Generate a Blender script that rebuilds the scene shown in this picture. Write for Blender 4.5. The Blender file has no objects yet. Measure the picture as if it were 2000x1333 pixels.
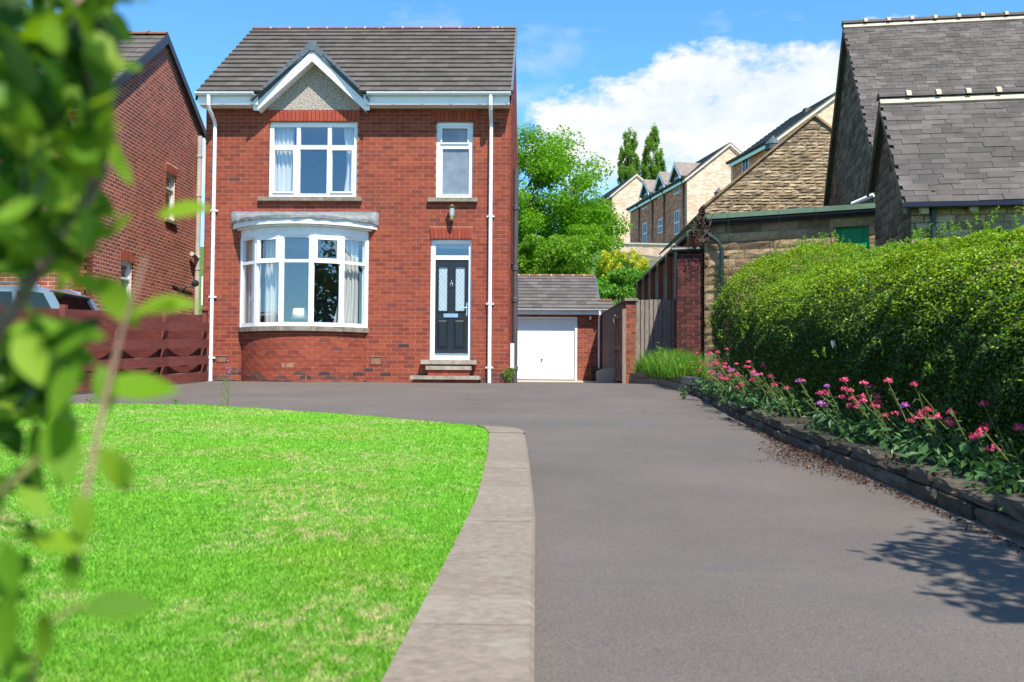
import bpy, bmesh, math, random
import numpy as np
from mathutils import Vector, Matrix, Euler

# ------------------------------------------------------------------ camera, sky, sun, exposure
scene = bpy.context.scene
rad = math.radians
YAW, PITCH, ROLL = rad(1.4), rad(2.25), rad(0.4)
FPX = 1944.0
CAM = np.array([0.0, 0.0, 0.06])

def _cam_axes():
    F = np.array([-math.sin(YAW) * math.cos(PITCH), math.cos(YAW) * math.cos(PITCH), math.sin(PITCH)])
    R0 = np.array([math.cos(YAW), math.sin(YAW), 0.0])
    U0 = np.cross(R0, F)
    R = R0 * math.cos(ROLL) + U0 * math.sin(ROLL)
    return R, np.cross(R, F), F
CR, CU, CF = _cam_axes()
camd = bpy.data.cameras.new('camera')
camd.lens = 35.0 * FPX / 1944.4
camd.sensor_width = 36.0
camd.clip_start = 0.05
camd.clip_end = 3000
camd.dof.use_dof = True
camd.dof.focus_distance = 17.0
camd.dof.aperture_fstop = 4.8
cam = bpy.data.objects.new('camera', camd)
scene.collection.objects.link(cam)
m = Matrix.Identity(4)
for i in range(3):
    m[i][0], m[i][1], m[i][2], m[i][3] = CR[i], CU[i], -CF[i], CAM[i]
cam.matrix_world = m
scene.camera = cam

SUN_EL, SUN_AZ = rad(56), rad(24.5)      # azimuth measured from straight behind the camera towards the right
S = np.array([math.sin(SUN_AZ) * math.cos(SUN_EL), -math.cos(SUN_AZ) * math.cos(SUN_EL), math.sin(SUN_EL)])
sund = bpy.data.lights.new('sun', 'SUN')
sund.energy = 5.0
sund.angle = rad(0.53)
sund.color = (1.0, 0.955, 0.89)
sun = bpy.data.objects.new('sun', sund)
sun.rotation_euler = Vector(S).to_track_quat('Z', 'Y').to_euler()
sun.location = (5, -10, 20)
scene.collection.objects.link(sun)

world = bpy.data.worlds.new('World')
scene.world = world
world.use_nodes = True
wn, wl = world.node_tree.nodes, world.node_tree.links
wn.clear()
def N(nodes, kind, **kw):
    n = nodes.new(kind)
    for k, v in kw.items():
        setattr(n, k, v)
    return n
def mth(nodes, links, op, a, b=None, c=None, clamp=False):
    n = nodes.new('ShaderNodeMath'); n.operation = op; n.use_clamp = clamp
    for i, x in enumerate((a, b, c)):
        if x is None: continue
        if isinstance(x, (int, float)): n.inputs[i].default_value = x
        else: links.new(x, n.inputs[i])
    return n.outputs[0]
sky = N(wn, 'ShaderNodeTexSky', sky_type='NISHITA', sun_disc=False, sun_elevation=SUN_EL,
        sun_rotation=math.pi - SUN_AZ, air_density=1.0, dust_density=0.15, ozone_density=3.0, altitude=600)
W = lambda op, a, b=None, c=None, clamp=False: mth(wn, wl, op, a, b, c, clamp)
tc = N(wn, 'ShaderNodeTexCoord')
sep = N(wn, 'ShaderNodeSeparateXYZ'); wl.new(tc.outputs['Generated'], sep.inputs[0])
az = W('MULTIPLY', W('ARCTAN2', sep.outputs[0], sep.outputs[1]), 180 / math.pi)
el = W('MULTIPLY', W('ARCSINE', sep.outputs[2]), 180 / math.pi)
comb = N(wn, 'ShaderNodeCombineXYZ')
wl.new(W('MULTIPLY', az, 0.10), comb.inputs[0]); wl.new(W('MULTIPLY', el, 0.17), comb.inputs[1])
def wnoise(scale, detail, rough, off):
    ad = N(wn, 'ShaderNodeVectorMath', operation='ADD'); wl.new(comb.outputs[0], ad.inputs[0]); ad.inputs[1].default_value = off
    n = N(wn, 'ShaderNodeTexNoise'); n.inputs['Scale'].default_value = scale
    n.inputs['Detail'].default_value = detail; n.inputs['Roughness'].default_value = rough
    wl.new(ad.outputs[0], n.inputs['Vector']); return n.outputs['Fac']
nz = W('SUBTRACT', wnoise(1.7, 8, 0.55, (3.1, 1.7, 0.4)), 0.5)
nz2 = W('SUBTRACT', wnoise(5.0, 6, 0.6, (8.3, 2.2, 1.4)), 0.5)
def blob(u0, v0, a, b, tilt, gain, n2=0.5, topsoft=0.16, below=0.9):
    du, dv = W('SUBTRACT', az, u0), W('SUBTRACT', el, v0)
    dv = W('SUBTRACT', dv, W('MULTIPLY', du, tilt))
    q = W('ADD', W('POWER', W('ABSOLUTE', W('DIVIDE', du, a)), 2.4), W('POWER', W('ABSOLUTE', W('DIVIDE', dv, b)), 2.0))
    d = W('SUBTRACT', 1.0, q)
    d = W('ADD', d, W('ADD', W('MULTIPLY', nz, gain), W('MULTIPLY', nz2, n2)))
    # crisp above, soft below
    soft = W('ADD', topsoft, W('MULTIPLY', W('MAXIMUM', W('MULTIPLY', dv, -1.0 / b), 0.0), below))
    return W('MINIMUM', W('MAXIMUM', W('DIVIDE', d, soft), 0.0), 1.0)
mask = blob(11.5, 14.6, 11.8, 4.2, 0.13, 2.6, 1.5, 0.45, 1.6)
for (bb, k) in ((blob(15.0, 10.0, 9.5, 3.6, 0.0, 2.6, 1.2, 1.4, 1.0), 0.85), (blob(4.0, 8.4, 2.6, 1.5, 0.0, 2.4, 1.2, 1.2, 0.8), 0.55),
                (blob(-19.0, 11.5, 4.0, 3.0, 0.0, 2.4, 1.2, 1.0, 0.9), 0.85), (blob(1.2, 18.0, 1.6, .7, 0.0, 2.2, 1.4, 1.3, .8), 0.25)):
    mask = W('MAXIMUM', mask, W('MULTIPLY', bb, k))
# scattered fair-weather cloud over the rest of the sky, in the same noise
ad = N(wn, 'ShaderNodeVectorMath', operation='MULTIPLY'); wl.new(tc.outputs['Generated'], ad.inputs[0]); ad.inputs[1].default_value = (1, 1, 2.2)
gn = N(wn, 'ShaderNodeTexNoise'); gn.inputs['Scale'].default_value = 2.1; gn.inputs['Detail'].default_value = 9; gn.inputs['Roughness'].default_value = 0.56
wl.new(ad.outputs[0], gn.inputs['Vector'])
gen = W('MINIMUM', W('MAXIMUM', W('DIVIDE', W('SUBTRACT', gn.outputs['Fac'], 0.535), 0.12), 0.0), 1.0)
mask = W('MAXIMUM', mask, W('MULTIPLY', gen, 0.85))
hsv = N(wn, 'ShaderNodeHueSaturation'); hsv.inputs['Saturation'].default_value = 1.12; hsv.inputs['Value'].default_value = 1.12
wl.new(sky.outputs[0], hsv.inputs['Color'])
tint = N(wn, 'ShaderNodeMix', data_type='RGBA', blend_type='MULTIPLY'); tint.inputs[0].default_value = 1.0
wl.new(hsv.outputs[0], tint.inputs[6]); tint.inputs[7].default_value = (0.92, 1.34, 1.55, 1)
cvar = W('ADD', 0.62, W('MULTIPLY', W('ADD', nz, nz2), 2.2))
ccol = N(wn, 'ShaderNodeMix', data_type='RGBA'); wl.new(W('MINIMUM', W('MAXIMUM', cvar, 0.0), 1.0), ccol.inputs[0])
ccol.inputs[6].default_value = (4.6, 5.3, 6.0, 1); ccol.inputs[7].default_value = (6.3, 6.4, 6.5, 1)
cm = N(wn, 'ShaderNodeMix', data_type='RGBA'); wl.new(mask, cm.inputs[0])
wl.new(tint.outputs[2], cm.inputs[6]); wl.new(ccol.outputs[2], cm.inputs[7])
bg = N(wn, 'ShaderNodeBackground'); bg.inputs['Strength'].default_value = 0.10
wl.new(cm.outputs[2], bg.inputs['Color'])
wo = N(wn, 'ShaderNodeOutputWorld'); wl.new(bg.outputs[0], wo.inputs[0])

vs = scene.view_settings
vs.view_transform = 'Standard'; vs.look = 'None'; vs.exposure = 0.72; vs.gamma = 1.0; vs.use_curve_mapping = False
scene.cycles.max_bounces = 7
scene.cycles.transparent_max_bounces = 12
scene.cycles.use_denoising = True

# ------------------------------------------------------------------ picture-to-place measuring helpers (points on planes of the place)
def ray(px, py): return CF + CR * (px - 1000) / FPX + CU * (666.5 - py) / FPX
def atY(px, py, Y):
    d = ray(px, py); return CAM + d * (Y / d[1])
def atP(px, py, p, n):
    d = ray(px, py); n = np.asarray(n, float)
    return CAM + d * (((np.asarray(p, float) - CAM) @ n) / (d @ n))

# ------------------------------------------------------------------ materials
MATS = {}
def newmat(name):
    mt = bpy.data.materials.new(name); mt.use_nodes = True
    nt = mt.node_tree; nt.nodes.clear()
    out = nt.nodes.new('ShaderNodeOutputMaterial')
    MATS[name] = mt
    return mt, nt.nodes, nt.links, out
def rgba(c): return (c[0], c[1], c[2], 1.0)
def pos_noise(nd, lk, scale, detail=4, rough=0.55, stretch=None):
    g = nd.new('ShaderNodeNewGeometry'); n = nd.new('ShaderNodeTexNoise')
    n.inputs['Scale'].default_value = scale; n.inputs['Detail'].default_value = detail; n.inputs['Roughness'].default_value = rough
    if stretch:
        v = nd.new('ShaderNodeVectorMath'); v.operation = 'MULTIPLY'; v.inputs[1].default_value = stretch
        lk.new(g.outputs['Position'], v.inputs[0]); lk.new(v.outputs[0], n.inputs['Vector'])
    else:
        lk.new(g.outputs['Position'], n.inputs['Vector'])
    return n.outputs['Fac']
def ramp(nd, lk, fac, stops, interp='LINEAR'):
    r = nd.new('ShaderNodeValToRGB'); cr = r.color_ramp; cr.interpolation = interp
    while len(cr.elements) < len(stops): cr.elements.new(0.5)
    for e, (p, c) in zip(cr.elements, stops):
        e.position = p; e.color = rgba(c)
    lk.new(fac, r.inputs[0]); return r.outputs[0]
def piece_random(nd, lk):
    oi = nd.new('ShaderNodeObjectInfo'); g = nd.new('ShaderNodeNewGeometry')
    a = mth(nd, lk, 'ADD', oi.outputs['Random'], g.outputs['Random Per Island'])
    return mth(nd, lk, 'FRACT', mth(nd, lk, 'MULTIPLY', a, 7.77))
def mixc(nd, lk, fac, a, b, blend='MIX'):
    x = nd.new('ShaderNodeMix'); x.data_type = 'RGBA'; x.blend_type = blend
    if isinstance(fac, (int, float)): x.inputs[0].default_value = fac
    else: lk.new(fac, x.inputs[0])
    for s, v in ((6, a), (7, b)):
        if isinstance(v, tuple): x.inputs[s].default_value = rgba(v)
        else: lk.new(v, x.inputs[s])
    return x.outputs[2]
def bsdf(nd, lk, out, col, rough=0.8, metal=0.0, spec=0.3, bump=None, bdist=0.01, bstr=0.6):
    b = nd.new('ShaderNodeBsdfPrincipled')
    if isinstance(col, tuple): b.inputs['Base Color'].default_value = rgba(col)
    else: lk.new(col, b.inputs['Base Color'])
    if isinstance(rough, (int, float)): b.inputs['Roughness'].default_value = rough
    else: lk.new(rough, b.inputs['Roughness'])
    b.inputs['Metallic'].default_value = metal; b.inputs['Specular IOR Level'].default_value = spec
    if bump is not None:
        bn = nd.new('ShaderNodeBump'); bn.inputs['Distance'].default_value = bdist; bn.inputs['Strength'].default_value = bstr
        lk.new(bump, bn.inputs['Height']); lk.new(bn.outputs[0], b.inputs['Normal'])
    lk.new(b.outputs[0], out.inputs[0]); return b
def mat_noise(name, stops, scale=8, detail=5, rough=0.85, bump=0.0, bscale=60, fine=0.0, fscale=200, metal=0.0, spec=0.3, stretch=None):
    mt, nd, lk, out = newmat(name)
    c = ramp(nd, lk, pos_noise(nd, lk, scale, detail, 0.6, stretch), stops)
    if fine:
        fn = pos_noise(nd, lk, fscale, 2, 0.7)
        c = mixc(nd, lk, fine, c, ramp(nd, lk, fn, [(0.3, (0.15, 0.15, 0.15)), (0.7, (1, 1, 1))]), 'MULTIPLY')
    bsdf(nd, lk, out, c, rough, metal, spec, pos_noise(nd, lk, bscale, 4) if bump else None, bump)
    return mt
def mat_pieces(name, stops, rough=0.85, grain=0.35, gscale=30, bump=0.0, bscale=60, spots=None, spec=0.25, stretch=None):
    mt, nd, lk, out = newmat(name)
    c = ramp(nd, lk, piece_random(nd, lk), stops)
    gr = ramp(nd, lk, pos_noise(nd, lk, gscale, 5, 0.65, stretch), [(0.3, (0.45, 0.45, 0.45)), (0.65, (1.1, 1.1, 1.1))])
    c = mixc(nd, lk, grain, c, gr, 'MULTIPLY')
    if spots:
        col, sc, lo, hi, amt = spots
        f = ramp(nd, lk, pos_noise(nd, lk, sc, 6, 0.6), [(lo, (0, 0, 0)), (hi, (amt, amt, amt))])
        c = mixc(nd, lk, f, c, col)
    bsdf(nd, lk, out, c, rough, 0.0, spec, pos_noise(nd, lk, bscale, 5) if bump else None, bump)
    return mt
def mat_plain(name, col, rough=0.6, metal=0.0, spec=0.4, var=0.12, scale=5):
    lo = tuple(x * (1 - var) for x in col); hi = tuple(min(x * (1 + var), 0.95) for x in col)
    return mat_noise(name, [(0.3, lo), (0.7, hi)], scale, 4, rough, metal=metal, spec=spec)
def mat_leaf(name, stops, trans=0.45, rough=0.45, spec=0.35, tcol=(1.25, 1.35, 0.5)):
    mt, nd, lk, out = newmat(name)
    c = ramp(nd, lk, piece_random(nd, lk), stops)
    b = nd.new('ShaderNodeBsdfPrincipled'); lk.new(c, b.inputs['Base Color'])
    b.inputs['Roughness'].default_value = rough; b.inputs['Specular IOR Level'].default_value = spec
    t = nd.new('ShaderNodeBsdfTranslucent'); lk.new(mixc(nd, lk, 1.0, c, tcol, 'MULTIPLY'), t.inputs['Color'])
    mx = nd.new('ShaderNodeMixShader'); mx.inputs[0].default_value = trans
    lk.new(b.outputs[0], mx.inputs[1]); lk.new(t.outputs[0], mx.inputs[2]); lk.new(mx.outputs[0], out.inputs[0])
    return mt
def mat_glass(name, ior=1.9, tintc=(0.97, 0.985, 0.985), rough=0.0):
    mt, nd, lk, out = newmat(name)
    g = nd.new('ShaderNodeNewGeometry'); dt = nd.new('ShaderNodeVectorMath'); dt.operation = 'DOT_PRODUCT'
    lk.new(g.outputs['Incoming'], dt.inputs[0]); lk.new(g.outputs['Normal'], dt.inputs[1])
    c1 = mth(nd, lk, 'SUBTRACT', 1.0, mth(nd, lk, 'ABSOLUTE', dt.outputs['Value']), clamp=True)
    f0 = ((ior - 1) / (ior + 1)) ** 2
    fr = mth(nd, lk, 'ADD', f0, mth(nd, lk, 'MULTIPLY', mth(nd, lk, 'POWER', c1, 5.0), 1 - f0))
    tr = nd.new('ShaderNodeBsdfTransparent'); tr.inputs[0].default_value = rgba(tintc)
    gl = nd.new('ShaderNodeBsdfGlossy'); gl.inputs['Roughness'].default_value = rough; gl.inputs[0].default_value = (0.95, 0.98, 1, 1)
    mx = nd.new('ShaderNodeMixShader'); lk.new(fr, mx.inputs[0])
    lk.new(tr.outputs[0], mx.inputs[1]); lk.new(gl.outputs[0], mx.inputs[2]); lk.new(mx.outputs[0], out.inputs[0])
    return mt
def mat_bricktex(name, c1, c2, mortar, bw, bh, axis, ms=0.012):
    # brick courses too far away to pick apart; axis = horizontal unit vector along the wall
    mt, nd, lk, out = newmat(name)
    g = nd.new('ShaderNodeNewGeometry'); dt = nd.new('ShaderNodeVectorMath'); dt.operation = 'DOT_PRODUCT'
    dt.inputs[1].default_value = axis; lk.new(g.outputs['Position'], dt.inputs[0])
    sp = nd.new('ShaderNodeSeparateXYZ'); lk.new(g.outputs['Position'], sp.inputs[0])
    cb = nd.new('ShaderNodeCombineXYZ'); lk.new(dt.outputs['Value'], cb.inputs[0]); lk.new(sp.outputs[2], cb.inputs[1])
    bt = nd.new('ShaderNodeTexBrick'); bt.inputs['Scale'].default_value = 1.0
    bt.inputs['Brick Width'].default_value = bw; bt.inputs['Row Height'].default_value = bh
    bt.inputs['Mortar Size'].default_value = ms; bt.inputs['Mortar Smooth'].default_value = 0.1; bt.inputs['Bias'].default_value = 0.0
    bt.inputs['Color1'].default_value = rgba(c1); bt.inputs['Color2'].default_value = rgba(c2); bt.inputs['Mortar'].default_value = rgba(mortar)
    lk.new(cb.outputs[0], bt.inputs['Vector'])
    c = mixc(nd, lk, 0.45, bt.outputs['Color'], ramp(nd, lk, pos_noise(nd, lk, 1.6, 6, 0.7), [(0.35, (0.55, 0.5, 0.5)), (0.65, (1.15, 1.12, 1.1))]), 'MULTIPLY')
    bsdf(nd, lk, out, c, 0.9)
    return mt

BR = [(0.0, (0.19, 0.040, 0.024)), (0.2, (0.235, 0.049, 0.027)), (0.55, (0.265, 0.056, 0.029)), (0.85, (0.315, 0.070, 0.033)), (0.95, (0.22, 0.052, 0.034)), (1.0, (0.16, 0.044, 0.033))]
mat_pieces('brick_red', BR, grain=0.35, gscale=14, bump=0.003, bscale=90, spots=((0.10, 0.05, 0.045), 1.1, 0.58, 0.75, 0.35))
mat_pieces('brick_dark', [(0, (0.05, 0.03, 0.03)), (0.5, (0.10, 0.045, 0.04)), (1, (0.16, 0.06, 0.045))], grain=0.5, gscale=20, bump=0.003, bscale=90, spots=((0.3, 0.25, 0.22), 9, 0.62, 0.75, 0.5))
mat_pieces('brick_soldier', [(0, (0.28, 0.05, 0.03)), (1, (0.36, 0.072, 0.036))], grain=0.25, gscale=20)
mat_pieces('brick_neighbour', [(0, (0.25, 0.06, 0.036)), (0.3, (0.34, 0.085, 0.048)), (0.75, (0.44, 0.115, 0.062)), (1, (0.21, 0.07, 0.05))], grain=0.5, gscale=9, bump=0.003, bscale=80, spots=((0.15, 0.042, 0.03), 0.8, 0.5, 0.66, 0.5))
mat_pieces('brick_garage', [(0, (0.17, 0.045, 0.03)), (0.5, (0.26, 0.07, 0.04)), (1, (0.33, 0.095, 0.05))], grain=0.5, gscale=12)
mat_pieces('brick_brown', [(0, (0.10, 0.05, 0.038)), (0.5, (0.15, 0.07, 0.05)), (1, (0.21, 0.10, 0.07))], grain=0.5, gscale=12)
mat_pieces('brick_maroon', [(0, (0.055, 0.014, 0.013)), (0.5, (0.085, 0.021, 0.018)), (1, (0.12, 0.032, 0.026))], grain=0.5, gscale=12)
mat_noise('mortar', [(0.3, (0.28, 0.125, 0.078)), (0.7, (0.38, 0.20, 0.13))], 5, 5, 0.95)
mat_noise('mortar_pale', [(0.3, (0.55, 0.36, 0.28)), (0.7, (0.75, 0.55, 0.44))], 3, 5, 0.95)
mat_noise('mortar_stone', [(0.3, (0.16, 0.12, 0.08)), (0.7, (0.30, 0.22, 0.15))], 5, 5, 0.95)
mat_noise('mortar_cream', [(0.3, (0.40, 0.32, 0.23)), (0.7, (0.55, 0.46, 0.34))], 6, 5, 0.95, bump=0.01, bscale=30)
mat_pieces('roof_tile', [(0, (0.086, 0.073, 0.060)), (0.5, (0.100, 0.086, 0.071)), (1, (0.116, 0.099, 0.082))], grain=0.45, gscale=3.5, bump=0.004, bscale=70, spots=((0.17, 0.16, 0.13), 7, 0.64, 0.72, 0.45))
mat_pieces('garage_tile', [(0, (0.095, 0.08, 0.07)), (0.5, (0.12, 0.102, 0.09)), (1, (0.15, 0.13, 0.115))], grain=0.4, gscale=6)
mat_pieces('ridge_red', [(0, (0.19, 0.085, 0.055)), (0.6, (0.24, 0.11, 0.07)), (1, (0.18, 0.11, 0.08))], grain=0.5, gscale=10, spots=((0.55, 0.26, 0.03), 6, 0.60, 0.66, 0.9))
mat_pieces('slate', [(0, (0.088, 0.075, 0.064)), (0.35, (0.105, 0.090, 0.078)), (0.75, (0.122, 0.105, 0.091)), (1, (0.145, 0.126, 0.110))], rough=0.85, grain=0.6, gscale=2.2, bump=0.004, bscale=40, spec=0.12, spots=((0.065, 0.060, 0.056), 0.9, 0.54, 0.70, 0.6))
mat_plain('verge_grey', (0.105, 0.128, 0.142), 0.65, spec=.2)
mat_plain('white_upvc', (0.80, 0.80, 0.81), 0.35, var=0.03)
mat_noise('white_paint', [(0.25, (0.66, 0.65, 0.63)), (0.5, (0.80, 0.80, 0.79)), (1, (0.82, 0.82, 0.82))], 3, 6, 0.5)
mat_plain('white_steel', (0.80, 0.805, 0.81), 0.4, var=0.03)
mat_noise('pebbledash', [(0.30, (0.06, 0.045, 0.036)), (0.44, (0.30, 0.24, 0.19)), (0.58, (0.52, 0.45, 0.39)), (0.72, (0.20, 0.145, 0.11))], 38, 3, 0.9, bump=0.04, bscale=42)
mat_noise('sill_stone', [(0.3, (0.14, 0.115, 0.085)), (0.6, (0.26, 0.22, 0.165)), (0.8, (0.33, 0.29, 0.22))], 7, 6, 0.9, bump=0.004, bscale=50)
mat_noise('step_stone', [(0.3, (0.23, 0.19, 0.14)), (0.6, (0.36, 0.31, 0.24)), (0.8, (0.43, 0.37, 0.29))], 9, 6, 0.9, bump=0.004, bscale=50)
mat_noise('lead', [(0.3, (0.13, 0.135, 0.14)), (0.55, (0.22, 0.225, 0.225)), (0.8, (0.34, 0.335, 0.32))], 5, 7, 0.6, bump=0.03, bscale=9)
mat_plain('door_black', (0.012, 0.015, 0.018), 0.38, spec=0.5)
mat_plain('chrome', (0.75, 0.76, 0.78), 0.22, metal=0.9)
mat_plain('brass', (0.30, 0.24, 0.13), 0.4, metal=0.7)
mat_plain('black_plastic', (0.015, 0.016, 0.018), 0.45)
mat_plain('soil_pipe', (0.075, 0.065, 0.068), 0.5)
mat_noise('beige_pipe', [(0.3, (0.36, 0.31, 0.25)), (0.7, (0.50, 0.44, 0.36))], 3, 5, 0.6)
mat_plain('black_barge', (0.020, 0.026, 0.040), 0.4)
mat_plain('terracotta', (0.11, 0.045, 0.03), 0.9, var=0.3, scale=30)
mat_glass('glass')
mat_glass('car_glass', 1.6, (0.12, 0.14, 0.15))
mat_noise('frosted_glass', [(0.4, (0.33, 0.43, 0.47)), (0.7, (0.50, 0.58, 0.60))], 90, 3, 0.25, spec=0.6)
mat_noise('obscure_glass', [(0.3, (0.14, 0.165, 0.19)), (0.7, (0.24, 0.265, 0.285))], 3, 4, 0.12, spec=0.7)
mat_plain('lead_came', (0.25, 0.28, 0.30), 0.5)
mt, nd, lk, out = newmat('curtain_cloth')
_b = nd.new('ShaderNodeBsdfDiffuse'); _b.inputs[0].default_value = (0.88, 0.87, 0.82, 1)
_t = nd.new('ShaderNodeBsdfTranslucent'); _t.inputs[0].default_value = (0.7, 0.7, 0.64, 1)
_m = nd.new('ShaderNodeMixShader'); _m.inputs[0].default_value = 0.3
lk.new(_b.outputs[0], _m.inputs[1]); lk.new(_t.outputs[0], _m.inputs[2]); lk.new(_m.outputs[0], out.inputs[0])
mat_plain('plaster', (0.34, 0.32, 0.29), 0.9)
mat_plain('lamp_cloth', (0.80, 0.70, 0.58), 0.9)
mat_plain('table_wood', (0.12, 0.07, 0.04), 0.6)
mat_noise('fence_red', [(0.3, (0.125, 0.032, 0.024)), (0.55, (0.175, 0.047, 0.034)), (0.8, (0.24, 0.07, 0.052))], 4, 6, 0.75, bump=0.004, bscale=40, stretch=(1, 1, 9))
mat_noise('wood_grey', [(0.3, (0.15, 0.12, 0.10)), (0.6, (0.26, 0.22, 0.185)), (0.8, (0.34, 0.295, 0.25))], 9, 6, 0.85, bump=0.004, bscale=40, stretch=(6, 6, 0.7))
mat_noise('wood_gate', [(0.3, (0.20, 0.135, 0.10)), (0.6, (0.30, 0.21, 0.16)), (0.8, (0.36, 0.26, 0.20))], 9, 6, 0.85, stretch=(6, 6, 0.7))
mat_noise('wood_brown', [(0.3, (0.16, 0.065, 0.032)), (0.7, (0.30, 0.125, 0.058))], 7, 6, 0.8, stretch=(6, 6, 0.7))
mat_plain('green_panel', (0.04, 0.19, 0.13), 0.6)
mat_plain('green_door', (0.008, 0.22, 0.075), 0.5, spec=.2)
mat_noise('green_felt', [(0.3, (0.10, 0.16, 0.10)), (0.7, (0.16, 0.24, 0.15))], 2.5, 6, 0.7)
mat_plain('gutter_black', (0.012, 0.012, 0.026), 0.35)
mat_plain('pipe_green', (0.018, 0.032, 0.030), 0.4)
mat_noise('copper_cowl', [(0.3, (0.05, 0.075, 0.075)), (0.7, (0.10, 0.14, 0.135))], 6, 5, 0.55)
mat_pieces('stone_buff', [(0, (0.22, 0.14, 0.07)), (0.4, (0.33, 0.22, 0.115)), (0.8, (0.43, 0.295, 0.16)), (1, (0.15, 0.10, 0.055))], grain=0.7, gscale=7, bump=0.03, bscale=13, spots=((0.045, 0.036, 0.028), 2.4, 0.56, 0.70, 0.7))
mat_pieces('stone_gable', [(0, (0.25, 0.175, 0.10)), (0.4, (0.40, 0.29, 0.17)), (0.8, (0.52, 0.40, 0.25)), (1, (0.14, 0.10, 0.06))], grain=0.7, gscale=6, bump=0.03, bscale=13, spots=((0.07, 0.055, 0.04), 2.0, 0.56, 0.70, 0.7))
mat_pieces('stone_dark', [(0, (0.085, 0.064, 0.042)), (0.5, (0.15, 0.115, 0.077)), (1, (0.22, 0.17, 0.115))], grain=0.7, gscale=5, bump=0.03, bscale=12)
mat_noise('corbel_stone', [(0.3, (0.33, 0.25, 0.15)), (0.7, (0.50, 0.40, 0.27))], 9, 5, 0.9)
mat_pieces('kerb_concrete', [(0, (0.222, 0.180, 0.130)), (1, (0.252, 0.206, 0.152))], grain=0.6, gscale=22, bump=0.01, bscale=40, spots=((0.30, 0.265, 0.215), 3.5, 0.55, 0.72, 0.5), stretch=(1, 1.3, 1))
mat_pieces('bed_stone', [(0, (0.045, 0.036, 0.026)), (0.5, (0.078, 0.063, 0.045)), (1, (0.11, 0.09, 0.066))], grain=0.7, gscale=14, bump=0.03, bscale=22, spots=((0.05, 0.065, 0.03), 4, 0.55, 0.68, 0.6))
mat_noise('concrete_wall', [(0.3, (0.16, 0.14, 0.115)), (0.7, (0.27, 0.235, 0.19))], 4, 6, 0.9, stretch=(3, 3, 0.6))
mat_noise('apron_concrete', [(0.3, (0.34, 0.28, 0.20)), (0.7, (0.46, 0.39, 0.29))], 4, 6, 0.9)
mat_noise('soil', [(0.3, (0.025, 0.018, 0.012)), (0.7, (0.06, 0.042, 0.028))], 14, 6, 0.95, bump=0.03, bscale=25)
mat_pieces('dead_leaf', [(0, (0.035, 0.016, 0.010)), (0.5, (0.07, 0.030, 0.018)), (0.92, (0.12, 0.055, 0.03)), (1, (0.26, 0.19, 0.11))], grain=0.2)
mat_noise('bark', [(0.3, (0.06, 0.045, 0.032)), (0.7, (0.16, 0.12, 0.09))], 18, 6, 0.9, bump=0.01, bscale=40, stretch=(1, 1, 0.25))
mat_noise('twig', [(0.3, (0.15, 0.095, 0.06)), (0.7, (0.27, 0.18, 0.12))], 40, 5, 0.8)
mat_noise('twig_green', [(0.3, (0.12, 0.15, 0.03)), (0.7, (0.2, 0.2, 0.05))], 40, 5, 0.7)
mat_leaf('leaf_hedge_lit', [(0, (0.13, 0.22, 0.006)), (0.4, (0.21, 0.34, 0.008)), (0.8, (0.29, 0.43, 0.010)), (1, (0.38, 0.52, 0.02))], 0.33, 0.42, 0.35, (1.3, 1.3, .4))
mat_leaf('leaf_hedge_shade', [(0, (0.013, 0.035, 0.003)), (0.5, (0.024, 0.062, 0.005)), (1, (0.045, 0.10, 0.008))], 0.2, 0.42, 0.3)  # dark hedge leaves: the shade of the lower face is put into their colour
mat_leaf('leaf_tree', [(0, (0.10, 0.22, 0.010)), (0.5, (0.155, 0.33, 0.014)), (1, (0.25, 0.47, 0.028))], 0.55, 0.5, 0.25)
mat_leaf('leaf_bush', [(0, (0.095, 0.21, 0.008)), (0.5, (0.15, 0.30, 0.012)), (1, (0.23, 0.40, 0.025))], 0.45)
mat_leaf('leaf_ivy', [(0, (0.06, 0.18, 0.010)), (0.5, (0.11, 0.29, 0.016)), (1, (0.19, 0.40, 0.035))], 0.4)
mat_leaf('leaf_poplar', [(0, (0.12, 0.22, 0.035)), (0.5, (0.18, 0.32, 0.05)), (1, (0.26, 0.42, 0.08))], 0.55)
mat_leaf('leaf_dark', [(0, (0.015, 0.04, 0.008)), (0.5, (0.03, 0.07, 0.012)), (1, (0.05, 0.11, 0.02))], 0.3)
mat_leaf('yellow_bract', [(0, (0.42, 0.44, 0.015)), (1, (0.62, 0.58, 0.03))], 0.3)
mat_leaf('leaf_privet', [(0, (0.016, 0.05, 0.004)), (0.4, (0.045, 0.12, 0.007)), (0.75, (0.13, 0.27, 0.012)), (1, (0.25, 0.37, 0.03))], 0.45, 0.5, 0.2, (1.5, 1.4, .35))
mat_leaf('leaf_young', [(0, (0.09, 0.21, 0.010)), (0.5, (0.15, 0.30, 0.014)), (1, (0.25, 0.38, 0.03))], 0.5, 0.55, 0.15, (1.5, 1.4, .35))
mat_leaf('leaf_valerian', [(0, (0.035, 0.095, 0.025)), (0.5, (0.055, 0.14, 0.035)), (1, (0.085, 0.19, 0.05))], 0.3)
mat_leaf('petal_red', [(0, (0.50, 0.03, 0.09)), (0.5, (0.70, 0.06, 0.16)), (1, (0.82, 0.16, 0.28))], 0.25, tcol=(1.1, 0.9, 0.9))
mat_leaf('petal_mauve', [(0, (0.32, 0.06, 0.30)), (0.5, (0.45, 0.12, 0.42)), (1, (0.62, 0.25, 0.58))], 0.25, tcol=(1.1, 0.9, 1.0))
mat_leaf('leaf_weed', [(0, (0.06, 0.16, 0.012)), (0.5, (0.10, 0.25, 0.016)), (1, (0.20, 0.36, 0.03))], 0.4)
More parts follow.
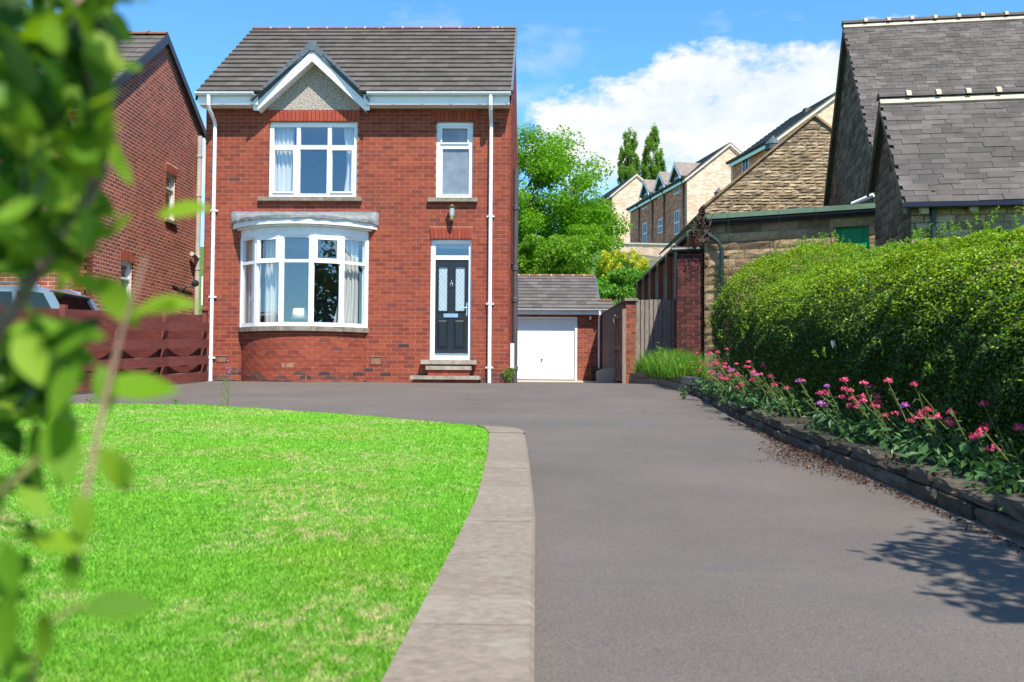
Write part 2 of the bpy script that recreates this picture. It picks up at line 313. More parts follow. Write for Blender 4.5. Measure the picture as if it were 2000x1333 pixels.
# lawn: blades coloured by patches of the turf itself (green sward, straw thatch, a yellower stripe)
def lawn_colour(nd, lk):
    a = pos_noise(nd, lk, 0.9, 4, 0.6); b = pos_noise(nd, lk, 15.0, 5, 0.7, (1, .8, 1)); c = pos_noise(nd, lk, 1.15, 5, 0.7)
    base = ramp(nd, lk, b, [(0.3, (0.17, 0.41, 0.03)), (0.5, (0.23, 0.53, 0.042)), (0.75, (0.31, 0.62, 0.065))])
    yel = mixc(nd, lk, ramp(nd, lk, a, [(0.48, (0, 0, 0)), (0.72, (0.55, 0.55, 0.55))]), base, (0.30, 0.45, 0.03))
    st = pos_noise(nd, lk, 1.3, 2, .5, (.12, 1.5, 1)); yel = mixc(nd, lk, .25, yel, ramp(nd, lk, st, [(.4, (.78, .84, .76)), (.6, (1.08, 1.06, 1.08))]), 'MULTIPLY')
    f = mth(nd, lk, 'MULTIPLY', ramp(nd, lk, b, [(0.44, (0, 0, 0)), (0.60, (1, 1, 1))]), ramp(nd, lk, c, [(0.46, (0.06, 0.06, 0.06)), (0.60, (1, 1, 1))]))
    return mixc(nd, lk, mth(nd, lk, 'MULTIPLY', f, 0.82), yel, (0.62, 0.54, 0.27))
mt, nd, lk, out = newmat('grass_blade')
_c = lawn_colour(nd, lk)
_c = mixc(nd, lk, 0.55, _c, ramp(nd, lk, piece_random(nd, lk), [(0, (0.6, 0.62, 0.6)), (0.8, (1.1, 1.1, 1.1)), (1, (1.9, 1.5, 1.8))]), 'MULTIPLY')
_b = nd.new('ShaderNodeBsdfPrincipled'); lk.new(_c, _b.inputs['Base Color']); _b.inputs['Roughness'].default_value = 0.55; _b.inputs['Specular IOR Level'].default_value = 0.25
_t = nd.new('ShaderNodeBsdfTranslucent'); lk.new(_c, _t.inputs[0])
_m = nd.new('ShaderNodeMixShader'); _m.inputs[0].default_value = 0.5
lk.new(_b.outputs[0], _m.inputs[1]); lk.new(_t.outputs[0], _m.inputs[2]); lk.new(_m.outputs[0], out.inputs[0])
mt, nd, lk, out = newmat('turf')
bsdf(nd, lk, out, mixc(nd, lk, 0.35, lawn_colour(nd, lk), ramp(nd, lk, pos_noise(nd, lk, 90, 3, 0.7), [(0.3, (0.3, 0.4, 0.3)), (0.7, (1.1, 1.1, 1.1))]), 'MULTIPLY'), 0.9, bump=pos_noise(nd, lk, 120, 3, 0.7), bdist=0.02)
# asphalt: weathered, speckled with aggregate
mt, nd, lk, out = newmat('asphalt')
_a = ramp(nd, lk, pos_noise(nd, lk, 0.8, 6, 0.62), [(0.3, (0.100, 0.085, 0.070)), (0.7, (0.132, 0.112, 0.092))])
_a = mixc(nd, lk, 0.6, _a, ramp(nd, lk, pos_noise(nd, lk, 170, 2, 0.7), [(0.32, (0.50, 0.50, 0.52)), (0.5, (1, 1, 1)), (0.70, (1.5, 1.45, 1.4))]), 'MULTIPLY')
_a = mixc(nd, lk, 0.6, _a, ramp(nd, lk, pos_noise(nd, lk, 110, 3, 0.8), [(0.34, (0.5, 0.5, 0.51)), (0.5, (1, 1, 1)), (0.66, (1.5, 1.46, 1.4))]), 'MULTIPLY')
_a = mixc(nd, lk, ramp(nd, lk, pos_noise(nd, lk, 330, 1, 0.5), [(0.70, (0, 0, 0)), (0.76, (0.6, 0.6, 0.6))]), _a, (0.38, 0.35, 0.32))
_a = mixc(nd, lk, ramp(nd, lk, pos_noise(nd, lk, 0.55, 5, 0.7, (0.35, 1.6, 1)), [(0.55, (0, 0, 0)), (0.62, (0.35, 0.35, 0.35)), (0.70, (0.15, 0.15, 0.15))]), _a, (0.085, 0.08, 0.078))
_v = nd.new('ShaderNodeTexVoronoi'); _v.feature = 'DISTANCE_TO_EDGE'; _v.inputs['Scale'].default_value = 0.55
_g = nd.new('ShaderNodeNewGeometry'); _n2 = nd.new('ShaderNodeTexNoise'); _n2.inputs['Scale'].default_value = 2.5; _n2.inputs['Detail'].default_value = 5
_mv = nd.new('ShaderNodeVectorMath'); _mv.operation = 'MULTIPLY_ADD'; _mv.inputs[1].default_value = (.5, .5, .5); lk.new(_n2.outputs['Color'], _mv.inputs[0]); lk.new(_g.outputs['Position'], _mv.inputs[2]); lk.new(_g.outputs['Position'], _n2.inputs['Vector'])
lk.new(_mv.outputs[0], _v.inputs['Vector'])
_cr = mth(nd, lk, 'MULTIPLY', ramp(nd, lk, _v.outputs['Distance'], [(0.0, (1, 1, 1)), (0.012, (0, 0, 0))]), ramp(nd, lk, pos_noise(nd, lk, .45, 3), [(0.5, (0, 0, 0)), (0.62, (.55, .55, .55))]))
_a = mixc(nd, lk, _cr, _a, (0.05, 0.045, 0.04))
_a = mixc(nd, lk, ramp(nd, lk, pos_noise(nd, lk, 2.2, 6, .7), [(.58, (0, 0, 0)), (.70, (.35, .35, .35))]), _a, (0.085, 0.076, 0.068))
bsdf(nd, lk, out, _a, 0.82, bump=pos_noise(nd, lk, 190, 2, 0.6), bdist=0.006, spec=0.35)
mat_noise('rough_grass', [(0.3, (0.035, 0.09, 0.012)), (0.7, (0.08, 0.18, 0.02))], 3, 6, 0.95, bump=0.05, bscale=12)

# ------------------------------------------------------------------ mesh helpers
COL = scene.collection
def link_mesh(name, me, mat, parent=None, smooth=False):
    o = bpy.data.objects.new(name, me)
    if mat and not me.materials: me.materials.append(MATS[mat])
    if smooth: me.shade_smooth()
    COL.objects.link(o)
    if parent is not None: attach(o, parent)
    return o
def attach(o, parent):
    o.parent = parent
    if parent.type == 'EMPTY': o.matrix_parent_inverse = Matrix.Translation(-Vector(parent.location))
def tag(o, label=None, cat=None, group=None, kind=None):
    if label: o['label'] = label
    if cat: o['category'] = cat
    if group: o['group'] = group
    if kind: o['kind'] = kind
    return o
def thing(name, loc, label, cat, group=None):
    e = bpy.data.objects.new(name, None); e.location = Vector([float(x) for x in loc]); e.empty_display_size = 0.2
    COL.objects.link(e); return tag(e, label, cat, group)
class MB:
    def __init__(s): s.v = []; s.f = []
    def add(s, vs, fs):
        b = len(s.v); s.v.extend([tuple(float(c) for c in p) for p in vs]); s.f.extend([tuple(i + b for i in f) for f in fs]); return s
    def box(s, x0, x1, y0, y1, z0, z1):
        return s.add([(x0, y0, z0), (x1, y0, z0), (x1, y1, z0), (x0, y1, z0), (x0, y0, z1), (x1, y0, z1), (x1, y1, z1), (x0, y1, z1)],
                     [(0, 3, 2, 1), (4, 5, 6, 7), (0, 1, 5, 4), (1, 2, 6, 5), (2, 3, 7, 6), (3, 0, 4, 7)])
    def obox(s, o, a, b, c):   # corner + three edge vectors
        o, a, b, c = [np.asarray(q, float) for q in (o, a, b, c)]
        p = [o, o + a, o + a + b, o + b, o + c, o + a + c, o + a + b + c, o + b + c]
        fs = [(0, 3, 2, 1), (4, 5, 6, 7), (0, 1, 5, 4), (1, 2, 6, 5), (2, 3, 7, 6), (3, 0, 4, 7)]
        if np.dot(np.cross(a, b), c) < 0: fs = [f[::-1] for f in fs]
        return s.add(p, fs)
    def prism(s, poly, vec):
        n = len(poly); p = [np.asarray(q, float) for q in poly]; vec = np.asarray(vec, float)
        nv = np.zeros(3)
        for i in range(n): nv += np.cross(p[i], p[(i + 1) % n])
        if nv @ vec > 0: p = p[::-1]
        fs = [tuple(range(n)), tuple(range(2 * n - 1, n - 1, -1))] + [((i + 1) % n, i, n + i, n + (i + 1) % n) for i in range(n)]
        return s.add(p + [q + vec for q in p], fs)
    def tube(s, pts, r, n=8, cap=True):
        pts = [np.asarray(p, float) for p in pts]; rs = r if hasattr(r, '__len__') else [r] * len(pts)
        rings = []; up = None
        for i, p in enumerate(pts):
            t = pts[min(i + 1, len(pts) - 1)] - pts[max(i - 1, 0)]; t = t / (np.linalg.norm(t) + 1e-9)
            if up is None: up = np.array([0, 0, 1.0]) if abs(t[2]) < 0.9 else np.array([1.0, 0, 0])
            a = np.cross(t, up); a /= (np.linalg.norm(a) + 1e-9); b = np.cross(t, a); up = -b if False else up
            rings.append([p + rs[i] * (a * math.cos(2 * math.pi * k / n) + b * math.sin(2 * math.pi * k / n)) for k in range(n)])
        vs = [q for rg in rings for q in rg]; fs = []
        for i in range(len(pts) - 1):
            for k in range(n): fs.append((i * n + k, i * n + (k + 1) % n, (i + 1) * n + (k + 1) % n, (i + 1) * n + k))
        if cap: fs += [tuple(range(n - 1, -1, -1)), tuple(range((len(pts) - 1) * n, len(pts) * n))]
        return s.add(vs, fs)
    def lathe(s, c, prof, n=16):
        c = np.asarray(c, float); vs = []; fs = []
        for (r, z) in prof:
            for k in range(n): vs.append(c + [r * math.cos(2 * math.pi * k / n), r * math.sin(2 * math.pi * k / n), z])
        for i in range(len(prof) - 1):
            for k in range(n): fs.append((i * n + k, i * n + (k + 1) % n, (i + 1) * n + (k + 1) % n, (i + 1) * n + k))
        fs += [tuple(range(n - 1, -1, -1)), tuple(range((len(prof) - 1) * n, len(prof) * n))]
        return s.add(vs, fs)
    def build(s, name, mat, parent=None, smooth=False):
        me = bpy.data.meshes.new(name); me.from_pydata(s.v, [], s.f); me.update()
        return link_mesh(name, me, mat, parent, smooth)
def quads_mesh(name, V, mat, parent=None, nper=4):
    """V: (N, nper, 3) array; one polygon each."""
    V = np.asarray(V, np.float32); n = V.shape[0]
    me = bpy.data.meshes.new(name)
    me.vertices.add(n * nper); me.vertices.foreach_set('co', V.reshape(-1))
    me.loops.add(n * nper); me.loops.foreach_set('vertex_index', np.arange(n * nper, dtype=np.int32))
    me.polygons.add(n); me.polygons.foreach_set('loop_start', np.arange(0, n * nper, nper, dtype=np.int32))
    me.polygons.foreach_set('loop_total', np.full(n, nper, np.int32))
    me.update(calc_edges=True); me.shade_flat()
    return link_mesh(name, me, mat, parent)
HEXF = np.array([(0, 3, 2, 1), (4, 5, 6, 7), (0, 1, 5, 4), (1, 2, 6, 5), (2, 3, 7, 6), (3, 0, 4, 7)], np.int32)
def hexes_mesh(name, H, mat, parent=None):
    """H: (N, 8, 3) box corners (bottom ring, top ring)."""
    H = np.asarray(H, np.float32); n = H.shape[0]
    if n == 0: return None
    me = bpy.data.meshes.new(name)
    me.vertices.add(n * 8); me.vertices.foreach_set('co', H.reshape(-1))
    idx = (HEXF[None] + (np.arange(n) * 8)[:, None, None]).reshape(-1).astype(np.int32)
    me.loops.add(len(idx)); me.loops.foreach_set('vertex_index', idx)
    me.polygons.add(n * 6); me.polygons.foreach_set('loop_start', np.arange(0, n * 24, 4, dtype=np.int32))
    me.polygons.foreach_set('loop_total', np.full(n * 6, 4, np.int32))
    me.update(calc_edges=True); me.shade_flat()
    return link_mesh(name, me, mat, parent)
UNIT = {}
def unit_mesh(mat, kind='cube', seed=0):
    key = (mat, kind, seed)
    if key not in UNIT:
        if kind == 'cube':
            me = bpy.data.meshes.new('unit_piece'); mb = MB().box(-.5, .5, -.5, .5, -.5, .5); me.from_pydata(mb.v, [], mb.f)
        elif kind == 'rough':
            rg = random.Random(seed + 77); nx, ny, nz = 4, 2, 2; bm = bmesh.new(); bmesh.ops.create_cube(bm, size=1.0)
            bmesh.ops.subdivide_edges(bm, edges=bm.edges[:], cuts=2, use_grid_fill=True)
            for v in bm.verts:
                k = sum(abs(c) > .49 for c in v.co); j = .05 if k == 1 else .07
                v.co = Vector((v.co.x * (1 - .02 * (k - 1)) + rg.uniform(-.02, .02), v.co.y * (1 - .06 * (k - 1)) + rg.uniform(-j, j), v.co.z * (1 - .08 * (k - 1)) + rg.uniform(-j, j)))
            me = bpy.data.meshes.new('unit_piece'); bm.to_mesh(me); bm.free()
        else:   # rock-faced block: front face at -y bulges
            rg = random.Random(seed); nx, nz = 5, 3; vs = []; fs = []
            for j in range(nz + 1):
                for i in range(nx + 1):
                    edge = i in (0, nx) or j in (0, nz)
                    vs.append((i / nx - .5, -.5 - (0 if edge else rg.uniform(0.05, 0.55)), j / nz - .5))
            for j in range(nz):
                for i in range(nx):
                    a = j * (nx + 1) + i; fs.append((a, a + 1, a + nx + 2, a + nx + 1))
            b = len(vs); vs += [(-.5, .5, -.5), (.5, .5, -.5), (.5, .5, .5), (-.5, .5, .5)]
            c0, c1, c2, c3 = 0, nx, (nx + 1) * (nz + 1) - 1, (nx + 1) * nz
            fs += [tuple(range(nx, -1, -1)) + (b, b + 1), tuple(range(c3, c2 + 1)) + (b + 2, b + 3),
                   tuple(range(0, c3 + 1, nx + 1)) + (b + 3, b), tuple(range(c2, c1 - 1, -(nx + 1))) + (b + 1, b + 2), (b + 1, b, b + 3, b + 2)]
            me = bpy.data.meshes.new('unit_piece'); me.from_pydata(vs, [], fs)
        me.update(); me.materials.append(MATS[mat]); UNIT[key] = me
    return UNIT[key]
def piece(name, mat, centre, basis, size, parent, kind='cube', seed=0, jig=0.0, rg=random):
    o = bpy.data.objects.new(name, unit_mesh(mat, kind, seed)); COL.objects.link(o)
    M = Matrix(((basis[0][0], basis[1][0], basis[2][0]), (basis[0][1], basis[1][1], basis[2][1]), (basis[0][2], basis[1][2], basis[2][2]))).to_4x4()
    if jig: M = M @ Euler((rg.uniform(-jig, jig), rg.uniform(-jig, jig), rg.uniform(-jig, jig))).to_matrix().to_4x4()
    o.matrix_basis = Matrix.Translation(Vector([float(x) for x in centre])) @ M @ Matrix.Diagonal((size[0], size[1], size[2], 1))
    attach(o, parent); return o

def course_pieces(L, top, bl, bh, joint, openings=(), v_start=0.0, bond=0.5, randlen=0.0, seed=1, u_off=0.0, bhvar=0.0):
    """Lay courses over a wall L long under the height function top(u). Returns (u0, u1, v0, vtopL, vtopR)."""
    rg = random.Random(seed); out = []; v = v_start; k = 0
    vmax = max(top(L * i / 40) for i in range(41))
    while v < vmax:
        h = bh * (1 + rg.uniform(-bhvar, bhvar)); v1 = v + h - joint
        segs = [(0.0, L)]
        for (a, b, c, d) in openings:
            if min(d, v1) - max(c, v) > 0.45 * (h - joint):
                ns = []
                for (p, q) in segs:
                    if a > p: ns.append((p, min(a, q)))
                    if b < q: ns.append((max(b, p), q))
                segs = [t for t in ns if t[1] - t[0] > 0.02]
        u = -bl + (bond * bl if k % 2 else 0.0) + u_off + (rg.uniform(-bl, 0) if randlen else 0)
        while u < L:
            l = bl * (1 + rg.uniform(-randlen, randlen))
            for (p, q) in segs:
                a, b = max(u, p), min(u + l - joint, q)
                if b - a > 0.025:
                    lim = v + 0.25 * (h - joint)
                    if top(a) < lim and top(b) < lim: continue
                    for _ in range(12):      # trim to the raking top
                        if top(a) < lim: a += (b - a) * 0.12
                        if top(b) < lim: b -= (b - a) * 0.12
                    if b - a < 0.03: continue
                    ta, tb = min(v1, top(a)), min(v1, top(b))
                    if max(ta, tb) > v + 0.01: out.append((a, b, v, max(ta, v + 0.004), max(tb, v + 0.004)))
            u += l
        v += h; k += 1
    return out
def lay(pieces, o, u, n, mat, parent, name, n_single, single_key=None, depth=0.03, proud=(0.0008, 0.0026), seed=3, rock=False, mats=None, stuff='brickwork', jig=0.0):
    """Build pieces on the wall plane through o (u along, z up, n outward): n_single own objects, the rest one joined part."""
    rg = random.Random(seed); o, u, n = [np.asarray(q, float) for q in (o, u, n)]; z = np.array([0, 0, 1.0])
    order = sorted(range(len(pieces)), key=single_key and (lambda i: single_key(pieces[i])) or (lambda i: 0))
    singles = set(); 
    for i in order:
        if len(singles) >= n_single: break
        a, b, v0, ta, tb = pieces[i]
        if abs(ta - tb) < 1e-6: singles.add(i)
    groups = {}
    for i, (a, b, v0, ta, tb) in enumerate(pieces):
        pr = rg.uniform(*proud); mt_ = mats(pieces[i], rg) if mats else mat
        if i in singles:
            c = o + u * (a + b) / 2 + z * (v0 + ta) / 2 + n * (pr - depth / 2)
            piece(name, mt_, c, (u, -n, z) if np.cross(u, -n) @ z > 0 else (-u, -n, z), (b - a, depth, ta - v0), parent, 'rock' if rock else 'cube', rg.randrange(8) if rock else 0, jig, rg)
        else:
            p0, p1 = o + u * a, o + u * b; f, k = n * pr, n * (pr - depth)
            q = [p0 + f + z * v0, p1 + f + z * v0, p1 + k + z * v0, p0 + k + z * v0, p0 + f + z * ta, p1 + f + z * tb, p1 + k + z * tb, p0 + k + z * ta]
            if np.dot(np.cross(q[1] - q[0], q[3] - q[0]), z) < 0: q = [q[1], q[0], q[3], q[2], q[5], q[4], q[7], q[6]]
            groups.setdefault(mt_, []).append(q)
    for mt_, H in groups.items():
        ob = hexes_mesh(stuff, np.array(H), mt_, parent); ob['kind'] = 'stuff'
    return len(singles)
def holed_wall(mb, o, u, n, L, top_pts, openings, thick):
    """Backing wall (mortar plane) with real openings; top_pts = [(u, z)...] outline of the top; built from vertical strips."""
    o, u, n = [np.asarray(q, float) for q in (o, u, n)]; z = np.array([0, 0, 1.0])
    us = sorted(set([0.0, L] + [p[0] for p in top_pts] + [q for w in openings for q in w[:2]])); us = [q for q in us if 0 <= q <= L]
    def top(q):
        for (a, za), (b, zb) in zip(top_pts, top_pts[1:]):
            if a - 1e-9 <= q <= b + 1e-9: return za + (zb - za) * ((q - a) / (b - a) if b > a else 0)
        return top_pts[-1][1]
    for a, b in zip(us, us[1:]):
        if b - a < 1e-5: continue
        holes = sorted([(w[2], w[3]) for w in openings if w[0] <= a + 1e-6 and w[1] >= b - 1e-6]); lo = 0.0
        for (c, d) in holes + [(None, None)]:
            P = lambda uu, zz: o + u * uu + z * zz
            if c is None: poly = [P(a, lo), P(b, lo), P(b, top(b)), P(a, top(a))]
            else: poly = [P(a, lo), P(b, lo), P(b, c), P(a, c)]
            if c is None or c - lo > 1e-4: mb.prism(poly, -n * thick)
            if c is not None: lo = d

# ------------------------------------------------------------------ ground
def gz(x, y):
    if y < 19.3: return -0.89 + 0.0457 * max(y, -12)
    z = 0.0
    if y > 38:
        for (a, b, h) in ((38, 62, 6.3), (62, 108, 8.2), (108, 420, 16)):
            t = min(max((y - a) / (b - a), 0), 1); z += h * (t if a != 38 else t * t * (3 - 2 * t) * 0.5 + t * 0.5)
    return z
def sheet(name, xs, ys, mat, dz, kind='structure', zf=gz):
    V = [(x, y, zf(x, y) + dz) for y in ys for x in xs]; nx = len(xs)
    F = [(j * nx + i, j * nx + i + 1, (j + 1) * nx + i + 1, (j + 1) * nx + i) for j in range(len(ys) - 1) for i in range(nx - 1)]
    me = bpy.data.meshes.new(name); me.from_pydata(V, [], F); me.update()
    o = link_mesh(name, me, mat); o['kind'] = kind; return o
sheet('ground', [-900, -300, -120, -60, -30, -15, -8, 0, 8, 15, 30, 60, 120, 300, 900],
      [-900, -300, -100, -40, -12, 0, 10, 19.3, 19.4, 28, 38, 42, 46, 50, 54, 58, 62, 70, 85, 100, 108, 150, 250, 420, 900, 1500], 'rough_grass', -0.03)
sheet('driveway', [-7.6, -4, -1, 1, 2.5], [-3, 0, 4, 8, 12, 16, 19.3, 19.4, 25, 32.6], 'asphalt', 0.0)
sheet('street', [-60, -20, 0, 20, 60], [-12, -9, -6, -3.0], 'asphalt', 0.004)

# ------------------------------------------------------------------ lawn and kerb
KY = [0.6, 2.74, 4.07, 5.51, 7.52, 9.77]; KXL = [-0.42, -0.38, -0.34, -0.31, -0.35, -0.44]
FX = [-9.0, -6.78, -4.19, -1.98, -0.54, -0.2]; FY = [12.66, 12.70, 12.53, 11.12, 9.92, 9.6]
fence_x = lambda y: -7.12 + 0.1347 * (y - 14.6)
def lawn_z(x, y): return gz(x, y) + 0.035
kerb_l = lambda y: np.interp(y, KY, KXL)
far_y = lambda x: np.interp(x, FX, FY)
mb = MB(); cols = 26; ys = [0.6 + i * 0.35 for i in range(36)]
grid = []
for j, y in enumerate(ys):
    row = []
    for i in range(cols + 1):
        t = i / cols; x = fence_x(y) + (float(kerb_l(min(y, 9.77))) - fence_x(y)) * t
        yy = min(y, float(far_y(x))); row.append((x, yy, lawn_z(x, yy)))
    grid.append(row)
for j in range(len(ys) - 1):
    for i in range(cols):
        q = [grid[j][i], grid[j][i + 1], grid[j + 1][i + 1], grid[j + 1][i]]
        if max(p[1] for p in q) - min(p[1] for p in q) > 1e-4 and q[3][1] > q[0][1] + 1e-4 or q[2][1] > q[1][1] + 1e-4: mb.add(q, [(0, 1, 2, 3)])
lawn = mb.build('lawn', 'turf'); lawn['kind'] = 'structure'
# earth edge of the turf against the asphalt
mb = MB(); ex = np.linspace(-7.4, -0.5, 60)
for a, b in zip(ex, ex[1:]):
    pa, pb = (a, float(far_y(a))), (b, float(far_y(b)))
    mb.add([(pa[0], pa[1] + .035, gz(*pa) + .001), (pb[0], pb[1] + .035, gz(*pb) + .001), (pb[0], pb[1] - .01, lawn_z(*pb) - .002), (pa[0], pa[1] - .01, lawn_z(*pa) - .002)], [(0, 1, 2, 3)])
e = mb.build('lawn_edge', 'sill_stone'); e['kind'] = 'structure'
R_ = np.random.default_rng(7)
def grass(n, ymin, ymax, power):
    u = R_.random(n); a = 1 - power
    Y = (ymin ** a + u * (ymax ** a - ymin ** a)) ** (1 / a)
    X = -(0.60 * Y + 0.8) + R_.random(n) * (0.60 * Y + 0.8 + 0.5)
    ok = (X < kerb_l(Y) + 0.012 * R_.standard_normal(n)) & (Y < far_y(X) + 0.01) & (X > fence_x(Y) + 0.02)
    return X[ok], Y[ok]
GX, GY = grass(620000, 2.0, 12.75, 1.25)
n = len(GX); GZ = -0.89 + 0.0457 * GY + 0.034
tall = np.where(R_.random(n) < 0.03, 1.7, 1.0)
h = R_.uniform(0.008, 0.019, n) * tall; w = (0.0022 + 0.00045 * GY) * R_.uniform(0.7, 1.3, n)
a = R_.random(n) * math.tau; la = R_.random(n) * math.tau; ln = R_.uniform(0.1, 0.9, n) * h
P = np.stack([GX, GY, GZ], 1); d = np.stack([np.cos(a), np.sin(a), 0 * a], 1) * w[:, None]
T = P + np.stack([np.cos(la) * ln, np.sin(la) * ln, h], 1)
g = quads_mesh('grass', np.stack([P - d, P + d, T], 1), 'grass_blade', None, 3)
tag(g, 'bright green short mown grass blades of the front lawn', 'grass', kind='stuff')

kerb = MB()
ky = [0.7, 1.9, 3.1, 4.80, 5.30, 6.70, 8.36, 9.15]
kerb_base = MB().obox((-0.36, 0.72, gz(0, 0.72) - 0.10), (0.27, 0, 0), (0, 8.4, 8.4 * 0.0457), (0, 0, 0.13)).build('kerb', 'kerb_concrete'); kerb_base['kind'] = 'structure'
def kerb_right(y): return float(np.interp(y, [0.6, 5.0, 6.07, 8.2, 9.15, 9.45], [0.0, 0.0, -0.02, -0.07, -0.10, -0.16]))
rk = random.Random(5)
for a, b in zip(ky, ky[1:]):
    g_ = 0.005; mb = MB(); n_ = 5; dz = rk.uniform(-0.004, 0.004)
    for i in range(n_):
        y0, y1 = a + g_ + (b - a - 2 * g_) * i / n_, a + g_ + (b - a - 2 * g_) * (i + 1) / n_
        l0, l1, r0, r1 = float(kerb_l(y0)) - .01, float(kerb_l(y1)) - .01, kerb_right(y0), kerb_right(y1)
        t0, t1 = gz(0, y0) + .052 + dz, gz(0, y1) + .052 + dz
        mb.add([(l0, y0, t0), (r0 - .015, y0, t0), (r1 - .015, y1, t1), (l1, y1, t1), (r0, y0, t0 - .015), (r1, y1, t1 - .015), (r0 + .004, y0, t0 - .12), (r1 + .004, y1, t1 - .12), (l0, y0, t0 - .12), (l1, y1, t1 - .12)],
               [(0, 1, 2, 3), (1, 4, 5, 2), (4, 6, 7, 5), (0, 3, 9, 8)] + ([(0, 8, 6, 4, 1)] if i == 0 else []) + ([(3, 2, 5, 7, 9)] if i == n_ - 1 else []))
    mb.build('kerb_stone', 'kerb_concrete', kerb_base)
# curved corner stone
mb = MB(); arc = []
for i in range(9):
    t = i / 8; ang = t * math.pi * 0.62
    arc.append((-0.42 + 0.32 * math.cos(ang), 9.16 + 0.62 * math.sin(ang)))
inner = [(float(kerb_l(9.16)) - .01, 9.16)] * 5 + [(-0.46, 9.4), (-0.48, 9.6), (-0.5, 9.72), (-0.54, 9.80)]
arc[-1] = (-0.60, 9.93)
for (o0, o1, i0, i1) in zip(arc, arc[1:], inner, inner[1:]):
    t = lambda p: gz(*p) + .05
    mb.add([(*i0, t(i0)), (*o0, t(o0)), (*o1, t(o1)), (*i1, t(i1)), (*o0, t(o0) - .12), (*o1, t(o1) - .12)], [(0, 1, 2, 3), (1, 4, 5, 2)])
mb.build('kerb_stone', 'kerb_concrete', kerb_base)

# ------------------------------------------------------------------ the brick house
FY_ = 19.80                                     # plane of the front wall
S_ = 98.18                                      # not used for building, only noted: px per metre on that plane
def fx(px, y=500): return float(atY(px, y, FY_)[0])
def fz(py, px=700): return float(atY(px, py, FY_)[2])
HX0, HX1 = -6.70, -0.53
HB = 27.0                                       # back wall
house = thing('brick_house', (-3.6, FY_, 0), 'detached red brick house with bow window and black front door', 'house')
BL, BH, BJ = 0.2385, 0.0815, 0.009
EAVE = 5.62
U1 = dict(x0=fx(522), x1=fx(695), z0=fz(386), z1=fz(238))       # upper triple window
U2 = dict(x0=fx(850), x1=fx(922), z0=fz(387), z1=fz(238))       # upper small window
DR = dict(x0=fx(841), x1=fx(921), z0=fz(702), z1=fz(467))       # door
BXC, BR_, BYC = fx(594.5), 1.53, FY_ + 0.88                     # bow window centre, radius
BXW = math.sqrt(BR_ ** 2 - 0.88 ** 2)
BZ0, BZ1 = 1.08, 3.02                                            # bow frame bottom / head
ops_x = [(U1['x0'], U1['x1'], U1['z0'], U1['z1']), (U2['x0'], U2['x1'], U2['z0'], U2['z1']),
         (DR['x0'], DR['x1'], DR['z0'], DR['z1']), (BXC - BXW + .06, BXC + BXW - .06, BZ0, BZ1 - 0.05)]
ops = [(a - HX0, b - HX0, c + 0.02, d) for a, b, c, d in ops_x]
for i in range(len(ops)): ops[i] = (ops[i][0], ops[i][1], ops[i][2] - 0.02, ops[i][3])
WL = HX1 - HX0
GAX, GRZ, GTAN = fx(609) + 0.01, 6.72, 0.955                     # front gable apex x, height, slope
mb = MB(); holed_wall(mb, (HX0, FY_, -0.3), (1, 0, 0), (0, -1, 0), WL, [(0, EAVE + .3), (GAX - HX0 - 1.08, EAVE + .3), (GAX - HX0, EAVE + .3 + 1.0), (GAX - HX0 + 1.08, EAVE + .3), (WL, EAVE + .3)],
                       [(a, b, c + .3, d + .3) for a, b, c, d in ops], 0.26)
wall = mb.build('wall', 'mortar', house)
# arches of soldier bricks: (u0, u1, z0, z1)
arch = [(fx(519), fx(699), fz(238) + .004, fz(216)), (fx(842), fx(930), fz(238) + .004, fz(217)), (fx(840), fx(924), fz(467) + .004, fz(444))]
skip = ops + [(a - HX0, b - HX0, c, d + .004) for a, b, c, d in arch]
skip += [(BXC - BXW + .02 - HX0, BXC + BXW - .02 - HX0, -0.1, BZ0), (BXC - 1.47 - HX0, BXC + 1.47 - HX0, 3.02, 3.36)]
skip += [(fx(427) - HX0, fx(447) - HX0, fz(710), fz(697)), (fx(726) - HX0, fx(748) - HX0, fz(713), fz(697))]
pcs = course_pieces(WL, lambda u: EAVE - .02, BL, BH, BJ, skip, v_start=-0.04, seed=2)
def hmat(p, rg):
    if p[2] < 0.2 and (p[0] < 0.85 or p[0] > WL - 1.1): return 'brick_dark' if rg.random() < 0.75 else 'brick_red'
    if p[2] < 0.28: return 'brick_dark' if rg.random() < 0.30 else 'brick_red'
    return 'brick_dark' if rg.random() < 0.006 else 'brick_red'
lay(pcs, (HX0, FY_, 0), (1, 0, 0), (0, -1, 0), 'brick_red', wall, 'brick', 95, single_key=lambda p: p[2] + 0.15 * abs(p[0] - 4.2), mats=hmat, jig=0.002)
# soldier bricks
for (a, b, c, d) in arch:
    k = round((b - a) / 0.082); st = (b - a) / k
    for i in range(k):
        xm = a + st * (i + .5); fan = (xm - (a + b) / 2) / (b - a) * 0.28
        piece('brick', 'brick_soldier', (xm, FY_ - .012, (c + d) / 2), (Vector((math.cos(fan), 0, -math.sin(fan))), Vector((0, 1, 0)), Vector((math.sin(fan), 0, math.cos(fan)))), (st - .011, .035, d - c - .008), wall)
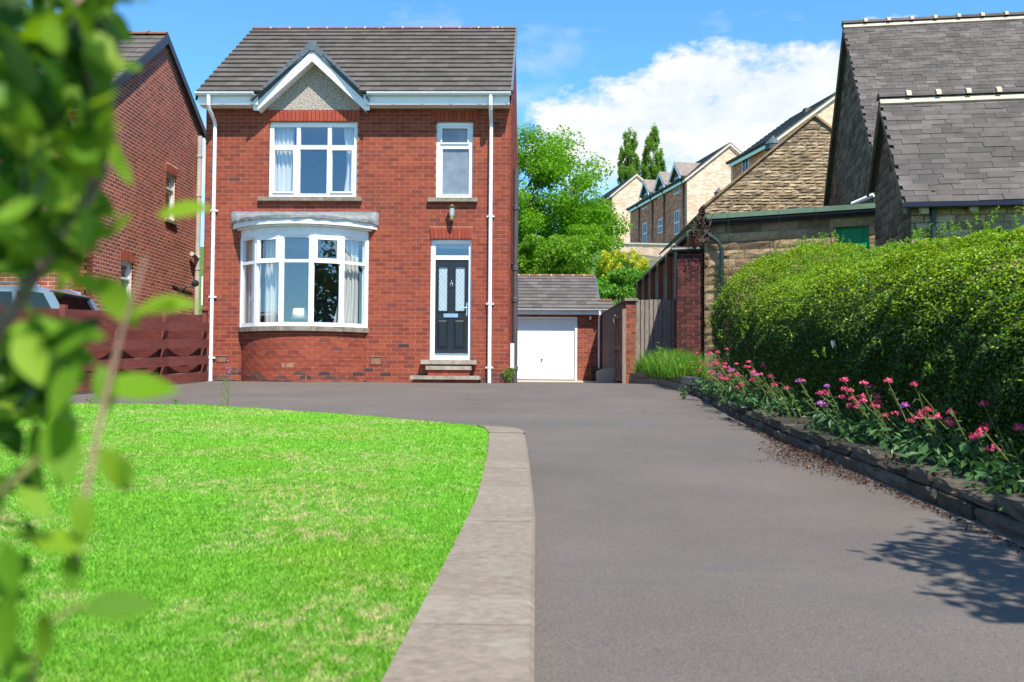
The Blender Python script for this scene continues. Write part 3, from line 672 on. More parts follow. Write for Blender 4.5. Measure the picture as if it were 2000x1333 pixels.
# side and back walls
mb = MB(); holed_wall(mb, (HX1, FY_ + .26, -0.3), (0, 1, 0), (1, 0, 0), HB - FY_ - .26, [(0, EAVE + .45), (3.3, 8.35), (HB - FY_ - .26, EAVE + .45)], [], 0.26)
holed_wall(mb, (HX0, FY_ + .26, -0.3), (0, 1, 0), (-1, 0, 0), HB - FY_ - .26, [(0, EAVE + .45), (3.3, 8.35), (HB - FY_ - .26, EAVE + .45)], [], 0.26)
mb.box(HX0 + .26, HX1 - .26, HB - .26, HB, -.3, EAVE)
sw = mb.build('side_wall', 'mortar', house)
p2 = course_pieces(HB - FY_, lambda u: EAVE + (min(u, 3.4) * .73 if u < 3.4 else 3.4 * .73 - (u - 3.4) * .73) - .02, BL, BH, BJ, [], v_start=-0.04, seed=4)
lay(p2, (HX1, FY_ - .008, 0), (0, 1, 0), (1, 0, 0), 'brick_red', sw, 'brick', 0, mats=lambda p, rg: 'brick_red', seed=9)
lay(p2, (HX0, FY_ - .008, 0), (0, 1, 0), (-1, 0, 0), 'brick_red', sw, 'brick', 0, mats=lambda p, rg: 'brick_red', seed=10)
# rooms behind the glass
mb = MB().box(HX0 + .27, HX1 - .27, FY_ + .27, HB - .27, 2.72, 2.86).box(HX0 + .27, HX1 - .27, FY_ + .27, HB - .27, 0.18, 0.30).box(HX0 + .27, HX1 - .27, FY_ + .27, HB - .27, 5.30, 5.36)
mb.box(-2.25, -2.15, FY_ + .27, HB - .27, .3, 2.72).box(-2.25, -2.15, FY_ + .27, HB - .27, 2.86, 5.30).box(HX0 + .27, HX1 - .27, 23.6, 23.7, .3, 2.72).box(HX0 + .27, HX1 - .27, 23.6, 23.7, 2.86, 5.3)
mb.build('interior_wall', 'plaster', house)
# pebbledash panel in the front gable
pl, pr, pb = fx(519.5), fx(699), fz(215.5)
MB().prism([(pl, FY_ - .012, pb), (pr, FY_ - .012, pb), (pr, FY_ - .012, 5.75), (GAX, FY_ - .012, 6.60), (pl, FY_ - .012, 5.75)], (0, .02, 0)).build('gable_panel', 'pebbledash', house)

def bars(mb, rects, y0, y1):
    for (a, b, c, d) in rects: mb.box(a, b, y0, y1, c, d)
def flat_window(W_, panes, sill, glass='glass'):
    """White frame with glass in the given px rectangles; the frame is whatever is left between the panes."""
    yf = FY_ + .055
    xs = sorted(set([W_['x0'], W_['x1']] + [fx(v) for p in panes for v in p[:2]])); zs = sorted(set([W_['z0'], W_['z1']] + [fz(v) for p in panes for v in p[2:4]]))
    P = [(fx(p[0]), fx(p[1]), fz(p[3]), fz(p[2])) for p in panes]
    mb = MB()
    for a, b in zip(xs, xs[1:]):
        for c, d in zip(zs, zs[1:]):
            mx, mz = (a + b) / 2, (c + d) / 2
            if not any(q[0] < mx < q[1] and q[2] < mz < q[3] for q in P): mb.box(a, b, yf, yf + .07, c, d)
    for q, p in zip(P, panes):   # raised beads / opening sashes
        r = .028 if len(p) > 4 and p[4] else .012; pr_ = .026 if r > .02 else .008
        for (a, b, c, d) in ((q[0] - r, q[1] + r, q[3], q[3] + r), (q[0] - r, q[1] + r, q[2] - r, q[2]), (q[0] - r, q[0], q[2], q[3]), (q[1], q[1] + r, q[2], q[3])): mb.box(a, b, yf - pr_, yf - .001, c, d)
    w = mb.build('window', 'white_upvc', house)
    for q in P: MB().box(q[0] - .004, q[1] + .004, yf + .03, yf + .036, q[2] - .004, q[3] + .004).build('pane', glass, w)
    # head piece following the shallow arch
    n_ = 10; top = []
    for i in range(n_ + 1):
        t = i / n_; top.append((W_['x0'] + (W_['x1'] - W_['x0']) * t, W_['z1'] - .01 - .05 * (2 * t - 1) ** 2))
    MB().prism([(W_['x0'], yf - .02, W_['z1'] - .09), (W_['x1'], yf - .02, W_['z1'] - .09)] + [(x, yf - .02, z) for x, z in reversed(top)], (0, .03, 0)).build('window_head', 'white_upvc', w)
    s = sill; mb = MB().box(fx(s[0]), fx(s[1]), FY_ - .09, FY_ + .10, fz(s[3]), fz(s[2]) - .002); mb.build('sill', 'sill_stone', w)
    return w
flat_window(U1, [(530, 575, 247.5, 283), (582, 636, 247.5, 283), (643, 688, 247.5, 283), (532, 569, 293, 374, 1), (582, 635, 291, 378), (645, 684, 293, 374, 1)], (504, 706, 386, 394))
flat_window(U2, [(861, 911, 250, 278, 1), (862, 914, 290, 379)], (835, 932, 387, 395), 'obscure_glass')

# --- bow window
def bp(phi, r, z): return (BXC + r * math.sin(phi), BYC - r * math.cos(phi), z)
def arc_band(r0, r1, z0, z1, n_=28, wav=0.0, rg=random.Random(3)):
    mb = MB(); p1 = math.acos(min(0.88 / r1, 1)); rows = []
    for i in range(n_ + 1):
        ph = -p1 + 2 * p1 * i / n_; w_ = rg.uniform(-wav, wav)
        o_ = bp(ph, r1 + w_, z0); o2 = bp(ph, r1 + w_, z1)
        i_ = list(bp(ph, r0, z0)); i_[1] = min(i_[1], FY_ - .002); i2 = list(bp(ph, r0, z1)); i2[1] = min(i2[1], FY_ - .002)
        rows.append((o_, o2, tuple(i2), tuple(i_)))
    for a, b in zip(rows, rows[1:]): mb.add([a[0], b[0], b[1], a[1], a[3], b[3], b[2], a[2]], [(0, 1, 2, 3), (3, 2, 6, 7), (0, 4, 5, 1)])
    mb.add(list(rows[0]), [(0, 1, 2, 3)]); mb.add(list(rows[-1]), [(3, 2, 1, 0)])
    return mb
bow = arc_band(BR_ - .10, BR_ + .03, BZ1 - .17, BZ1 - .002).build('bow_window', 'white_paint', house)
arc_band(BR_ - .05, BR_ + .17, 3.055, 3.19).build('fascia', 'white_paint', bow)
arc_band(BR_ - .05, BR_ + .09, BZ1, 3.053).build('moulding', 'white_paint', bow)
for i in range(5):   # sill stones
    p1 = math.acos(.88 / (BR_ + .06)); a0, a1 = -p1 + 2 * p1 * i / 5 + .003, -p1 + 2 * p1 * (i + 1) / 5 - .003; mb = MB()
    for k in range(4):
        q0, q1 = a0 + (a1 - a0) * k / 4, a0 + (a1 - a0) * (k + 1) / 4
        A = [bp(q, r, z) for z in (.985, 1.075) for q, r in ((q0, BR_ + .06), (q1, BR_ + .06), (q1, BR_ - .1), (q0, BR_ - .1))]
        A = [(x, min(y, FY_ - .003), z) for x, y, z in A]
        mb.add(A, [(3, 2, 1, 0), (4, 5, 6, 7), (0, 1, 5, 4), (2, 3, 7, 6), (1, 2, 6, 5), (3, 0, 4, 7)])
    mb.build('sill', 'sill_stone', bow)
# lead roof: dressed, lumpy
mb = MB(); rg = random.Random(11); nphi, nr = 34, 4; rows = []; p1 = math.acos(.88 / (BR_ + .21))
for i in range(nphi + 1):
    ph = -p1 + 2 * p1 * i / nphi; row = []
    e_ = bp(ph, BR_ + .205 + rg.uniform(-.012, .012), 3.16 + rg.uniform(-.02, .012))
    for j in range(nr + 1):
        t = j / nr; x, y = e_[0] * (1 - t * .0) , e_[1] + (FY_ - .004 - e_[1]) * t
        row.append((x, min(y, FY_ - .004), 3.215 + (3.40 - 3.215) * t ** .8 + (rg.uniform(-.012, .012) if j < nr else 0)))
    rows.append([e_] + row)
for a, b in zip(rows, rows[1:]):
    for j in range(nr + 1): mb.add([a[j], b[j], b[j + 1], a[j + 1]], [(0, 1, 2, 3)])
mb.add([rows[0][k] for k in range(nr + 2)], [tuple(range(nr + 2))]); mb.add([rows[-1][k] for k in range(nr + 2)], [tuple(range(nr + 1, -1, -1))])
mb.build('lead_roof', 'lead', bow)
MB().box(BXC - 1.46, BXC + 1.46, FY_ - .022, FY_ - .001, 3.33, 3.42).build('lead_flashing', 'lead', bow)
arc_band(BR_ - .3, BR_ + .02, 3.0, 3.05).build('soffit', 'white_paint', bow)
# five lights
half = math.asin(BXW / BR_)
for i in range(5):
    a0, a1 = -half + 2 * half * i / 5, -half + 2 * half * (i + 1) / 5
    A, B = np.array(bp(a0, BR_, 0)), np.array(bp(a1, BR_, 0)); L_ = np.linalg.norm(B - A); uu = (B - A) / L_; nn = np.array([uu[1], -uu[0], 0.0])
    z0, z1 = BZ0, BZ1 - .16
    tz = 2.32; sash = i in (1, 3)
    def lb(mb, s0, s1, q0, q1, d0, d1):
        mb.obox(A + uu * s0 + nn * d0 + np.array([0, 0, q0]), uu * (s1 - s0), nn * (d1 - d0), (0, 0, q1 - q0))
    mb = MB(); e_ = .048
    lb(mb, 0.004, e_, z0, z1, -.03, .03); lb(mb, L_ - e_, L_ - .004, z0, z1, -.03, .03)
    lb(mb, e_, L_ - e_, z0, z0 + .075, -.03, .028); lb(mb, e_, L_ - e_, z1 - .05, z1, -.03, .028); lb(mb, e_, L_ - e_, tz, tz + .06, -.03, .028)
    lt = mb.build('light_frame', 'white_upvc', bow)
    if sash:
        mb = MB(); r = .055
        for q in ((e_ - .02, L_ - e_ + .02, z1 - .09, z1 - .005), (e_ - .02, L_ - e_ + .02, tz - .005, tz + .085), (e_ - .02, e_ + r, tz + .085, z1 - .09), (L_ - e_ - r, L_ - e_ + .02, tz + .085, z1 - .09)): lb(mb, *q, .031, .062)
        mb.build('top_sash', 'white_upvc', lt)
    for (q0, q1) in ((z0 + .075, tz), (tz + .06, z1 - .05)):
        mb = MB(); lb(mb, e_ - .004, L_ - e_ + .004, q0 - .004, q1 + .004, -.004, .002); mb.build('pane', 'glass', lt)
for a in [-half + 2 * half * i / 5 for i in range(6)]:
    c = bp(a, BR_ + .022, 0); t = np.array([math.cos(a), math.sin(a), 0]); n_ = np.array([math.sin(a), -math.cos(a), 0])
    MB().obox(np.array([c[0], c[1], BZ0]) - t * .04 - n_ * .06, t * .08, n_ * .075, (0, 0, BZ1 - .16 - BZ0)).build('mullion', 'white_upvc', bow)
# bow plinth wall of bricks
mb = MB(); NB = 40
for i in range(NB):
    p1 = math.acos(.88 / (BR_ - .02)); q0, q1 = -p1 + 2 * p1 * i / NB, -p1 + 2 * p1 * (i + 1) / NB
    A = [bp(q, r, z) for z in (-.3, .984) for q, r in ((q0, BR_ - .0118), (q1, BR_ - .0118), (q1, BR_ - .24), (q0, BR_ - .24))]
    mb.add(A, [(3, 2, 1, 0), (4, 5, 6, 7), (0, 1, 5, 4), (2, 3, 7, 6)])
bw = mb.build('bow_wall', 'mortar', house); rg = random.Random(8); p1 = math.acos(.88 / (BR_ - .015)); k = 0; z = -.04
while z < .97:
    da = BL / BR_; q = -p1 - (da / 2 if k % 2 else 0)
    while q < p1:
        a0, a1 = max(q, -p1), min(q + da - BJ / BR_, p1)
        zt = min(z + BH - BJ, .98)
        if a1 - a0 > .02 and not (k == 4 and a0 < -.06 < a1):
            am = (a0 + a1) / 2; c = bp(am, BR_ - .0285 + rg.uniform(-.001, .001), (z + zt) / 2)
            mt_ = 'brick_dark' if (z < .2 and rg.random() < .4) else 'brick_red'
            piece('brick', mt_, c, (Vector((math.cos(am), math.sin(am), 0)), Vector((-math.sin(am), math.cos(am), 0)), Vector((0, 0, 1))), ((a1 - a0) * BR_, .035, zt - z), bw, jig=.003, rg=rg)
        q += da
    z += BH; k += 1
def airbrick(x0, x1, z0, z1, y, nm='air_brick'):
    mb = MB().box(x0, x1, y + .012, y + .03, z0, z1); w_ = .012
    for q in ((x0, x1, z0, z0 + w_), (x0, x1, z1 - w_, z1), (x0, x0 + w_, z0, z1), (x1 - w_, x1, z0, z1)): mb.box(q[0], q[1], y - .004, y + .02, q[2], q[3])
    k = 4
    for i in range(k):
        xa = x0 + w_ + (x1 - x0 - 2 * w_) * i / k; xb = x0 + w_ + (x1 - x0 - 2 * w_) * (i + 1) / k
        for s in (0, 1):
            A = (xa, z0 + w_) if s else (xa, z1 - w_); B = (xb, z1 - w_) if s else (xb, z0 + w_)
            mb.obox((A[0], y, A[1] - .003), (B[0] - A[0], 0, B[1] - A[1]), (0, .02, 0), (0, 0, .006))
    mb.build(nm, 'terracotta', house)
airbrick(fx(427), fx(447), fz(710), fz(697), FY_ - .006); airbrick(fx(726), fx(748), fz(713), fz(697), FY_ - .006)
c = bp(-.06, BR_ - .025, 0); MB().box(c[0] - .1, c[0] - .01, c[1] - .005, c[1] + .03, .295, .35).box(c[0] + .01, c[0] + .1, c[1] - .005, c[1] + .03, .295, .35).build('air_brick', 'black_plastic', house)

# --- door
dx = lambda px: fx(px, 600)
door = None
yf = FY_ + .06; mb = MB()
x0, x1, z0, z1 = DR['x0'], DR['x1'], DR['z0'], DR['z1']
dl, dr_ = dx(849), dx(914.5); dtop, dbot = fz(507, 880), fz(694, 880)
mb.box(x0, dl, yf, yf + .08, z0, z1).box(dr_, x1, yf, yf + .08, z0, z1).box(dl, dr_, yf, yf + .08, z1 - .085, z1).box(dl, dr_, yf, yf + .08, dtop, dtop + .085).box(dl, dr_, yf - .02, yf + .08, z0, dbot)
frame = mb.build('door_frame', 'white_upvc', house)
MB().box(dl, dr_, yf + .03, yf + .036, dtop + .085, z1 - .085).build('fanlight', 'glass', frame)
n_ = 8; top = [(x0 + (x1 - x0) * i / n_, z1 - .005 - .035 * (2 * i / n_ - 1) ** 2) for i in range(n_ + 1)]
MB().prism([(x0, yf - .015, z1 - .07), (x1, yf - .015, z1 - .07)] + [(x, yf - .015, z) for x, z in reversed(top)], (0, .014, 0)).build('frame_head', 'white_upvc', frame)
MB().box(dl + .01, dr_ - .01, yf - .028, yf + .01, dbot + .004, dbot + .035).build('weather_bar', 'chrome', frame)
yd = yf + .02
holes = [(dx(856), dx(873), fz(607, 880), fz(521, 880)), (dx(889), dx(907), fz(607, 880), fz(521, 880))]
xs = sorted([dl, dr_] + [q for h_ in holes for q in h_[:2]]); zs = sorted([dbot, dtop, holes[0][2], holes[0][3]]); mb = MB()
for a, b in zip(xs, xs[1:]):
    for c, d in zip(zs, zs[1:]):
        if not any(h_[0] < (a + b) / 2 < h_[1] and h_[2] < (c + d) / 2 < h_[3] for h_ in holes): mb.box(a, b, yd, yd + .045, c, d)
for h_ in holes:   # glazing beads
    for q in ((h_[0] - .022, h_[1] + .022, h_[3], h_[3] + .022), (h_[0] - .022, h_[1] + .022, h_[2] - .022, h_[2]), (h_[0] - .022, h_[0], h_[2], h_[3]), (h_[1], h_[1] + .022, h_[2], h_[3])): mb.box(q[0], q[1], yd - .014, yd - .001, q[2], q[3])
door = mb.build('door', 'door_black', house)
for h_ in holes:
    gp = MB().box(h_[0], h_[1], yd + .012, yd + .02, h_[2], h_[3]).build('leaded_glass', 'frosted_glass', door)
    mb = MB(); w_, hh = h_[1] - h_[0], h_[3] - h_[2]; st = w_ * .62; k = int(hh / st) + 2
    for i in range(-2, k + 1):
        for s in (1, -1):
            za = h_[2] + i * st; zb = za + s * w_ * 1.35
            pa, pb_ = np.array([h_[0], yd + .009, za]), np.array([h_[1], yd + .009, zb])
            d_ = pb_ - pa; t0, t1 = 0.0, 1.0
            for lim, sg in ((h_[2], 1), (h_[3], -1)):
                if abs(d_[2]) > 1e-6:
                    t = (lim - pa[2]) / d_[2]
                    if sg * d_[2] > 0: t0 = max(t0, t)
                    else: t1 = min(t1, t)
            if t1 - t0 > .05: mb.obox(pa + d_ * t0 - np.array([0, 0, .002]), d_ * (t1 - t0), (0, .003, 0), (0, 0, .004))
    mb.build('lead_lattice', 'lead_came', gp)
for (a, b) in ((853.5, 875), (886, 908)):   # raised lower panels
    a, b, c, d = dx(a), dx(b), fz(680, 880), fz(624, 880); mb = MB(); i_ = .03
    for q in ((a, b, d - .012, d), (a, b, c, c + .012), (a, a + .012, c, d), (b - .012, b, c, d)): mb.box(q[0], q[1], yd - .01, yd - .001, q[2], q[3])
    V = [(a + .012, yd - .002, c + .012), (b - .012, yd - .002, c + .012), (b - .012, yd - .002, d - .012), (a + .012, yd - .002, d - .012), (a + .012 + i_, yd - .02, c + .012 + i_), (b - .012 - i_, yd - .02, c + .012 + i_), (b - .012 - i_, yd - .02, d - .012 - i_), (a + .012 + i_, yd - .02, d - .012 - i_)]
    mb.add(V, [(4, 5, 6, 7), (0, 1, 5, 4), (1, 2, 6, 5), (2, 3, 7, 6), (3, 0, 4, 7)]); mb.build('door_panel', 'door_black', door)
MB().box(dx(866), dx(894), yd - .018, yd - .001, fz(620, 880), fz(612.5, 880)).build('letterbox', 'chrome', door)
kx, kz = dx(881), fz(553, 880); mb = MB().lathe((0, 0, 0), [(.001, 0), (.02, .004), (.022, .015), (.001, .03)], 10)
mb.v = [(kx + a, yd - .001 - c_, kz + b) for a, b, c_ in mb.v]
mb.tube([(kx + .028 * math.cos(t), yd - .03, kz - .028 + .034 * math.sin(t)) for t in np.linspace(0, math.tau, 14)], .006, 6); mb.tube([(kx, yd - .01, kz + .01), (kx, yd - .012, kz + .07)], [.01, .003], 6); mb.build('knocker', 'chrome', door, True)
hx = dx(911.3); mb = MB().box(hx - .012, hx + .012, yd - .012, yd - .001, fz(617, 880), fz(591, 880)); hz = fz(601, 880)
mb.tube([(hx, yd - .002, hz), (hx, yd - .05, hz), (hx - .03, yd - .055, hz), (hx - .115, yd - .055, hz + .003)], .009, 8); mb.build('door_handle', 'chrome', door)
# steps
st1 = MB().box(dx(824), dx(932), FY_ - .14, FY_ + .05, fz(711), fz(702.5)).build('door_step', 'step_stone', house)
MB().box(dx(836), dx(923), FY_ - .34, FY_ - .011, fz(722), fz(714.5)).build('step_slab', 'step_stone', st1)
def step_riser(a, b, y, z0, z1):
    MB().box(a, b, y + .01, FY_ - .012, z0, z1).build('riser', 'mortar', st1)
    k = 6
    for i in range(k): piece('brick', 'brick_red' if i % 2 else 'brick_soldier', (a + (b - a) * (i + .5) / k, y + .012, (z0 + z1) / 2), (Vector((1, 0, 0)), Vector((0, 1, 0)), Vector((0, 0, 1))), ((b - a) / k - .01, .03, z1 - z0 - .008), st1)
step_riser(dx(840), dx(919), FY_ - .30, fz(733), fz(722) - .002)
MB().box(dx(810), dx(941), FY_ - .62, FY_ - .013, fz(740.5), fz(733) - .002).build('step_slab', 'step_stone', st1)
step_riser(dx(815), dx(936), FY_ - .56, -.1, fz(740.5) - .002)
# lantern above the door
lx, lz = dx(882), fz(440); ly = FY_ - .13
mb = MB().tube([(lx, FY_ - .005, lz + .06), (lx, FY_ - .06, lz + .05), (lx, ly, lz + .09)], .016, 8).lathe((lx, ly, lz), [(.01, .06), (.05, .08), (.052, .13), (.04, .15), (.044, .15), (.044, .165)], 14).lathe((lx, ly, lz), [(.03, .33), (.075, .345), (.078, .36), (.02, .385), (.012, .40)], 14)
for t in range(4):
    q = t * math.pi / 2 + .6; mb.tube([(lx + .05 * math.cos(q), ly + .05 * math.sin(q), lz + .15), (lx + .06 * math.cos(q), ly + .06 * math.sin(q), lz + .34)], .005, 5)
lamp = mb.build('wall_lantern', 'brass', house, False)
MB().lathe((lx, ly, lz), [(.02, .166), (.045, .17), (.055, .325), (.02, .33)], 12).build('lantern_glass', 'frosted_glass', lamp)
MB().lathe((lx, ly + .02, lz), [(.001, -.03), (.024, -.015), (.026, .03), (.014, .06)], 10).build('sensor', 'black_plastic', lamp)

# --- main roof
EY, EZ, RY, RZ = 19.42, 5.735, 23.2, 8.34
RX0, RX1 = -6.78, -0.53
sl = np.array([0, RY - EY, RZ - EZ]); SLN = np.linalg.norm(sl); sd = sl / SLN; rn = np.array([0, -sd[2], sd[1]])
gable_hw = lambda z: (GRZ - .02 - z) / GTAN
mb = MB()
mb.prism([(RX0 + .03, EY + .05, EZ - .02), (RX1 - .03, EY + .05, EZ - .02), (RX1 - .03, RY, RZ - .06), (RX0 + .03, RY, RZ - .06)], (0, .02, -.04)) if False else None
# roof boarding, front cut round the gable, and the whole back slope
for (a, b) in ((RX0 + .03, GAX - 1.16), (GAX + 1.16, RX1 - .03)): mb.prism([(a, EY + .05, EZ - .035), (b, EY + .05, EZ - .035), (b, RY, RZ - .07), (a, RY, RZ - .07)], (0, .01, -.03))
yb = 20.75; zb = EZ + (yb - EY) * sl[2] / sl[1]
mb.prism([(GAX - 1.16, yb, zb - .035), (GAX + 1.16, yb, zb - .035), (GAX + 1.16, RY, RZ - .07), (GAX - 1.16, RY, RZ - .07)], (0, .01, -.03))
mb.prism([(RX0 + .03, RY + .01, RZ - .07), (RX1 - .03, RY + .01, RZ - .07), (RX1 - .03, HB + .35, EZ - .05), (RX0 + .03, HB + .35, EZ - .05)], (0, -.01, -.03))
roof = mb.build('roof', 'roof_tile', house)
rows_, rg = 15, random.Random(21); g_ = SLN / rows_; tw = .315
for r in range(rows_):
    y_mid = EY + sd[1] * g_ * (r + .3); zz = EZ + sd[2] * g_ * (r + .3); hw = gable_hw(zz)
    x = RX0 - (tw / 2 if r % 2 else 0)
    while x < RX1:
        for (p, q) in (((RX0, GAX - hw), (GAX + hw, RX1)) if hw > 0 else ((RX0, RX1),)):
            a, b = max(x, p), min(x + tw - .003, q)
            if b - a > .03:
                c = np.array([(a + b) / 2, EY, EZ]) + sd * (g_ * (r + .5)) + rn * (.012 + rg.uniform(-.002, .002))
                tl = sd * math.cos(.105) + -rn * math.sin(.105); nn = np.cross(np.array([1.0, 0, 0]), tl)
                piece('roof_tile', 'roof_tile', c, ((1, 0, 0), tl, nn), (b - a, g_ + .05, .042), roof, jig=.003, rg=rg)
        x += tw
# ridge tiles
def ridge_mesh(mat, r=.11, l=.45):
    key = ('ridge', mat, r, l)
    if key not in UNIT:
        mb = MB(); n_ = 7; ring = [(r * math.cos(math.pi * i / n_), r * .75 * math.sin(math.pi * i / n_)) for i in range(n_ + 1)]
        for s, k in ((0, 1.0), (1, 1.0)): mb.v += [(s * l - l / 2, y * k, z * k) for y, z in ring]
        mb.f = [(i, i + 1, n_ + 2 + i, n_ + 1 + i) for i in range(n_)] + [tuple(range(n_, -1, -1)), tuple(range(n_ + 1, 2 * n_ + 2))]
        me = bpy.data.meshes.new('ridge_tile'); me.from_pydata(mb.v, [], mb.f); me.update(); me.materials.append(MATS[mat]); UNIT[key] = me
    return UNIT[key]
def ridge_run(a, b, n_, mat, parent, r=.11, joint='mortar_cream', jr=.006, jw=.03):
    a, b = np.asarray(a, float), np.asarray(b, float); d = b - a; l = np.linalg.norm(d) / n_; rz = math.atan2(d[1], d[0])
    me = ridge_mesh(mat, r, round(l - .002, 4))
    jm = ridge_mesh(joint, r + jr, jw)
    for i in range(n_):
        o = bpy.data.objects.new('ridge_tile', me); COL.objects.link(o); o.location = Vector(a + d * (i + .5) / n_); o.rotation_euler = (0, 0, rz); attach(o, parent)
        if i:
            o = bpy.data.objects.new('ridge_joint', jm); COL.objects.link(o); o.location = Vector(a + d * i / n_); o.rotation_euler = (0, 0, rz); attach(o, parent)
ridge_run((RX0, RY, RZ + .0), (RX1 + .02, RY, RZ + .0), 14, 'ridge_red', roof, .085)
# verges: clips on the right edge, bargeboard
for r in range(rows_):
    c = np.array([RX1 + .018, EY, EZ]) + sd * (g_ * (r + .5)) + rn * .0
    piece('verge_clip', 'verge_grey', c, ((1, 0, 0), sd, rn), (.045, g_ - .012, .075), roof)
for xx in (RX1 + .002, RX0 - .0):
    o0 = np.array([xx, EY + .02, EZ - .16]); MB().obox(o0, (.03 if xx > -2 else -.03, 0, 0), sl * 1.0, (0, 0, .125)).build('bargeboard', 'black_barge', house)
# --- front gable roof: two slopes, verge caps, white bargeboards
GY0 = FY_ - .29
ghw = 1.175; gez = GRZ - ghw * GTAN
yback = lambda z: EY + (z - EZ) * sl[1] / sl[2]
groof = MB()
for s in (-1, 1):
    A = [(GAX, GY0, GRZ), (GAX, yback(GRZ) + .1, GRZ), (GAX + s * ghw, yback(gez) + .12, gez), (GAX + s * ghw, GY0, gez)]
    groof.prism(A, (0, 0, -.05))
gr = groof.build('gable_roof', 'verge_grey', house)
for s in (-1, 1):
    dv = np.array([s * ghw, 0, gez - GRZ]); ln_ = np.linalg.norm(dv); dv /= ln_; nv = np.array([s * GTAN, 0, 1.0]); nv /= np.linalg.norm(nv); k = 5
    for i in range(k):
        c = np.array([GAX, GY0 + .06, GRZ]) + dv * ln_ * (i + .5) / k + nv * (.0 + .0); tl = dv * math.cos(.03) + nv * math.sin(.03)
        piece('verge_cap', 'verge_grey', c, (tl, (0, 1, 0), np.cross(tl, (0, 1, 0))), (ln_ / k + .02, .17, .12), gr)
        for yy in (0, 1, 2):
            c2 = c + np.array([0, .27 + yy * .3, -.004]); 
            if c2[1] < yback(c2[2]) + .2: piece('roof_tile', 'verge_grey', c2, (tl, (0, 1, 0), np.cross(tl, (0, 1, 0))), (ln_ / k + .02, .296, .03), gr)
rc = MB().lathe((0, 0, 0), [(.10, 0), (.11, .02), (.11, .14), (.10, .16)], 12).build('ridge_cap', 'verge_grey', gr); rc.data.transform(Matrix.Translation((GAX, GY0 - .03, GRZ - .03)) @ Matrix.Rotation(-math.pi / 2, 4, 'X'))
ridge_run((GAX, GY0 + .1, GRZ - .01), (GAX, yback(GRZ), GRZ - .01), 3, 'verge_grey', gr, .10, 'verge_grey')
for s in (-1, 1):
    t0 = GRZ - .10; w_ = .225
    pts = [(GAX, t0), (GAX + s * (ghw - .01), t0 - (ghw - .01) * GTAN), (GAX + s * (ghw - .01), t0 - (ghw - .01) * GTAN - .10), (GAX + s * (ghw - .09), t0 - (ghw - .09) * GTAN - w_ + .04), (GAX, t0 - w_)]
    MB().prism([(x, GY0 + .01, z) for x, z in pts], (0, .03, 0)).build('bargeboard', 'white_upvc', gr)
    MB().prism([(x, GY0 + .042, z) for x, z in [(GAX, t0 - w_ + .02), (GAX + s * (ghw - .1), t0 - (ghw - .1) * GTAN - w_ + .04), (GAX + s * (ghw - .1), t0 - (ghw - .1) * GTAN - w_ + .06), (GAX, t0 - w_ + .04)]], (0, .25, 0)).build('soffit', 'white_upvc', gr)
# eaves: fascia, soffit, gutters
for (a, b) in ((RX0 + .02, GAX - ghw + .12), (GAX + ghw - .12, RX1 - .03)):
    MB().box(a, b, EY + .03, EY + .055, EZ - .235, EZ - .03).build('fascia', 'white_upvc', house)
    MB().box(a, b, EY + .056, FY_ - .012, EZ - .225, EZ - .205).build('soffit', 'white_upvc', house)
def gutter(a, b, y, z, mat, parent, r=.058, clips=True, axis=0):
    n_ = 8; mb = MB(); ring = [(-r * math.cos(math.pi * i / n_), -r * math.sin(math.pi * i / n_)) for i in range(n_ + 1)]; ring2 = [(p * .88, q * .88) for p, q in ring][::-1]
    prof = ring + ring2
    mb.prism([(a, y + p, z + q) for p, q in prof], (b - a, 0, 0)); g = mb.build('gutter', mat, parent)
    if clips:
        k = max(int((b - a) / .5), 1)
        for i in range(k + 1):
            x = a + (b - a) * i / k; x = min(max(x, a + .025), b - .025); rr = r + .006
            MB().prism([(x - .02, y - rr * math.cos(math.pi * t / n_), z - rr * math.sin(math.pi * t / n_)) for t in range(n_ + 1)], (.04, 0, 0)).build('gutter_clip', mat, g)
    return g
gutter(RX0 - .02, GAX - ghw + .06, EY - .035, EZ - .012, 'white_upvc', house); gutter(GAX + ghw - .045, RX1 + .0, EY - .035, EZ - .012, 'white_upvc', house)
def downpipe(x, ztop, zbot, mat, clips, dxtop=0.0):
    mb = MB().tube([(x + dxtop, EY - .035, ztop), (x + dxtop, EY - .035, ztop - .20), (x + dxtop, EY + .02, ztop - .28), (x, FY_ - .13, ztop - .44), (x, FY_ - .075, ztop - .52), (x, FY_ - .075, zbot)], .038, 10)
    p = mb.build('downpipe', mat, house, False)
    for z in clips: MB().lathe((x, FY_ - .075, z), [(.042, 0), (.046, .005), (.046, .045), (.042, .05)], 12).box(x - .075, x + .075, FY_ - .045, FY_ - .012, z + .01, z + .04).build('pipe_clip', mat, p)
downpipe(fx(413, 600) + .03, EZ - .06, -.02, 'white_upvc', (.44, 1.66, 3.4), -.03); downpipe(fx(957, 600), EZ - .06, -.03, 'white_upvc', (.28, 1.55, 3.3), .0)
# soil pipe and small things on the right flank
sp = MB().tube([(HX1 + .09, 20.35, 4.4), (HX1 + .09, 20.35, -.02)], .055, 12).tube([(HX1 + .09, 20.35, 2.25), (HX1 + .05, 20.62, 2.42), (HX1 + .0, 20.72, 2.46)], .05, 10).build('soil_pipe', 'soil_pipe', house, False)
for z in (.25, 1.65, 2.3, 3.55): MB().lathe((HX1 + .09, 20.35, z), [(.06, 0), (.068, .01), (.068, .09), (.06, .10)], 12).build('pipe_collar', 'soil_pipe', sp)
MB().box(HX1 + .01, HX1 + .085, 20.02, 20.14, .30, .80).build('meter_duct', 'white_upvc', house)
MB().box(HX0 - .03, HX0 - .004, FY_ - .02, FY_ + .06, 1.52, 2.1).build('cable_duct', 'white_upvc', house)

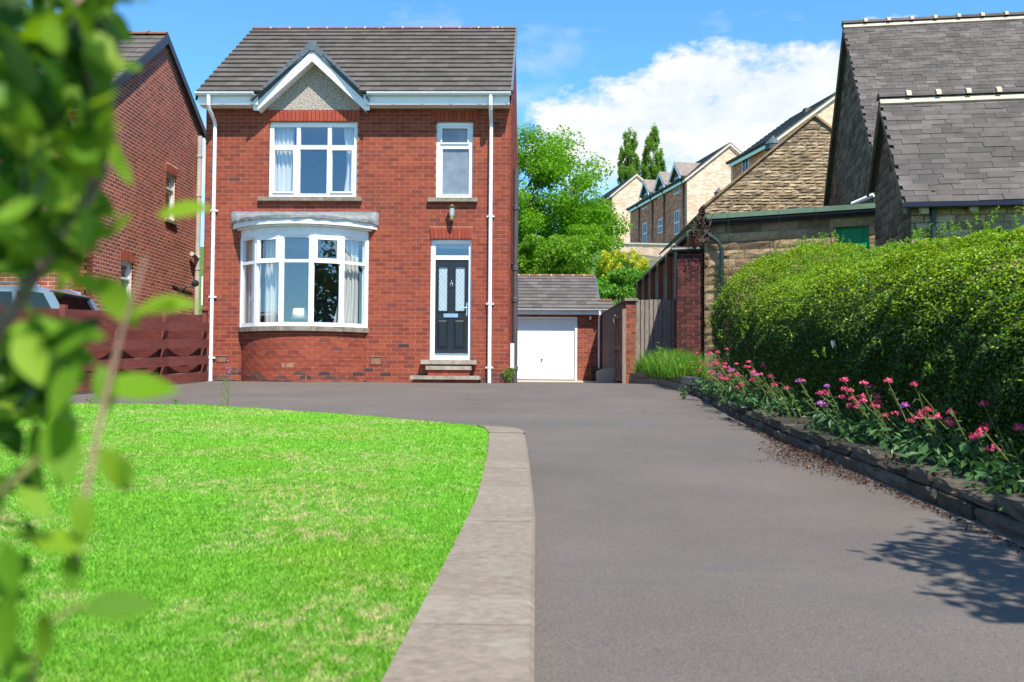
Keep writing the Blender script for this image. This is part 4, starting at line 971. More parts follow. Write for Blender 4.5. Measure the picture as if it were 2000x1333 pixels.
# ------------------------------------------------------------------ inside the windows: curtains and a table lamp
def curtain(pts, z0, z1, label, waves=7, amp=.03, gather=0.0):
    """pts: plan polyline (x, y) of the drape."""
    p = [np.array(q, float) for q in pts]; ln_ = [0]
    for a, b in zip(p, p[1:]): ln_.append(ln_[-1] + np.linalg.norm(b - a))
    n_ = waves * 8; mb = MB(); rows = []
    for j in range(9):
        t = j / 8; z = z1 + (z0 - z1) * t; row = []
        for i in range(n_ + 1):
            s = i / n_; s2 = s * (1 - gather * math.sin(math.pi * t * .9) ** 2)
            q = np.array([np.interp(s2 * ln_[-1], ln_, [c[k] for c in p]) for k in (0, 1)])
            w_ = amp * (math.sin(s * waves * math.tau * .7 + 1.7 * math.sin(5.3 * s + .5 * t)) * (0.6 + .4 * t) + .4 * math.sin(s * waves * 9.1 + 2))
            row.append((q[0], q[1] + w_, z))
        rows.append(row)
    for a, b in zip(rows, rows[1:]):
        for i in range(n_): mb.add([a[i], a[i + 1], b[i + 1], b[i]], [(0, 1, 2, 3)])
    tag(mb.build('curtain', 'curtain_cloth', None, True), label, 'curtain', 'white curtains behind the windows of the brick house')
cy = FY_ + .20
curtain([(fx(527), cy), (fx(566), cy)], fz(384), fz(243), 'white curtain drawn to the left side of the upper triple window', 8)
curtain([(fx(692), cy), (fx(664), cy)], fz(384), fz(243), 'white curtain gathered at the right side of the upper triple window', 5, .03, .25)
for sx in (-1, 1): MB().box(BXC + sx * (BXW - .068) - .008, BXC + sx * (BXW - .068) + .008, FY_ - .02, FY_ + .27, BZ0 + .0, BZ1 - .05).build('window_reveal', 'white_paint', house)
curtain([bp(-half + .0, BR_ - .12, 0)[:2], bp(-.62, BR_ - .15, 0)[:2]], BZ0 + .02, BZ1 - .1, 'pale curtain in the far left light of the bow window', 6)
curtain([bp(-.55, BR_ - .17, 0)[:2], bp(-.30, BR_ - .17, 0)[:2]], BZ0 + .02, BZ1 - .1, 'white curtain in the second light from the left of the bow window', 5)
curtain([bp(half - .05, BR_ - .16, 0)[:2], bp(.66, BR_ - .16, 0)[:2], bp(.50, BR_ - .20, 0)[:2]], BZ0 + .02, BZ1 - .1, 'white curtain hanging at the right end of the bow window', 7, .035, .3)
LX = float(atY(585, 608, 19.6)[0])
tl_ = thing('table_lamp', (LX, 19.6, .85), 'table lamp with cream shade standing inside the bow window', 'lamp')
MB().lathe((LX, 19.6, .87), [(.09, 0), (.09, .02), (.03, .05), (.05, .15), (.02, .27), (.012, .42)], 14).build('lamp_base', 'brass', tl_, True)
mb = MB().lathe((LX, 19.6, .87), [(.17, .36), (.12, .58), (.118, .58), (.168, .36)], 18); mb.build('lamp_shade', 'lamp_cloth', tl_, True)
st_ = thing('side_table', (LX, 19.7, .3), 'small wooden side table under the cream lamp in the bow window', 'table')
MB().box(LX - .35, LX + .35, 19.4, 19.95, .82, .868).build('table_top', 'table_wood', st_)
for sx in (-.33, .29):
    for sy in (19.42, 19.89): MB().box(LX + sx, LX + sx + .04, sy, sy + .04, .0, .819).build('leg', 'table_wood', st_)

# ------------------------------------------------------------------ foliage helpers
def leaves(P, Nrm, size, rng, spread=0.9, aspect=0.55, fold=0.0):
    """rhombus leaves at points P, roughly facing Nrm with random spread; returns (n, 4, 3)."""
    n_ = len(P); d = Nrm + spread * rng.standard_normal((n_, 3)); d /= np.linalg.norm(d, axis=1, keepdims=True) + 1e-9
    t = rng.standard_normal((n_, 3)); t -= (t * d).sum(1, keepdims=True) * d; t /= np.linalg.norm(t, axis=1, keepdims=True) + 1e-9
    b = np.cross(d, t); s = (size * rng.uniform(.6, 1.25, n_))[:, None]
    return np.stack([P - t * s * .5, P + b * s * aspect * .5 + d * s * .08, P + t * s * .5, P - b * s * aspect * .5 + d * s * .08], 1)
def clump_points(n_, centres, radii, rng, shell=0.55):
    k = rng.integers(0, len(centres), n_); c = np.asarray(centres)[k]; r = np.asarray(radii)[k]
    d = rng.standard_normal((n_, 3)); d /= np.linalg.norm(d, axis=1, keepdims=True)
    rr = (shell + (1 - shell) * rng.random(n_)) ** .8
    return c + d * r * rr[:, None], d
def make_tree(name, base, label, cat, centre, rad3, n_clump, n_leaf, leaf, clump_r, mat, seed, group=None, trunk_r=.22, shape=None, limbs=14, shell=.45, zs=.75):
    rng = np.random.default_rng(seed); t = thing(name, base, label, cat, group)
    base, centre, rad3 = np.asarray(base, float), np.asarray(centre, float), np.asarray(rad3, float)
    C = []
    while len(C) < n_clump:
        d = rng.standard_normal(3); d /= np.linalg.norm(d); r = rng.uniform(.25, 1) ** .5
        p = d * r
        if shape and not shape(p): continue
        C.append(centre + p * rad3)
    C = np.array(C); Rr = np.stack([rng.uniform(.6, 1.25, n_clump) * clump_r] * 3, 1) * np.array([1.1, 1.1, zs])
    P, D = clump_points(n_leaf, C, Rr, rng, shell)
    cr_ = quads_mesh('crown', leaves(P, D * .5 + np.array([0, 0, .7]), leaf, rng, .8), mat, t)
    mb = MB(); top = centre + np.array([0, 0, rad3[2] * .5])
    pts = [base + (top - base) * k + np.array([rng.uniform(-.1, .1), rng.uniform(-.1, .1), 0]) * (k > 0) for k in np.linspace(0, 1, 7)]
    mb.tube(pts, [trunk_r * (1.15 - k) for k in np.linspace(0, 1, 7)], 9); mb.build('trunk', 'bark', t, True)
    mb = MB()
    for i in rng.choice(n_clump, min(limbs, n_clump), replace=False):
        k = rng.uniform(.35, .85); a = base + (top - base) * k; b = C[i]; mid = (a + b) / 2 + np.array([0, 0, -.1 * np.linalg.norm(b - a)])
        mb.tube([a, mid, b], [trunk_r * .45 * (1.1 - k), trunk_r * .28 * (1.1 - k), trunk_r * .08], 6)
    mb.build('limb', 'bark', t, True); return t

# ------------------------------------------------------------------ garage
GY = 33.4; gp_ = lambda px, py, Y=GY: atY(px, py, Y)
garage = thing('garage', (.8, GY, 0), 'small brick garage with white up-and-over door and tiled roof', 'garage')
gx0, gx1 = -1.35, 2.32; geav = 2.38; gdx0, gdx1, gdz0, gdz1 = -0.95, 1.37, .10, 2.19
mb = MB(); holed_wall(mb, (gx0, GY, -.1), (1, 0, 0), (0, -1, 0), gx1 - gx0, [(0, geav + .1), (gx1 - gx0, geav + .1)], [(gdx0 - gx0, gdx1 - gx0, 0, gdz1 + .1)], .22)
mb.box(gx0, gx0 + .22, GY + .22, 39.4, -.1, geav + .2).box(gx1 - .22, gx1, GY + .22, 39.4, -.1, geav + .2).box(gx0 + .22, gx1 - .22, 39.2, 39.4, -.1, geav + .2)
gw = mb.build('wall', 'mortar', garage)
pc = course_pieces(gx1 - gx0, lambda u: geav, .235, .0815, .012, [(gdx0 - gx0, gdx1 - gx0, -.1, gdz1)], v_start=.06, seed=7)
lay(pc, (gx0, GY, 0), (1, 0, 0), (0, -1, 0), 'brick_garage', gw, 'brick', 130, single_key=lambda p: -p[0], proud=(.001, .003), seed=5)
mb = MB(); 
mb.box(gdx0, gdx0 + .08, GY - .01, GY + .10, .06, gdz1).box(gdx1 - .075, gdx1, GY - .01, GY + .10, .06, gdz1).box(gdx0 + .08, gdx1 - .075, GY - .01, GY + .10, gdz1 - .075, gdz1)
gf = mb.build('door_frame', 'white_steel', garage)
mb = MB(); nrib = 30; a, b = gdx0 + .085, gdx1 - .08; xs = np.linspace(a, b, nrib * 2 + 1)
for i, (p, q) in enumerate(zip(xs, xs[1:])): mb.box(p, q - (.004 if i % 2 == 0 else 0), GY + (.055 if i % 2 else .048), GY + .075, .09, gdz1 - .08)
gd = mb.build('garage_door', 'white_steel', garage)
hx_ = float(gp_(1058, 703)[0]); hz_ = float(gp_(1058, 703)[2])
mb = MB().lathe((0, 0, 0), [(.03, 0), (.03, .01), (.012, .015), (.012, .05)], 10); mb.v = [(hx_ + p, GY + .048 - r, hz_ + q) for p, q, r in mb.v]
mb.tube([(hx_ - .02, GY - .005, hz_ - .06), (hx_ + .015, GY - .01, hz_ + .03)], .012, 7); mb.build('door_handle', 'black_plastic', gd)
gry, grz = 36.3, 3.86; gey, gez_ = GY - .28, 2.46
gsl = np.array([0, gry - gey, grz - gez_]); gl_ = np.linalg.norm(gsl); gsd = gsl / gl_; gn_ = np.array([0, -gsd[2], gsd[1]])
rx0, rx1 = gx0 - .1, 2.12
mb = MB().prism([(rx0, gey, gez_ - .03), (rx1, gey, gez_ - .03), (rx1, gry, grz - .03), (rx0, gry, grz - .03)], (0, .01, -.05)).prism([(rx0, gry + .02, grz - .03), (rx1, gry + .02, grz - .03), (rx1, 39.6, 2.4), (rx0, 39.6, 2.4)], (0, 0, -.05))
mb.prism([(rx1 - .03, GY + .1, geav), (rx1 - .03, 39.3, geav), (rx1 - .03, gry, grz - .1)], (-.1, 0, 0))
grf = mb.build('roof', 'garage_tile', garage); rg = random.Random(31); rows_ = 10; gg = gl_ / rows_
for r in range(rows_):
    x = rx0 - (.165 if r % 2 else 0); end = rx1 if r > 1 else 2.55
    while x < end:
        a, b = max(x, rx0), min(x + .327, end)
        if b - a > .03 and b > -.8:
            c = np.array([(a + b) / 2, gey, gez_]) + gsd * gg * (r + .5) + gn_ * .012; tl = gsd * math.cos(.08) - gn_ * math.sin(.08)
            piece('roof_tile', 'garage_tile', c, ((1, 0, 0), tl, np.cross((1, 0, 0), tl)), (b - a, gg + .04, .04), grf, jig=.003, rg=rg)
        x += .33
ridge_run((rx0, gry, grz + .01), (rx1, gry, grz + .01), 9, 'ridge_red', grf, .09, 'mortar_cream')
for r in range(2, rows_): piece('verge_clip', 'verge_grey', np.array([rx1 + .02, gey, gez_]) + gsd * gg * (r + .5), ((1, 0, 0), gsd, gn_), (.04, gg - .01, .06), grf)
ridge_run(np.array([2.12, gey, gez_]) + gsd * gg * 2.1 + gn_ * .02, np.array([2.55, gey, gez_]) + gsd * gg * 2.1 + gn_ * .02, 1, 'ridge_red', grf, .08)
MB().box(rx0, 2.5, gey + .02, gey + .05, gez_ - .2, gez_ - .04).box(rx0, 2.5, gey + .051, GY - .01, gez_ - .19, gez_ - .17).build('fascia', 'white_paint', garage)
gutter(rx0, 2.56, gey - .045, gez_ - .02, 'white_upvc', garage, .055, False)
px_ = float(gp_(1170, 650)[0])
MB().tube([(px_, gey - .045, gez_ - .06), (px_, gey - .04, gez_ - .2), (px_, GY - .06, gez_ - .38), (px_, GY - .06, .45)], .036, 9).build('downpipe', 'white_upvc', garage)
lp = gp_(1153, 622); MB().lathe((lp[0], GY - .09, lp[2] - .06), [(.01, 0), (.035, .02), (.04, .09), (.05, .10), (.01, .13)], 10).box(lp[0] - .02, lp[0] + .02, GY - .08, GY - .005, lp[2] - .03, lp[2] + .01).build('wall_light', 'white_upvc', garage)
p = course_pieces(.52, lambda u: .46, .235, .0815, .012, [], v_start=-.02, seed=12)
gb = MB().box(1.82, 2.32, GY - .42, GY - .02, -.1, .47).build('buttress', 'mortar_stone', garage)
lay(p, (1.81, GY - .42, 0), (1, 0, 0), (0, -1, 0), 'brick_maroon', gb, 'brick', 20, proud=(.002, .005), seed=6)
ap = MB().box(-1.6, 2.3, 32.2, GY - .002, -.2, .062); ap.v = [(x, y, z if y > 33 or z < 0 else .006) for x, y, z in ap.v]; o = ap.build('concrete_apron', 'apron_concrete'); o['kind'] = 'structure'

# ------------------------------------------------------------------ boundary wall with pier and gate, plank fence
GWX = 2.20
bwall = thing('boundary_wall', (2.3, 28, 0), 'tall brown brick boundary wall with red brick end pier beside the garage drive', 'wall')
mb = MB(); holed_wall(mb, (GWX, 24.75, -.1), (0, 1, 0), (-1, 0, 0), 8.6, [(0, 2.12), (8.6, 2.36)], [], .23)
mb.box(GWX + .001, GWX + .23, 24.42, 24.749, -.1, 2.02)
w_ = mb.build('wall', 'mortar_stone', bwall)
p = course_pieces(8.6, lambda u: 2.0 + u * .028, .235, .0815, .012, [], v_start=.42, seed=13)
lay(p, (GWX, 24.75, 0), (0, 1, 0), (-1, 0, 0), 'brick_brown', w_, 'brick', 180, single_key=lambda q: q[0], proud=(.002, .006), seed=14)
p = course_pieces(.24, lambda u: 2.0, .235, .0815, .014, [], v_start=-.02, bond=.5, seed=15)
lay(p, (GWX - .002, 24.42, 0), (1, 0, 0), (0, -1, 0), 'brick_garage', w_, 'brick', 80, proud=(.002, .006), seed=16)
MB().box(GWX - .05, GWX + .28, 24.36, 24.76, 2.022, 2.085).build('coping', 'concrete_wall', bwall)
MB().obox((GWX - .03, 24.77, 2.025), (.29, 0, 0), (0, 8.55, .235), (0, 0, .05)).build('coping', 'brick_brown', bwall)
MB().prism([(GWX - .22, 25.2, -.05), (GWX - .22, 33.3, -.05), (GWX - .22, 33.3, .36), (GWX - .22, 30, .42), (GWX - .22, 25.2, .40)], (.215, 0, 0)).build('plinth', 'concrete_wall', bwall)
gate = thing('wooden_gate', (2.1, 24.5, 0), 'open weathered wooden gate leaf folded back against the brick pier', 'gate')
A = np.array([2.13, 24.62, 0.0]); B = np.array([1.985, 25.4, 0.0]); ud = (B - A) / np.linalg.norm(B - A); gl2 = np.linalg.norm(B - A); nd_ = np.array([ud[1], -ud[0], 0])
def gbar(s0, s1, z0, z1, d0=-.02, d1=.02, nm='gate_rail'): MB().obox(A + ud * s0 + nd_ * d0 + np.array([0, 0, z0]), ud * (s1 - s0), nd_ * (d1 - d0), (0, 0, z1 - z0)).build(nm, 'wood_gate', gate)
gbar(0, .07, .04, 1.78, nm='gate_stile'); gbar(gl2 - .07, gl2, .04, 1.74, nm='gate_stile')
for z in (.06, .84, 1.62): gbar(.072, gl2 - .072, z, z + .09)
for i in range(5): gbar(.075 + i * (gl2 - .15) / 5, .07 + (i + 1) * (gl2 - .15) / 5, .05, 1.7, .021, .035, 'gate_board')
MB().tube([A + ud * .1 + np.array([-.03, 0, .15]), A + ud * (gl2 - .1) + np.array([-.03, 0, .84])], .025, 4).build('gate_brace', 'wood_gate', gate)
MB().tube([A + ud * .1 + np.array([-.03, 0, .93]), A + ud * (gl2 - .1) + np.array([-.03, 0, 1.62])], .025, 4).build('gate_brace', 'wood_gate', gate)
MB().box(2.10, 2.19, 24.32, 24.41, -.05, 1.82).build('gate_post', 'wood_gate', gate)
pf = thing('plank_fence', (2.9, 24.5, 0), 'weathered grey vertical plank fence between the brick pier and dark red pillar', 'fence')
rg = random.Random(41)
for z in (.75, 1.78): MB().box(2.47, 3.54, 24.53, 24.58, z, z + .09).build('rail', 'wood_grey', pf)
x = 2.455; i = 0
while x < 3.52:
    zt = 2.06 + rg.uniform(-.008, .008); MB().box(x, x + .088, 24.49, 24.51 + .002, .1, zt).build('plank', 'wood_grey', pf); x += .108; i += 1

# ------------------------------------------------------------------ stone outbuilding (flat green roof, timber side, brick pillar)
PSI = rad(23); OU = np.array([math.cos(PSI), -math.sin(PSI), 0]); ON = np.array([-math.sin(PSI), -math.cos(PSI), 0])
O0 = atY(1376, 560, 21.0); O0[2] = 0
outb = thing('stone_outbuilding', O0, 'low rock-faced stone outbuilding with green flat roof edge and green door', 'building')
OL = 3.75
dp0 = atP(1632, 438, O0, ON); dp1 = atP(1698, 500, O0, ON); du0, du1 = float((dp0 - O0) @ OU), float((dp1 - O0) @ OU); dz1 = float(dp0[2])
mb = MB(); holed_wall(mb, O0 - np.array([0, 0, .3]), OU, ON, OL, [(0, 3.68), (OL, 3.68)], [(du0, du1, .3, dz1 + .3)], .3)
ow = mb.build('wall', 'mortar_stone', outb)
pc = course_pieces(OL, lambda u: 3.34, .64, .178, .012, [(du0, du1, -.1, dz1)], v_start=-.04, randlen=.25, seed=17)
lay(pc, O0, OU, ON, 'stone_buff', ow, 'stone_block', 120, single_key=lambda q: -q[2], depth=.05, proud=(.004, .014), rock=True, seed=18)
d0, d1 = O0 + OU * du0, O0 + OU * du1
MB().obox(d0 - ON * .08 + [0, 0, 0], OU * (du1 - du0), -ON * .05, (0, 0, dz1)).build('door', 'green_door', outb)
dd_ = outb.children[-1] if False else None
mb = MB()
for (a, b, c, d) in ((0, 1, dz1 - .07, dz1), (0, .1, 0, dz1 - .07), (.9, 1, 0, dz1 - .07), (.1, .9, dz1 - .47, dz1 - .40)): mb.obox(d0 + OU * (du1 - du0) * a - ON * .04 + np.array([0, 0, c]), OU * (du1 - du0) * (b - a), -ON * .038, (0, 0, d - c))
mb.build('door_frame', 'green_door', outb)
q = d0 - ON * .07; mb = MB().obox(q + OU * .13 + np.array([0, 0, dz1 - .37]), OU * (du1 - du0 - .26), -ON * .008, (0, 0, .25)); mb.build('door_panel', 'green_door', outb)
zr0, zr1 = 3.35, 3.37
rise = np.array([0, 0, zr1 - zr0])
MB().obox(O0 + ON * .20 - OU * .12 + np.array([0, 0, zr0 + .10]), OU * (OL + .1) + rise, -ON * 5.5, (0, 0, .10)).build('roof', 'green_felt', outb)
MB().obox(O0 + ON * .10 - OU * .10 + np.array([0, 0, zr0 - .02]), OU * (OL + .05) + rise, -ON * .05, (0, 0, .118)).build('fascia', 'gutter_black', outb)
mb = MB(); r = .06; prof = [(-r * math.cos(math.pi * i / 8), -r * math.sin(math.pi * i / 8)) for i in range(9)] + [(.9 * r * math.cos(math.pi * i / 8), -.9 * r * math.sin(math.pi * i / 8)) for i in range(9)]
mb.prism([O0 + ON * (.16 - p) - OU * .1 + np.array([0, 0, zr0 + .06 + q]) for p, q in prof], OU * (OL + .02) + rise); mb.build('gutter', 'gutter_black', outb)
for s in (.55, 1.58, 2.30):    # rods standing on the wall face
    b0 = O0 + OU * s + ON * .22 + np.array([0, 0, 2.98]); MB().tube([b0 - ON * .19, b0, b0 + np.array([0, 0, .75])], .009, 6).build('rod', 'pipe_green', outb)
hp = O0 + ON * .12 - OU * .02
MB().tube([hp + np.array([-.02, 0, 3.4]), hp + np.array([0, 0, 3.24]), hp + OU * .34 + np.array([0, 0, 2.97]), hp + OU * .41 + np.array([0, 0, 2.83]), hp + OU * .41 + np.array([0, 0, 1.0])], .045, 9).build('downpipe', 'pipe_green', outb)
# timber side facing the drive
SX = float(O0[0]); ys0, ys1 = 21.4, 35.5
MB().box(SX + .02, SX + .10, ys0, ys1, .0, 3.36).build('side_wall', 'wood_brown', outb)
MB().box(SX - .10, SX + .3, ys0 - .3, ys1, 3.385, 3.46).build('side_eave', 'black_plastic', outb)
y = ys0 + 1.0; i = 0
while y < ys1:
    MB().box(SX - .10, SX + .018, y, y + .16, 0, 3.38).build('timber_post', 'wood_brown', outb)
    MB().box(SX - .03, SX + .016, y + .18, y + 1.0, .9, 2.95).build('green_pane', 'green_panel', outb)
    MB().box(SX - .14, SX - .101, y + .03, y + .13, 3.18, 3.38).build('rafter_end', 'wood_gate', outb)
    y += 1.9; i += 1
# brick pillar at the corner
pil = thing('brick_pillar', (SX - .24, 21.3, 0), 'dark maroon brick pillar at the corner of the stone outbuilding', 'pillar')
PX0, PX1, PY = SX - .56, SX - .012, 21.12
mb = MB().box(PX0 + .01, PX1, PY + .01, PY + .55, -.1, 2.84); pw = mb.build('core', 'mortar_stone', pil)
p = course_pieces(PX1 - PX0, lambda u: 2.84, .24, .0815, .012, [], v_start=-.02, seed=19); lay(p, (PX0, PY + .005, 0), (1, 0, 0), (0, -1, 0), 'brick_maroon', pw, 'brick', 80, proud=(.002, .007), seed=20)
p = course_pieces(.55, lambda u: 2.84, .24, .0815, .012, [], v_start=-.02, seed=21); lay(p, (PX0 + .005, PY, 0), (0, 1, 0), (-1, 0, 0), 'brick_maroon', pw, 'brick', 60, proud=(.002, .007), seed=22)
MB().box(PX0 - .04, PX1 + .0, PY - .05, PY + .6, 2.842, 2.91).build('cap', 'stone_dark', pil)
MB().tube([(PX0 - .12, PY - .06, 2.84), (PX1 + .02, PY - .06, 2.87)], .055, 9).build('pipe', 'pipe_green', pil)
MB().tube([(PX0 - .04, PY - .05, 2.82), (PX0 - .05, PY - .04, 2.5), (PX0 - .06, PY - .04, 1.8)], [.05, .03, .03], 8).build('pipe', 'pipe_green', pil)
vine = thing('dead_climber', (SX - .2, 20.8, 2.9), 'tangle of dead climbing plant stems on the outbuilding gutter corner', 'plant')
rg = random.Random(51)
for k in range(16):
    p = np.array([SX - .12 + rg.uniform(-.12, .2), 20.75 + rg.uniform(-.05, .1), 2.95 + rg.uniform(0, .4)]); pts = [p.copy()]
    for i in range(7): p = p + np.array([rg.uniform(-.11, .11), rg.uniform(-.05, .05), rg.uniform(-.06, .13)]); pts.append(p.copy())
    MB().tube(pts, [.009] + [.006] * 6 + [.002], 5).build('stem', 'bark' if k % 3 else 'twig', vine)
rng = np.random.default_rng(5); C = np.array([[SX - .1, 20.75, 3.4], [SX - .08, 20.75, 3.6]]); P, D = clump_points(240, C, np.array([[.11, .08, .2], [.06, .05, .16]]), rng, .1)
quads_mesh('dry_leaves', leaves(P, D, .06, rng), 'dead_leaf', vine)

# ------------------------------------------------------------------ stone gable behind
SGY = 26.6
sg = thing('stone_gable_hall', (5.9, SGY, 0), 'coursed stone gable end with sloping coping behind the flat green roof', 'building')
ap_ = atY(1590, 228, SGY); lf = atY(1368, 411, SGY); rt = atY(1700, 322, SGY); a0 = float(lf[0]); sgl = 8.2 - a0
tpl = [(0, float(lf[2])), (float(ap_[0]) - a0, float(ap_[2])), (sgl, float(ap_[2]) - (sgl - float(ap_[0]) + a0) * .78)]
mb = MB(); holed_wall(mb, (a0, SGY, 2.4), (1, 0, 0), (0, -1, 0), sgl, [(u, z - 2.4) for u, z in tpl], [], .3)
sw_ = mb.build('wall', 'mortar_stone', sg)
tf = lambda u: float(np.interp(u, [q[0] for q in tpl], [q[1] for q in tpl]))
pc = course_pieces(sgl, tf, .34, .083, .012, [], v_start=3.3, randlen=.45, seed=23, bhvar=.12)
lay(pc, (a0, SGY, 0), (1, 0, 0), (0, -1, 0), 'stone_gable', sw_, 'stone_block', 290, single_key=lambda q: -q[2], depth=.05, proud=(.003, .012), rock=True, seed=24, stuff='stonework')
for (p, q) in zip(tpl, tpl[1:]):
    A = np.array([a0 + p[0], SGY - .07, p[1]]); B = np.array([a0 + q[0], SGY - .07, q[1]])
    MB().obox(A, B - A, (0, .4, 0), (0, 0, .075)).build('coping', 'stone_buff', sg)
for s, e_ in ((tpl[0], tpl[1]), (tpl[1], tpl[2])):
    MB().prism([(a0 + s[0], SGY + .33, s[1] - .02), (a0 + e_[0], SGY + .33, e_[1] - .02), (a0 + e_[0], SGY + 9, e_[1] - .02), (a0 + s[0], SGY + 9, s[1] - .02)], (0, 0, -.06)).build('roof', 'slate', sg)
def cowl(px, py, Y, s, lab):
    c = atY(px, py, Y); k = s
    t = thing('roof_cowl', c, lab, 'ventilator', 'roof ventilators')
    MB().lathe(c, [(.16 * k, -1.2 * k), (.16 * k, .0)], 12).build('stack', 'copper_cowl', t); MB().lathe(c, [(.30 * k, .0), (.31 * k, .18 * k), (.29 * k, .2 * k)], 14).build('drum', 'copper_cowl', t)
    MB().lathe(c, [(.33 * k, .2 * k), (.24 * k, .32 * k), (.09 * k, .46 * k), (.02 * k, .56 * k)], 14).build('cap', 'copper_cowl', t)
cowl(1510, 293, 29.2, .75, 'larger grey green conical roof ventilator behind the stone gable slope'); cowl(1404, 383, 28.0, .42, 'smaller grey green conical roof ventilator at the low end of the gable')

# ------------------------------------------------------------------ church: tall hall and lower porch, slate roofs
CP = rad(8); CU_ = np.array([math.cos(CP), -math.sin(CP), 0]); CN = np.array([-math.sin(CP), -math.cos(CP), 0])
def slates(A, E, length, rows, wd, mat, parent, n_single, seed, key):
    """A: ridge end, E: eave end (same gable plane); courses of slates along CU_."""
    A, E = np.asarray(A, float), np.asarray(E, float); up = A - E; L_ = np.linalg.norm(up); up /= L_; nn = np.cross(CU_, up); g = L_ / rows; rg = random.Random(seed); items = []
    for r in range(rows):
        u = -(wd / 2 if r % 2 else 0) + rg.uniform(-.03, .03) - .02
        while u < length:
            w2 = wd * rg.uniform(.82, 1.15); a, b = max(u, -.06 + rg.uniform(-.012, .012)), min(u + w2 - .006, length)
            if b - a > .03: items.append((a, b, r))
            u += w2
    items.sort(key=key); H = []
    tl = up * math.cos(.035) - nn * math.sin(.035); tn = np.cross(CU_, tl)
    for i, (a, b, r) in enumerate(items):
        j = rg.uniform(-.012, .012); th = rg.uniform(.018, .03); c = E + CU_ * (a + b) / 2 + up * (g * (r + .5) + j) + nn * (.012 + rg.uniform(0, .006)); s = (b - a, g + .03, th)
        rot = rg.uniform(-.012, .012); ax = CU_ * math.cos(rot) + tl * math.sin(rot); ay = np.cross(tn, ax)
        if i < n_single: piece('slate', mat, c, (ax, ay, tn), s, parent)
        else:
            X, Y_, Z = ax * s[0] / 2, ay * s[1] / 2, tn * s[2] / 2
            H.append([c - X - Y_ - Z, c + X - Y_ - Z, c + X + Y_ - Z, c - X + Y_ - Z, c - X - Y_ + Z, c + X - Y_ + Z, c + X + Y_ + Z, c - X + Y_ + Z])
    if H: hexes_mesh('slates', np.array(H), mat, parent)['kind'] = 'stuff'
def church_block(name, label, apx, eav, Y, length, rows, wd, nridge, back, seed, key, wallmat='stone_buff'):
    A = atY(*apx, Y); E = atP(*eav, A, CU_); v = E - A; run = float(v @ CN); drop = float(-v[2])
    t = thing(name, (E[0], E[1], 0), label, 'church')
    W0 = np.array([E[0], E[1], 0.0]) - CN * .22 + CU_ * .10           # front wall line under the eave
    bk = run * back
    gable_o = np.array([E[0], E[1], -.4]) + CU_ * .10 - CN * .22; gl = run - .22 + bk
    ez = float(E[2]) - .06 + .22 * drop / run
    tp = [(0, ez + .4), (run - .22, float(A[2]) - .06 + .4), (gl, float(A[2]) - .06 + .4 - bk * drop / run)]
    mb = MB(); holed_wall(mb, gable_o, -CN, -CU_, gl, tp, [], .3); gw_ = mb.build('gable_wall', 'mortar_stone', t)
    pc = course_pieces(gl, lambda u: float(np.interp(u, [q[0] for q in tp], [q[1] - .4 for q in tp])), .42, .15, .014, [], v_start=.4, randlen=.4, seed=seed, bhvar=.15)
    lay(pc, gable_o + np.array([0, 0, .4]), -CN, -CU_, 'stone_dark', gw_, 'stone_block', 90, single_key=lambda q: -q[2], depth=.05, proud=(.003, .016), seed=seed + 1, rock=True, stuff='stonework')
    mb = MB(); holed_wall(mb, W0 - np.array([0, 0, .4]), CU_, CN, length, [(0, ez + .4), (length, ez + .4)], [], .3); fw = mb.build('front_wall', 'mortar_stone', t)
    pc = course_pieces(length, lambda u: ez - .05, .36, .105, .012, [], v_start=.2, randlen=.4, seed=seed + 2, bhvar=.15)
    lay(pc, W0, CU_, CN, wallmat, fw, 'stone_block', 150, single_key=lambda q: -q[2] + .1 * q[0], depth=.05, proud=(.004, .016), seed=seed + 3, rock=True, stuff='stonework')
    mb = MB(); c = A.copy()
    for (p, q) in ((A, E), (A, A - CN * bk - np.array([0, 0, bk * drop / run]))): mb.prism([p - np.array([0, 0, .03]), q - np.array([0, 0, .03]), q + CU_ * length - np.array([0, 0, .03]), p + CU_ * length - np.array([0, 0, .03])], (0, 0, -.05))
    rf = mb.build('roof', 'slate', t)
    slates(A, E, length, rows, wd, 'slate', rf, 290, seed + 4, key)
    ridge_run(A + np.array([0, 0, .01]) - CU_ * .06, A + CU_ * length + np.array([0, 0, .01]), nridge, 'slate', rf, .13, 'mortar_cream', .035, .075)
    up = (A - E) / np.linalg.norm(A - E); nn = np.cross(CU_, up)
    MB().obox(A - up * .20 + nn * .028 - CU_ * .05, CU_ * (length + .05), up * .14, nn * .035).build('ridge_bedding', 'mortar_cream', rf)
    MB().obox(E + CN * .05 + np.array([0, 0, -.07]) - CU_ * .06, CU_ * length, -CN * .12, (0, 0, .065)).build('gutter', 'gutter_black', t)
    # dark raking edge under the slates
    for (p, q) in ((A, E), (A, A - CN * bk - np.array([0, 0, bk * drop / run]))): MB().obox(p - CU_ * .05 + np.array([0, 0, -.16]), q - p, CU_ * .04, (0, 0, .12)).build('bargeboard', 'stone_dark', t)
    return t, A, E, W0, ez
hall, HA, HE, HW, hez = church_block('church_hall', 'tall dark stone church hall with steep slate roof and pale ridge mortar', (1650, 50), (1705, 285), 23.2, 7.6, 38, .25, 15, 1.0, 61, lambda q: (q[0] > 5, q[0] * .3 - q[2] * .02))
porch, PA, PE, PW, pez = church_block('church_porch', 'lower stone church porch with slate roof in front of the tall hall', (1722, 195), (1772, 396), 16.5, 5.5, 21, .33, 12, .62, 71, lambda q: (q[0] > 4, q[0] * .3 + q[2] * .02), 'stone_gable')
